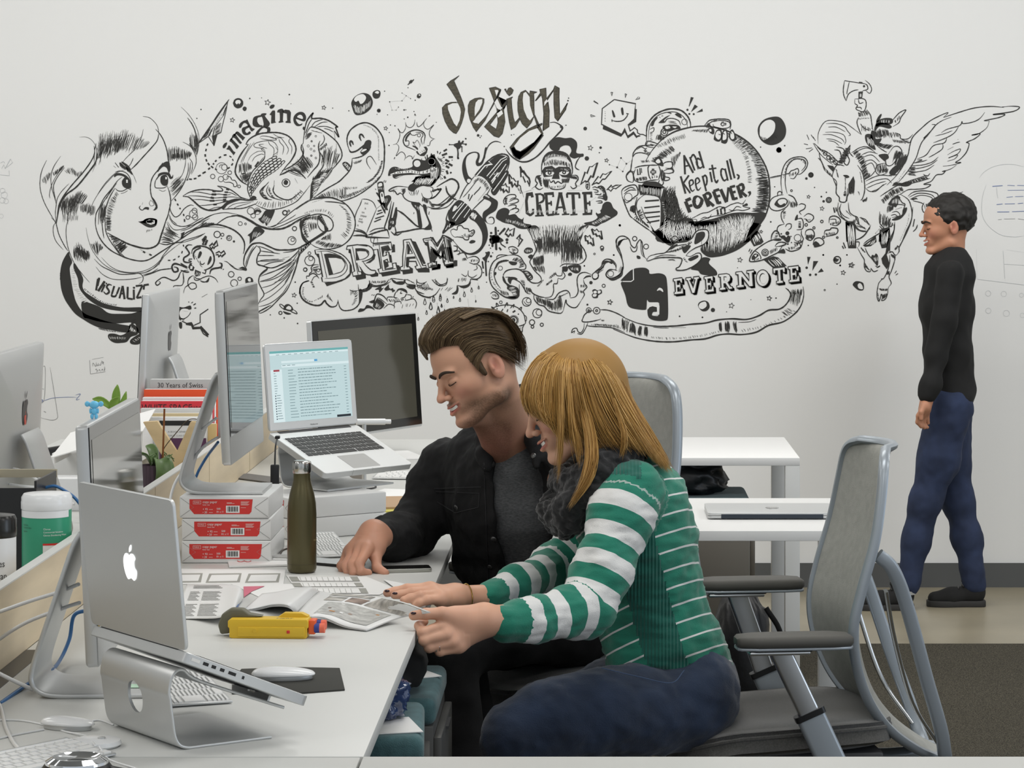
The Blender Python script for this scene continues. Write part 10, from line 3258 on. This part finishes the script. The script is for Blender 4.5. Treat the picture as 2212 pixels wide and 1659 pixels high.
for dx in(-2,2):ring_at('ring',at(944+dx,1397,5.527),(1,.2+.1*dx,.2),.0112,.0009,m_chrome,wo,WO)
m_knit=mat('charcoal_knit',(.017,.017,.018),.98,noise=(70,.5),bump=(90,1.0),sheen=.3)
rolls=[[(1385,985,6.08,34),(1345,985,5.92,38),(1295,1010,5.885,36),(1240,1050,5.93,34),(1220,1040,6.05,34),(1260,1000,6.16,34),(1340,975,6.18,34),(1385,985,6.08,34)],
[(1345,1010,5.90,30),(1280,1050,5.88,34),(1235,1090,5.90,34),(1205,1110,5.98,32),(1215,1085,6.08,30)],[(1262,1080,5.90,30),(1225,1125,5.91,32),(1195,1110,5.97,27),(1182,1085,6.02,22)],[(1240,1105,5.92,26),(1222,1142,5.93,22),(1205,1130,5.97,22)]]
sp_=[]
for r_ in rolls:sp_+=chain(px(r_),.012)
v,f=sdf_mesh(sp_,.0045);v=wrinkle(v,f,.009,36,4);v=wrinkle(v,f,.004,95,6);np_obj('scarf',v,f,[m_knit],wo,O=WO)
HB=[mat('blonde_%d'%i,c,.42,spec=.45)for i,c in enumerate(((.40,.215,.050),(.50,.285,.080),(.31,.155,.034),(.60,.37,.13)))]
g=lambda l:[at(a,b,y)for a,b,y in l]
GW=[g([(1222,754,5.99),(1166,772,5.965),(1134,818,5.94),(1128,862,5.93),(1146,900,5.925)]),g([(1228,748,5.975),(1180,780,5.92),(1158,845,5.89),(1172,898,5.885),(1212,928,5.885)]),
g([(1232,751,5.975),(1205,795,5.905),(1202,870,5.89),(1207,925,5.885),(1222,965,5.885)]),g([(1238,750,5.975),(1236,800,5.895),(1246,880,5.88),(1262,935,5.88),(1290,968,5.88)]),
g([(1246,750,5.975),(1268,806,5.895),(1296,880,5.88),(1326,935,5.875),(1352,972,5.87)]),g([(1256,751,5.98),(1298,800,5.90),(1332,870,5.89),(1372,936,5.885),(1404,984,5.88)]),
g([(1266,752,5.98),(1314,800,5.925),(1350,872,5.915),(1398,954,5.91),(1436,1010,5.91)]),g([(1274,752,6.01),(1330,800,5.99),(1370,876,5.98),(1416,956,5.98),(1450,1022,5.98)])]
def sheet_from(name,G,off,m,parent,O,n=5):
 S=[spline3(c,n)for c in G];k=len(S[0]);R=[spline3([S[i][j]for i in range(len(S))],4)for j in range(k)];w_=len(R[0]);vs=[p+Vector((0,off,0))-O for r in R for p in r]
 return mesh_obj(name,vs,[(j*w_+i,j*w_+i+1,(j+1)*w_+i+1,(j+1)*w_+i)for j in range(k-1)for i in range(w_-1)],m,parent,True)
cap_p=[E(tuple(cW_+MhW@Vector((-.018,0,.038))),(.106,.087,.094),.02,R=np.array(MhW)),C(at(1280,850,6.02),at(1308,905,6.02),.074,.066,.04),C(at(1308,905,6.02),at(1368,955,6.03),.060,.038,.04,(0,1,0),1.3),C(at(1368,955,6.03),at(1425,1004,6.03),.036,.014,.04,(0,1,0),1.8),
E(tuple(cW_+MhW@Vector((.082,0,-.050))),(.062,.10,.082),.03,R=np.array(MhW),sub=1)]
v,f=sdf_mesh(cap_p,.005);hr=np_obj('hair',v,f,[mat('blonde_under',(.34,.185,.050),.6)],wo,O=WO)
strands('near_strands',GW,2300,.0014,HB,hr,WO,3,.0035,.010,(.86,1.0),10,.003);strands('back_strands',[GW[5],GW[6],GW[7]],900,.0015,HB,hr,WO,4,.003,.010,(.9,1.0),10,.003)
far=[[Vector((p.x,6.04+(6.04-p.y)*.95,p.z))for p in c]for c in GW[:]];strands('far_strands',far,400,.0016,HB,hr,WO,5,.004,.004,(.8,1),8)
for i,(L_,n_,r_)in enumerate((([g([(1205,800,5.89),(1206,880,5.872),(1208,960,5.868),(1203,1042,5.87)]),g([(1216,800,5.89),(1216,880,5.872),(1215,960,5.868),(1206,1042,5.87)])],60,.001),
([g([(1232,820,5.885),(1240,900,5.868),(1256,970,5.862),(1252,1015,5.86)]),g([(1226,820,5.885),(1230,900,5.868),(1240,970,5.862),(1250,1010,5.86)])],40,.001),
([g([(1248,860,5.885),(1266,960,5.86),(1258,1035,5.84),(1226,1102,5.835)]),g([(1268,860,5.885),(1290,960,5.86),(1280,1030,5.84),(1232,1096,5.835)])],190,.0011),
([g([(1320,860,5.882),(1340,920,5.868),(1345,960,5.862),(1340,992,5.862)]),g([(1328,860,5.882),(1350,920,5.868),(1352,960,5.862),(1342,990,5.862)])],50,.001))):
 strands('lock',L_,n_,r_,HB,hr,WO,11+i,.0022,.004,(.8,1),10,.003)
ma=thing('person','smiling man in black jacket and grey t-shirt, pointing at papers on the desk','person',(-.18,6.7,0));MO=ma.location
m_jack=mat('black_denim_jacket',(.0062,.0062,.007),.85,bump=(420,.35));m_tee=mat('heather_grey_jersey',(.092,.095,.100),.95,noise=(140,.35,(1,1,3)),bump=(500,.3))
lat=(.73,-.68,0)
tS=px([(1195,1345,6.86,108),(1165,1280,6.80,110),(1130,1190,6.72,112),(1112,1090,6.66,114),(1105,1020,6.63,92),(1103,985,6.60,62)])
v,f=sdf_mesh(chain(tS,.05,lat,1.32)+[E(tuple(at(1092,940,6.54)),(.058,.058,.034),.012,sub=1)],.006);v=wrinkle(v,f,.006,12,1,(1,1,.5));np_obj('tshirt',v,f,[m_tee],ma,O=MO)
rA=px([(968,1012,6.80,66),(935,1062,6.79,62),(905,1125,6.75,57),(885,1158,6.70,55),(850,1165,6.58,50),(815,1160,6.46,40)])
lA=px([(1222,1040,6.50,64),(1265,1170,6.50,54),(1255,1260,6.48,50),(1180,1330,6.42,42)])
jk=[C(p[:3],q[:3],p[3]+.020,q[3]+.020,.05,V_(lat),1.34)for p,q in zip(tS[:5],tS[1:5])]
jk+=[C(GI(rA[0]),GI(px([(1060,985,6.68,0)])[0]),.066,.058,.05),C(GI(lA[0]),GI(px([(1150,995,6.56,0)])[0]),.064,.055,.05)]+chain(rA,.035)+chain(lA,.035)
def fr_(a,b,y,r):return(*at(a,b,y),r)
jk+=[('c',V_(p[:3]),V_(q[:3]),p[3],q[3],.006,V_((0,1,0)),3.4,-1)for p,q in(((fr_(1102,940,6.40,.066)),(fr_(1120,1040,6.42,.068))),(fr_(1120,1040,6.42,.068),fr_(1135,1330,6.50,.066)))]
jk+=chain(px([(1062,868,6.70,13),(1095,850,6.73,14),(1128,850,6.66,14),(1148,890,6.56,14),(1152,950,6.50,13),(1160,1010,6.47,9)]),.018)+chain(px([(1062,868,6.70,13),(1042,905,6.64,15),(1034,950,6.58,14),(1044,985,6.53,11),(1052,1010,6.50,8)]),.018)
jk+=chain(px([(1128,850,6.66,30),(1150,940,6.62,36),(1190,1000,6.56,40)]),.03)+chain(px([(1062,880,6.72,26),(1030,960,6.72,34),(985,1000,6.76,40)]),.03)
v,f=sdf_mesh(jk,.006);v=wrinkle(v,f,.011,9,8);v=wrinkle(v,f,.005,26,2);jo=np_obj('jacket',v,f,[m_jack],ma,O=MO)
from mathutils.bvhtree import BVHTree
jt=BVHTree.FromPolygons([tuple(p)for p in v],[tuple(map(int,q))for q in f])
def on_jacket(a,b):
 o_=Vector((0,0,EYE));d=(at(a,b,5)-o_).normalized();h=jt.ray_cast(o_,d);return h[0],h[1]
for a,b in((1065,1003),(1069,1088),(985,1097),(1152,984),(1066,1165),(1058,1225)):
 P0,N0=on_jacket(a,b)
 if P0:bm=bmesh.new();bmesh.ops.create_uvsphere(bm,u_segments=14,v_segments=8,radius=1,matrix=Matrix.Translation(P0-MO)@N0.to_track_quat('Z','Y').to_matrix().to_4x4()@Matrix.Diagonal((.0072,.0072,.0025,1)));bm_obj('button',bm,mat('dull_metal_button',(.16,.16,.16),.3,metal=.8),jo,smooth=1)
def stitch(pix,name='seam'):
 P=[on_jacket(a,b)for a,b in pix];P=[p+n*.0008-MO for p,n in P if p]
 if len(P)>2:bm=bmesh.new();tube_bm(bm,P,.0013,5);bm_obj(name,bm,mat('jacket_seam',(.022,.022,.024),.7),jo,smooth=2)
L2=lambda a,b,n=12:[(a[0]+(b[0]-a[0])*i/n,a[1]+(b[1]-a[1])*i/n)for i in range(n+1)]
stitch(L2((942,1062),(1036,1066))+L2((1036,1066),(1034,1096),5)+L2((1034,1096),(985,1108),6)+L2((985,1108),(944,1084),6),'pocket_flap');stitch(L2((1046,1000),(1056,1290),24));stitch(L2((938,1056),(1040,1052)))
m_tr=mat('black_trousers',(.0065,.0065,.0075),.9,bump=(300,.3))
l1=px([(1175,1365,6.88,86),(1080,1372,6.76,78),(990,1392,6.62,62)]);l2=px([(1228,1358,6.72,86),(1090,1366,6.58,76),(968,1410,6.44,64)])
s1=[l1[-1],(l1[-1][0]+.035,l1[-1][1]+.02,.28,.058),(l1[-1][0]+.10,l1[-1][1]+.03,.11,.05)];s2=[l2[-1],(l2[-1][0]+.03,l2[-1][1],.28,.058),(l2[-1][0]+.09,l2[-1][1],.11,.05)]
v,f=sdf_mesh([C(GI(px([(1185,1345,6.90,0)])[0]),GI(px([(1245,1340,6.76,0)])[0]),.100,.100,.05)]+chain(l1,.04)+chain(l2,.04)+chain(s1,.03)+chain(s2,.03),.009);v=wrinkle(v,f,.007,12,5);np_obj('trousers',v,f,[m_tr],ma,O=MO)
for q in(s1,s2):
 e=q[-1];vv,ff=sdf_mesh([C((e[0],e[1],.10),(e[0]-.02,e[1],.05),.045,.045,.03),C((e[0]-.01,e[1],.045),(e[0]-.14,e[1]-.08,.036),.042,.034,.03)],.007);vv[:,2]=np.maximum(vv[:,2],.004);np_obj('shoe',vv,ff,[m_black],ma,O=MO)
skinM=(.60,.335,.225);MhM=head_frame(33,20,10);cM=at(1029,796,6.40);inv=MhM.transposed();nb_=inv@(at(1105,975,6.60)-cM)
hv,hf=sdf_mesh(head_prims(True)+[C((-.028,0,-.045),tuple(nb_),.054,.062,.03),C((.05,0,-.10),tuple(nb_+Vector((.02,0,.0))),.018,.035,.03)],.0026);tint=head_tint(hv,skinM,True);hv=to_world(hv,MhM,cM)
red=np.exp(-(((hv[:,2]-at(1095,950,6.55).z)/.05)**2))[:,None]*.35;tint=tint*(1-red)+np.array((.50,.19,.14))*red
hM=hand([[(815,1180,6.42,17),(812,1203,6.395,13),(814,1226,6.37,11),(832,1238,6.355,9.5)],
[(794,1186,6.385,13),(776,1218,6.35,10.5),(780,1236,6.335,9.5),(796,1237,6.345,8.5)],[(780,1185,6.40,13),(760,1220,6.36,10.5),(764,1238,6.345,9.5),(774,1240,6.35,8.5)],
[(766,1188,6.42,12.5),(746,1222,6.385,10),(752,1238,6.37,9),(762,1240,6.365,8)],[(754,1193,6.44,11.5),(736,1222,6.41,9),(740,1234,6.40,8),(748,1238,6.39,7.5)]],
[((822,1160,6.46,29),(808,1152,6.45,28),.02),((808,1152,6.45,27),(790,1184,6.40,17),.02),((803,1155,6.45,25),(768,1186,6.42,15),.02),((800,1158,6.45,21),(758,1190,6.43,13),.02),((812,1160,6.45,22),(814,1185,6.42,16),.02)])
core=sdf_mesh(chain([(a,b,c,r*.8)for a,b,c,r in tS],.04,lat,1.2)+chain([(a,b,c,r*.7)for a,b,c,r in rA],.02)+chain([(a,b,c,r*.7)for a,b,c,r in lA+[(*at(1120,1352,6.36),.03)]],.02)+chain([(a,b,c,r*.8)for a,b,c,r in l1+s1[1:]],.03)+chain([(a,b,c,r*.8)for a,b,c,r in l2+s2[1:]],.03),.012)
bv,bf=cat([(hv,hf),hM,core]);col=np.tile(np.array(skinM),(len(bv),1));col[:len(hv)]=tint;n0=len(hv);nh=len(hM[0]);ns=np.array([mathutils.noise.noise(Vector(p*34))for p in bv[n0:n0+nh]]);col[n0:n0+nh]*=(1+.14*ns[:,None])*np.array([.94,.86,.86])
body=np_obj('body',bv,bf,[m_skin],ma,col=col,O=MO);face_bits(body,MhM,cM,MO,True)
BR=[mat('brown_hair_%d'%i,c,.5,spec=.35)for i,c in enumerate(((.10,.064,.031),(.14,.093,.048),(.062,.038,.018),(.19,.132,.072)))]
v,f=sdf_mesh([E(tuple(cM+MhM@Vector((-.018,0,.046))),(.097,.080,.091),.02,R=np.array(MhM)),E(tuple(cM+MhM@Vector((.106,0,.020))),(.052,.12,.066),.012,R=np.array(MhM),sub=1),E(tuple(cM+MhM@Vector((.075,.085,.015))),(.050,.05,.055),.008,R=np.array(MhM),sub=1),
E(tuple(cM+MhM@Vector((.045,0,-.095))),(.115,.12,.095),.01,R=np.array(MhM),sub=1),E(tuple(cM+MhM@Vector((-.03,0,-.14))),(.13,.12,.075),.01,R=np.array(MhM),sub=1),E(tuple(cM+MhM@Vector((-.008,.10,-.008))),(.026,.035,.042),.006,R=np.array(MhM),sub=1),C(tuple(cM+MhM@Vector((.028,.068,.015))),tuple(cM+MhM@Vector((.022,.074,-.012))),.010,.006,.008)],.004)
hm=np_obj('hair',v,f,[BR[2]],ma,O=MO);hl=lambda l:[cM+MhM@Vector(p)for p in l]
GM=[hl([(.078,-.060,.060),(.080,-.058,.094),(.045,-.056,.120),(-.01,-.062,.124),(-.08,-.055,.085)]),hl([(.092,-.025,.076),(.098,-.020,.108),(.060,-.015,.138),(-.005,-.01,.144),(-.088,-.01,.105)]),hl([(.094,.010,.078),(.092,.020,.108),(.052,.030,.134),(-.01,.030,.138),(-.090,.03,.10)]),
hl([(.078,.038,.082),(.068,.054,.102),(.03,.066,.110),(-.03,.068,.108),(-.096,.05,.065)]),hl([(.052,.064,.072),(.04,.078,.085),(.0,.086,.080),(-.05,.074,.055),(-.105,.04,.02)]),hl([(.048,.070,.040),(.03,.082,.050),(.0,.088,.048),(-.045,.078,.025),(-.10,.048,-.02)]),hl([(.034,.074,.0),(.025,.082,.022),(.0,.086,.036),(-.04,.080,.005),(-.088,.052,-.05)])]
strands('swept_strands',GM,1700,.0013,BR,hm,MO,7,.0028,.004,(.75,1),8,.002)
GB=[hl([(.02,y,.138-.5*abs(y)**1.3),(-.04,y,.130-.4*abs(y)**1.3),(-.088,y*.9,.085),(-.107,y*.85,.02),(-.092,y*.8,-.035)])for y in(-.07,-.03,.01,.05,.075)]
strands('back_strands',GB,1200,.0013,BR,hm,MO,9,.003,.003,(.7,1),8,.002)
wk=thing('person','person in a dark jacket, red shirt and blue jeans walking left along the wall','person',tuple(at(2045,1300,10.75)*1));wk.location.z=0;KO=wk.location
Yw=10.75;q_=lambda l:[(*at(a,b,Yw+y),r/1000)for a,b,y,r in l];xw=(0,1,0)
tw=q_([(2052,850,0,100),(2048,760,0,88),(2044,660,0,100),(2052,585,0,88),(2058,560,0,60)])
wa=q_([(2052,590,-.16,52),(2040,690,-.18,46),(2022,770,-.18,42),(2010,830,-.20,36),(2004,852,-.20,32)]);wb=q_([(2055,590,.17,50),(2062,700,.19,44),(2060,790,.18,38),(2050,840,.16,34)])
v,f=sdf_mesh(chain(tw,.04,xw,1.45)+chain(wa,.03)+chain(wb,.03),.009);v=wrinkle(v,f,.008,9,3);np_obj('jacket',v,f,[mat('dark_cotton_jacket',(.012,.012,.012),.9)],wk,O=KO)
v,f=sdf_mesh([C(GI(q_([(2052,842,0,0)])[0]),GI(q_([(2052,866,0,0)])[0]),.122,.128,.02,xw,1.4),('c',V_(GI(q_([(2052,905,0,0)])[0])),V_(GI(q_([(2052,960,0,0)])[0])),.30,.30,.01,None,1,-1)],.008);np_obj('shirt',v,f,[mat('brick_red_shirt',(.28,.055,.035),.85)],wk,O=KO)
wl=q_([(2050,880,.07,92),(2052,990,.06,78),(2070,1080,.05,58),(2088,1160,.04,54),(2105,1262,.03,46)]);wr=q_([(2050,880,-.07,92),(2028,990,-.07,78),(2000,1085,-.07,58),(1980,1160,-.06,52),(1962,1262,-.06,44)])
m_wj=mat('blue_jeans',(.022,.034,.078),.85,noise=(12,.3));v,f=sdf_mesh(chain(wl,.04)+chain(wr,.04),.009);v=wrinkle(v,f,.006,14,3);np_obj('jeans',v,f,[m_wj],wk,O=KO)
def sneaker(x,y,rz,tilt=0):
 t=bpy.data.objects.new('sneaker',None);COL.objects.link(t);t.parent=wk;t.location=Vector((x,y,0))-KO;t.rotation_euler=(0,tilt,rz)
 v,f=sdf_mesh([C((.0,0,.065),(.0,0,.085),.038,.034,.02,xw,.85),C((.0,0,.045),(-.09,0,.038),.036,.030,.03),C((-.09,0,.036),(-.155,0,.030),.032,.026,.03,xw,1.25),C((-.03,0,.085),(-.045,0,.10),.014,.008,.01)],.005);v[:,2]=np.maximum(v[:,2],.012)
 np_obj('upper',v,f,[mat('black_canvas',(.012,.012,.012),.9)],t)
 bm=bmesh.new();prism_bm(bm,catmull([(.042,0),(.03,.034),(-.05,.036),(-.13,.044),(-.178,.026),(-.186,0),(-.178,-.026),(-.13,-.044),(-.05,-.036),(.03,-.034)],True,4),.0,.024,lambda a,b,k:Vector((a,b,k)));bm_obj('sole',bm,mat('dark_rubber',(.03,.029,.028),.7),t,bevel=.003)
 bm=bmesh.new()
 for i in range(4):tube_bm(bm,[(-.045-.018*i,-.022,.078-.009*i),(-.048-.018*i,0,.086-.009*i),(-.045-.018*i,.022,.078-.009*i)],.003,6)
 bm_obj('laces',bm,m_black,t,smooth=2);return t
sneaker(wl[-1][0]-.0,wl[-1][1],.0);sneaker(wr[-1][0]-.02,wr[-1][1],0)
for q in(wl,wr):lathe('sock',[(.036,.06),(.036,.13)],Vector((q[-1][0]-.005,q[-1][1],0))-KO,mat('grey_sock',(.35,.35,.34),.9),wk,16)
MhK=head_frame(6,4,0);cK=at(2046,488,Yw);inv=MhK.transposed();nb_=inv@(at(2056,575,Yw)-cK);skinK=(.50,.24,.145)
hv,hf=sdf_mesh(head_prims(True)+[C((-.025,0,-.05),tuple(nb_),.048,.055,.03)],.004);tint=head_tint(hv,skinK,False);hv=to_world(hv*.92,MhK,cK)
hk=sdf_mesh(sum([chain(q_(l),.006)for l in([(2003,860,-.20,26),(1997,885,-.20,24)],[(1999,880,-.22,20),(1984,898,-.22,9),(1982,912,-.215,8),(1990,922,-.21,7)],[(1998,884,-.215,20),(1988,906,-.21,9),(1990,918,-.205,8),(1997,924,-.2,7)],[(1999,885,-.2,20),(1995,908,-.195,9),(1998,920,-.19,8),(2003,923,-.19,7)],[(2000,884,-.185,18),(2003,905,-.18,8),(2005,914,-.178,7)],[(1998,875,-.225,16),(1990,890,-.24,9),(1990,905,-.24,8)])],[]),.0035)
hk2=sdf_mesh(chain(q_([(2050,842,.16,26),(2044,880,.16,24),(2038,905,.16,16),(2040,920,.16,10)]),.01),.005)
core=sdf_mesh(chain([(a,b,c,r*.8)for a,b,c,r in tw],.03,xw,1.3)+chain([(a,b,c,r*.7)for a,b,c,r in wa],.02)+chain([(a,b,c,r*.7)for a,b,c,r in wb],.02)+chain([(a,b,c,r*.75)for a,b,c,r in wl],.02)+chain([(a,b,c,r*.75)for a,b,c,r in wr],.02),.014)
bv,bf=cat([(hv,hf),hk,hk2,core]);col=np.tile(np.array(skinK),(len(bv),1));col[:len(hv)]=tint;body=np_obj('body',bv,bf,[m_skin],wk,col=col,O=KO);face_bits(body,Matrix([[c*.92 for c in r]for r in MhK]),cK,KO,True)
hw=lambda p:tuple(cK+MhK@Vector(p)*.92)
v,f=sdf_mesh([E(hw((-.022,0,.046)),(.100,.080,.088),.02,R=np.array(MhK)),E(hw((.112,0,.0)),(.052,.12,.080),.012,R=np.array(MhK),sub=1),E(hw((.02,0,-.085)),(.12,.12,.070),.01,R=np.array(MhK),sub=1)],.006)
v=wrinkle(v,f,.006,40,2);np_obj('hair',v,f,[mat('black_hair',(.012,.010,.008),.6)],wk,O=KO)
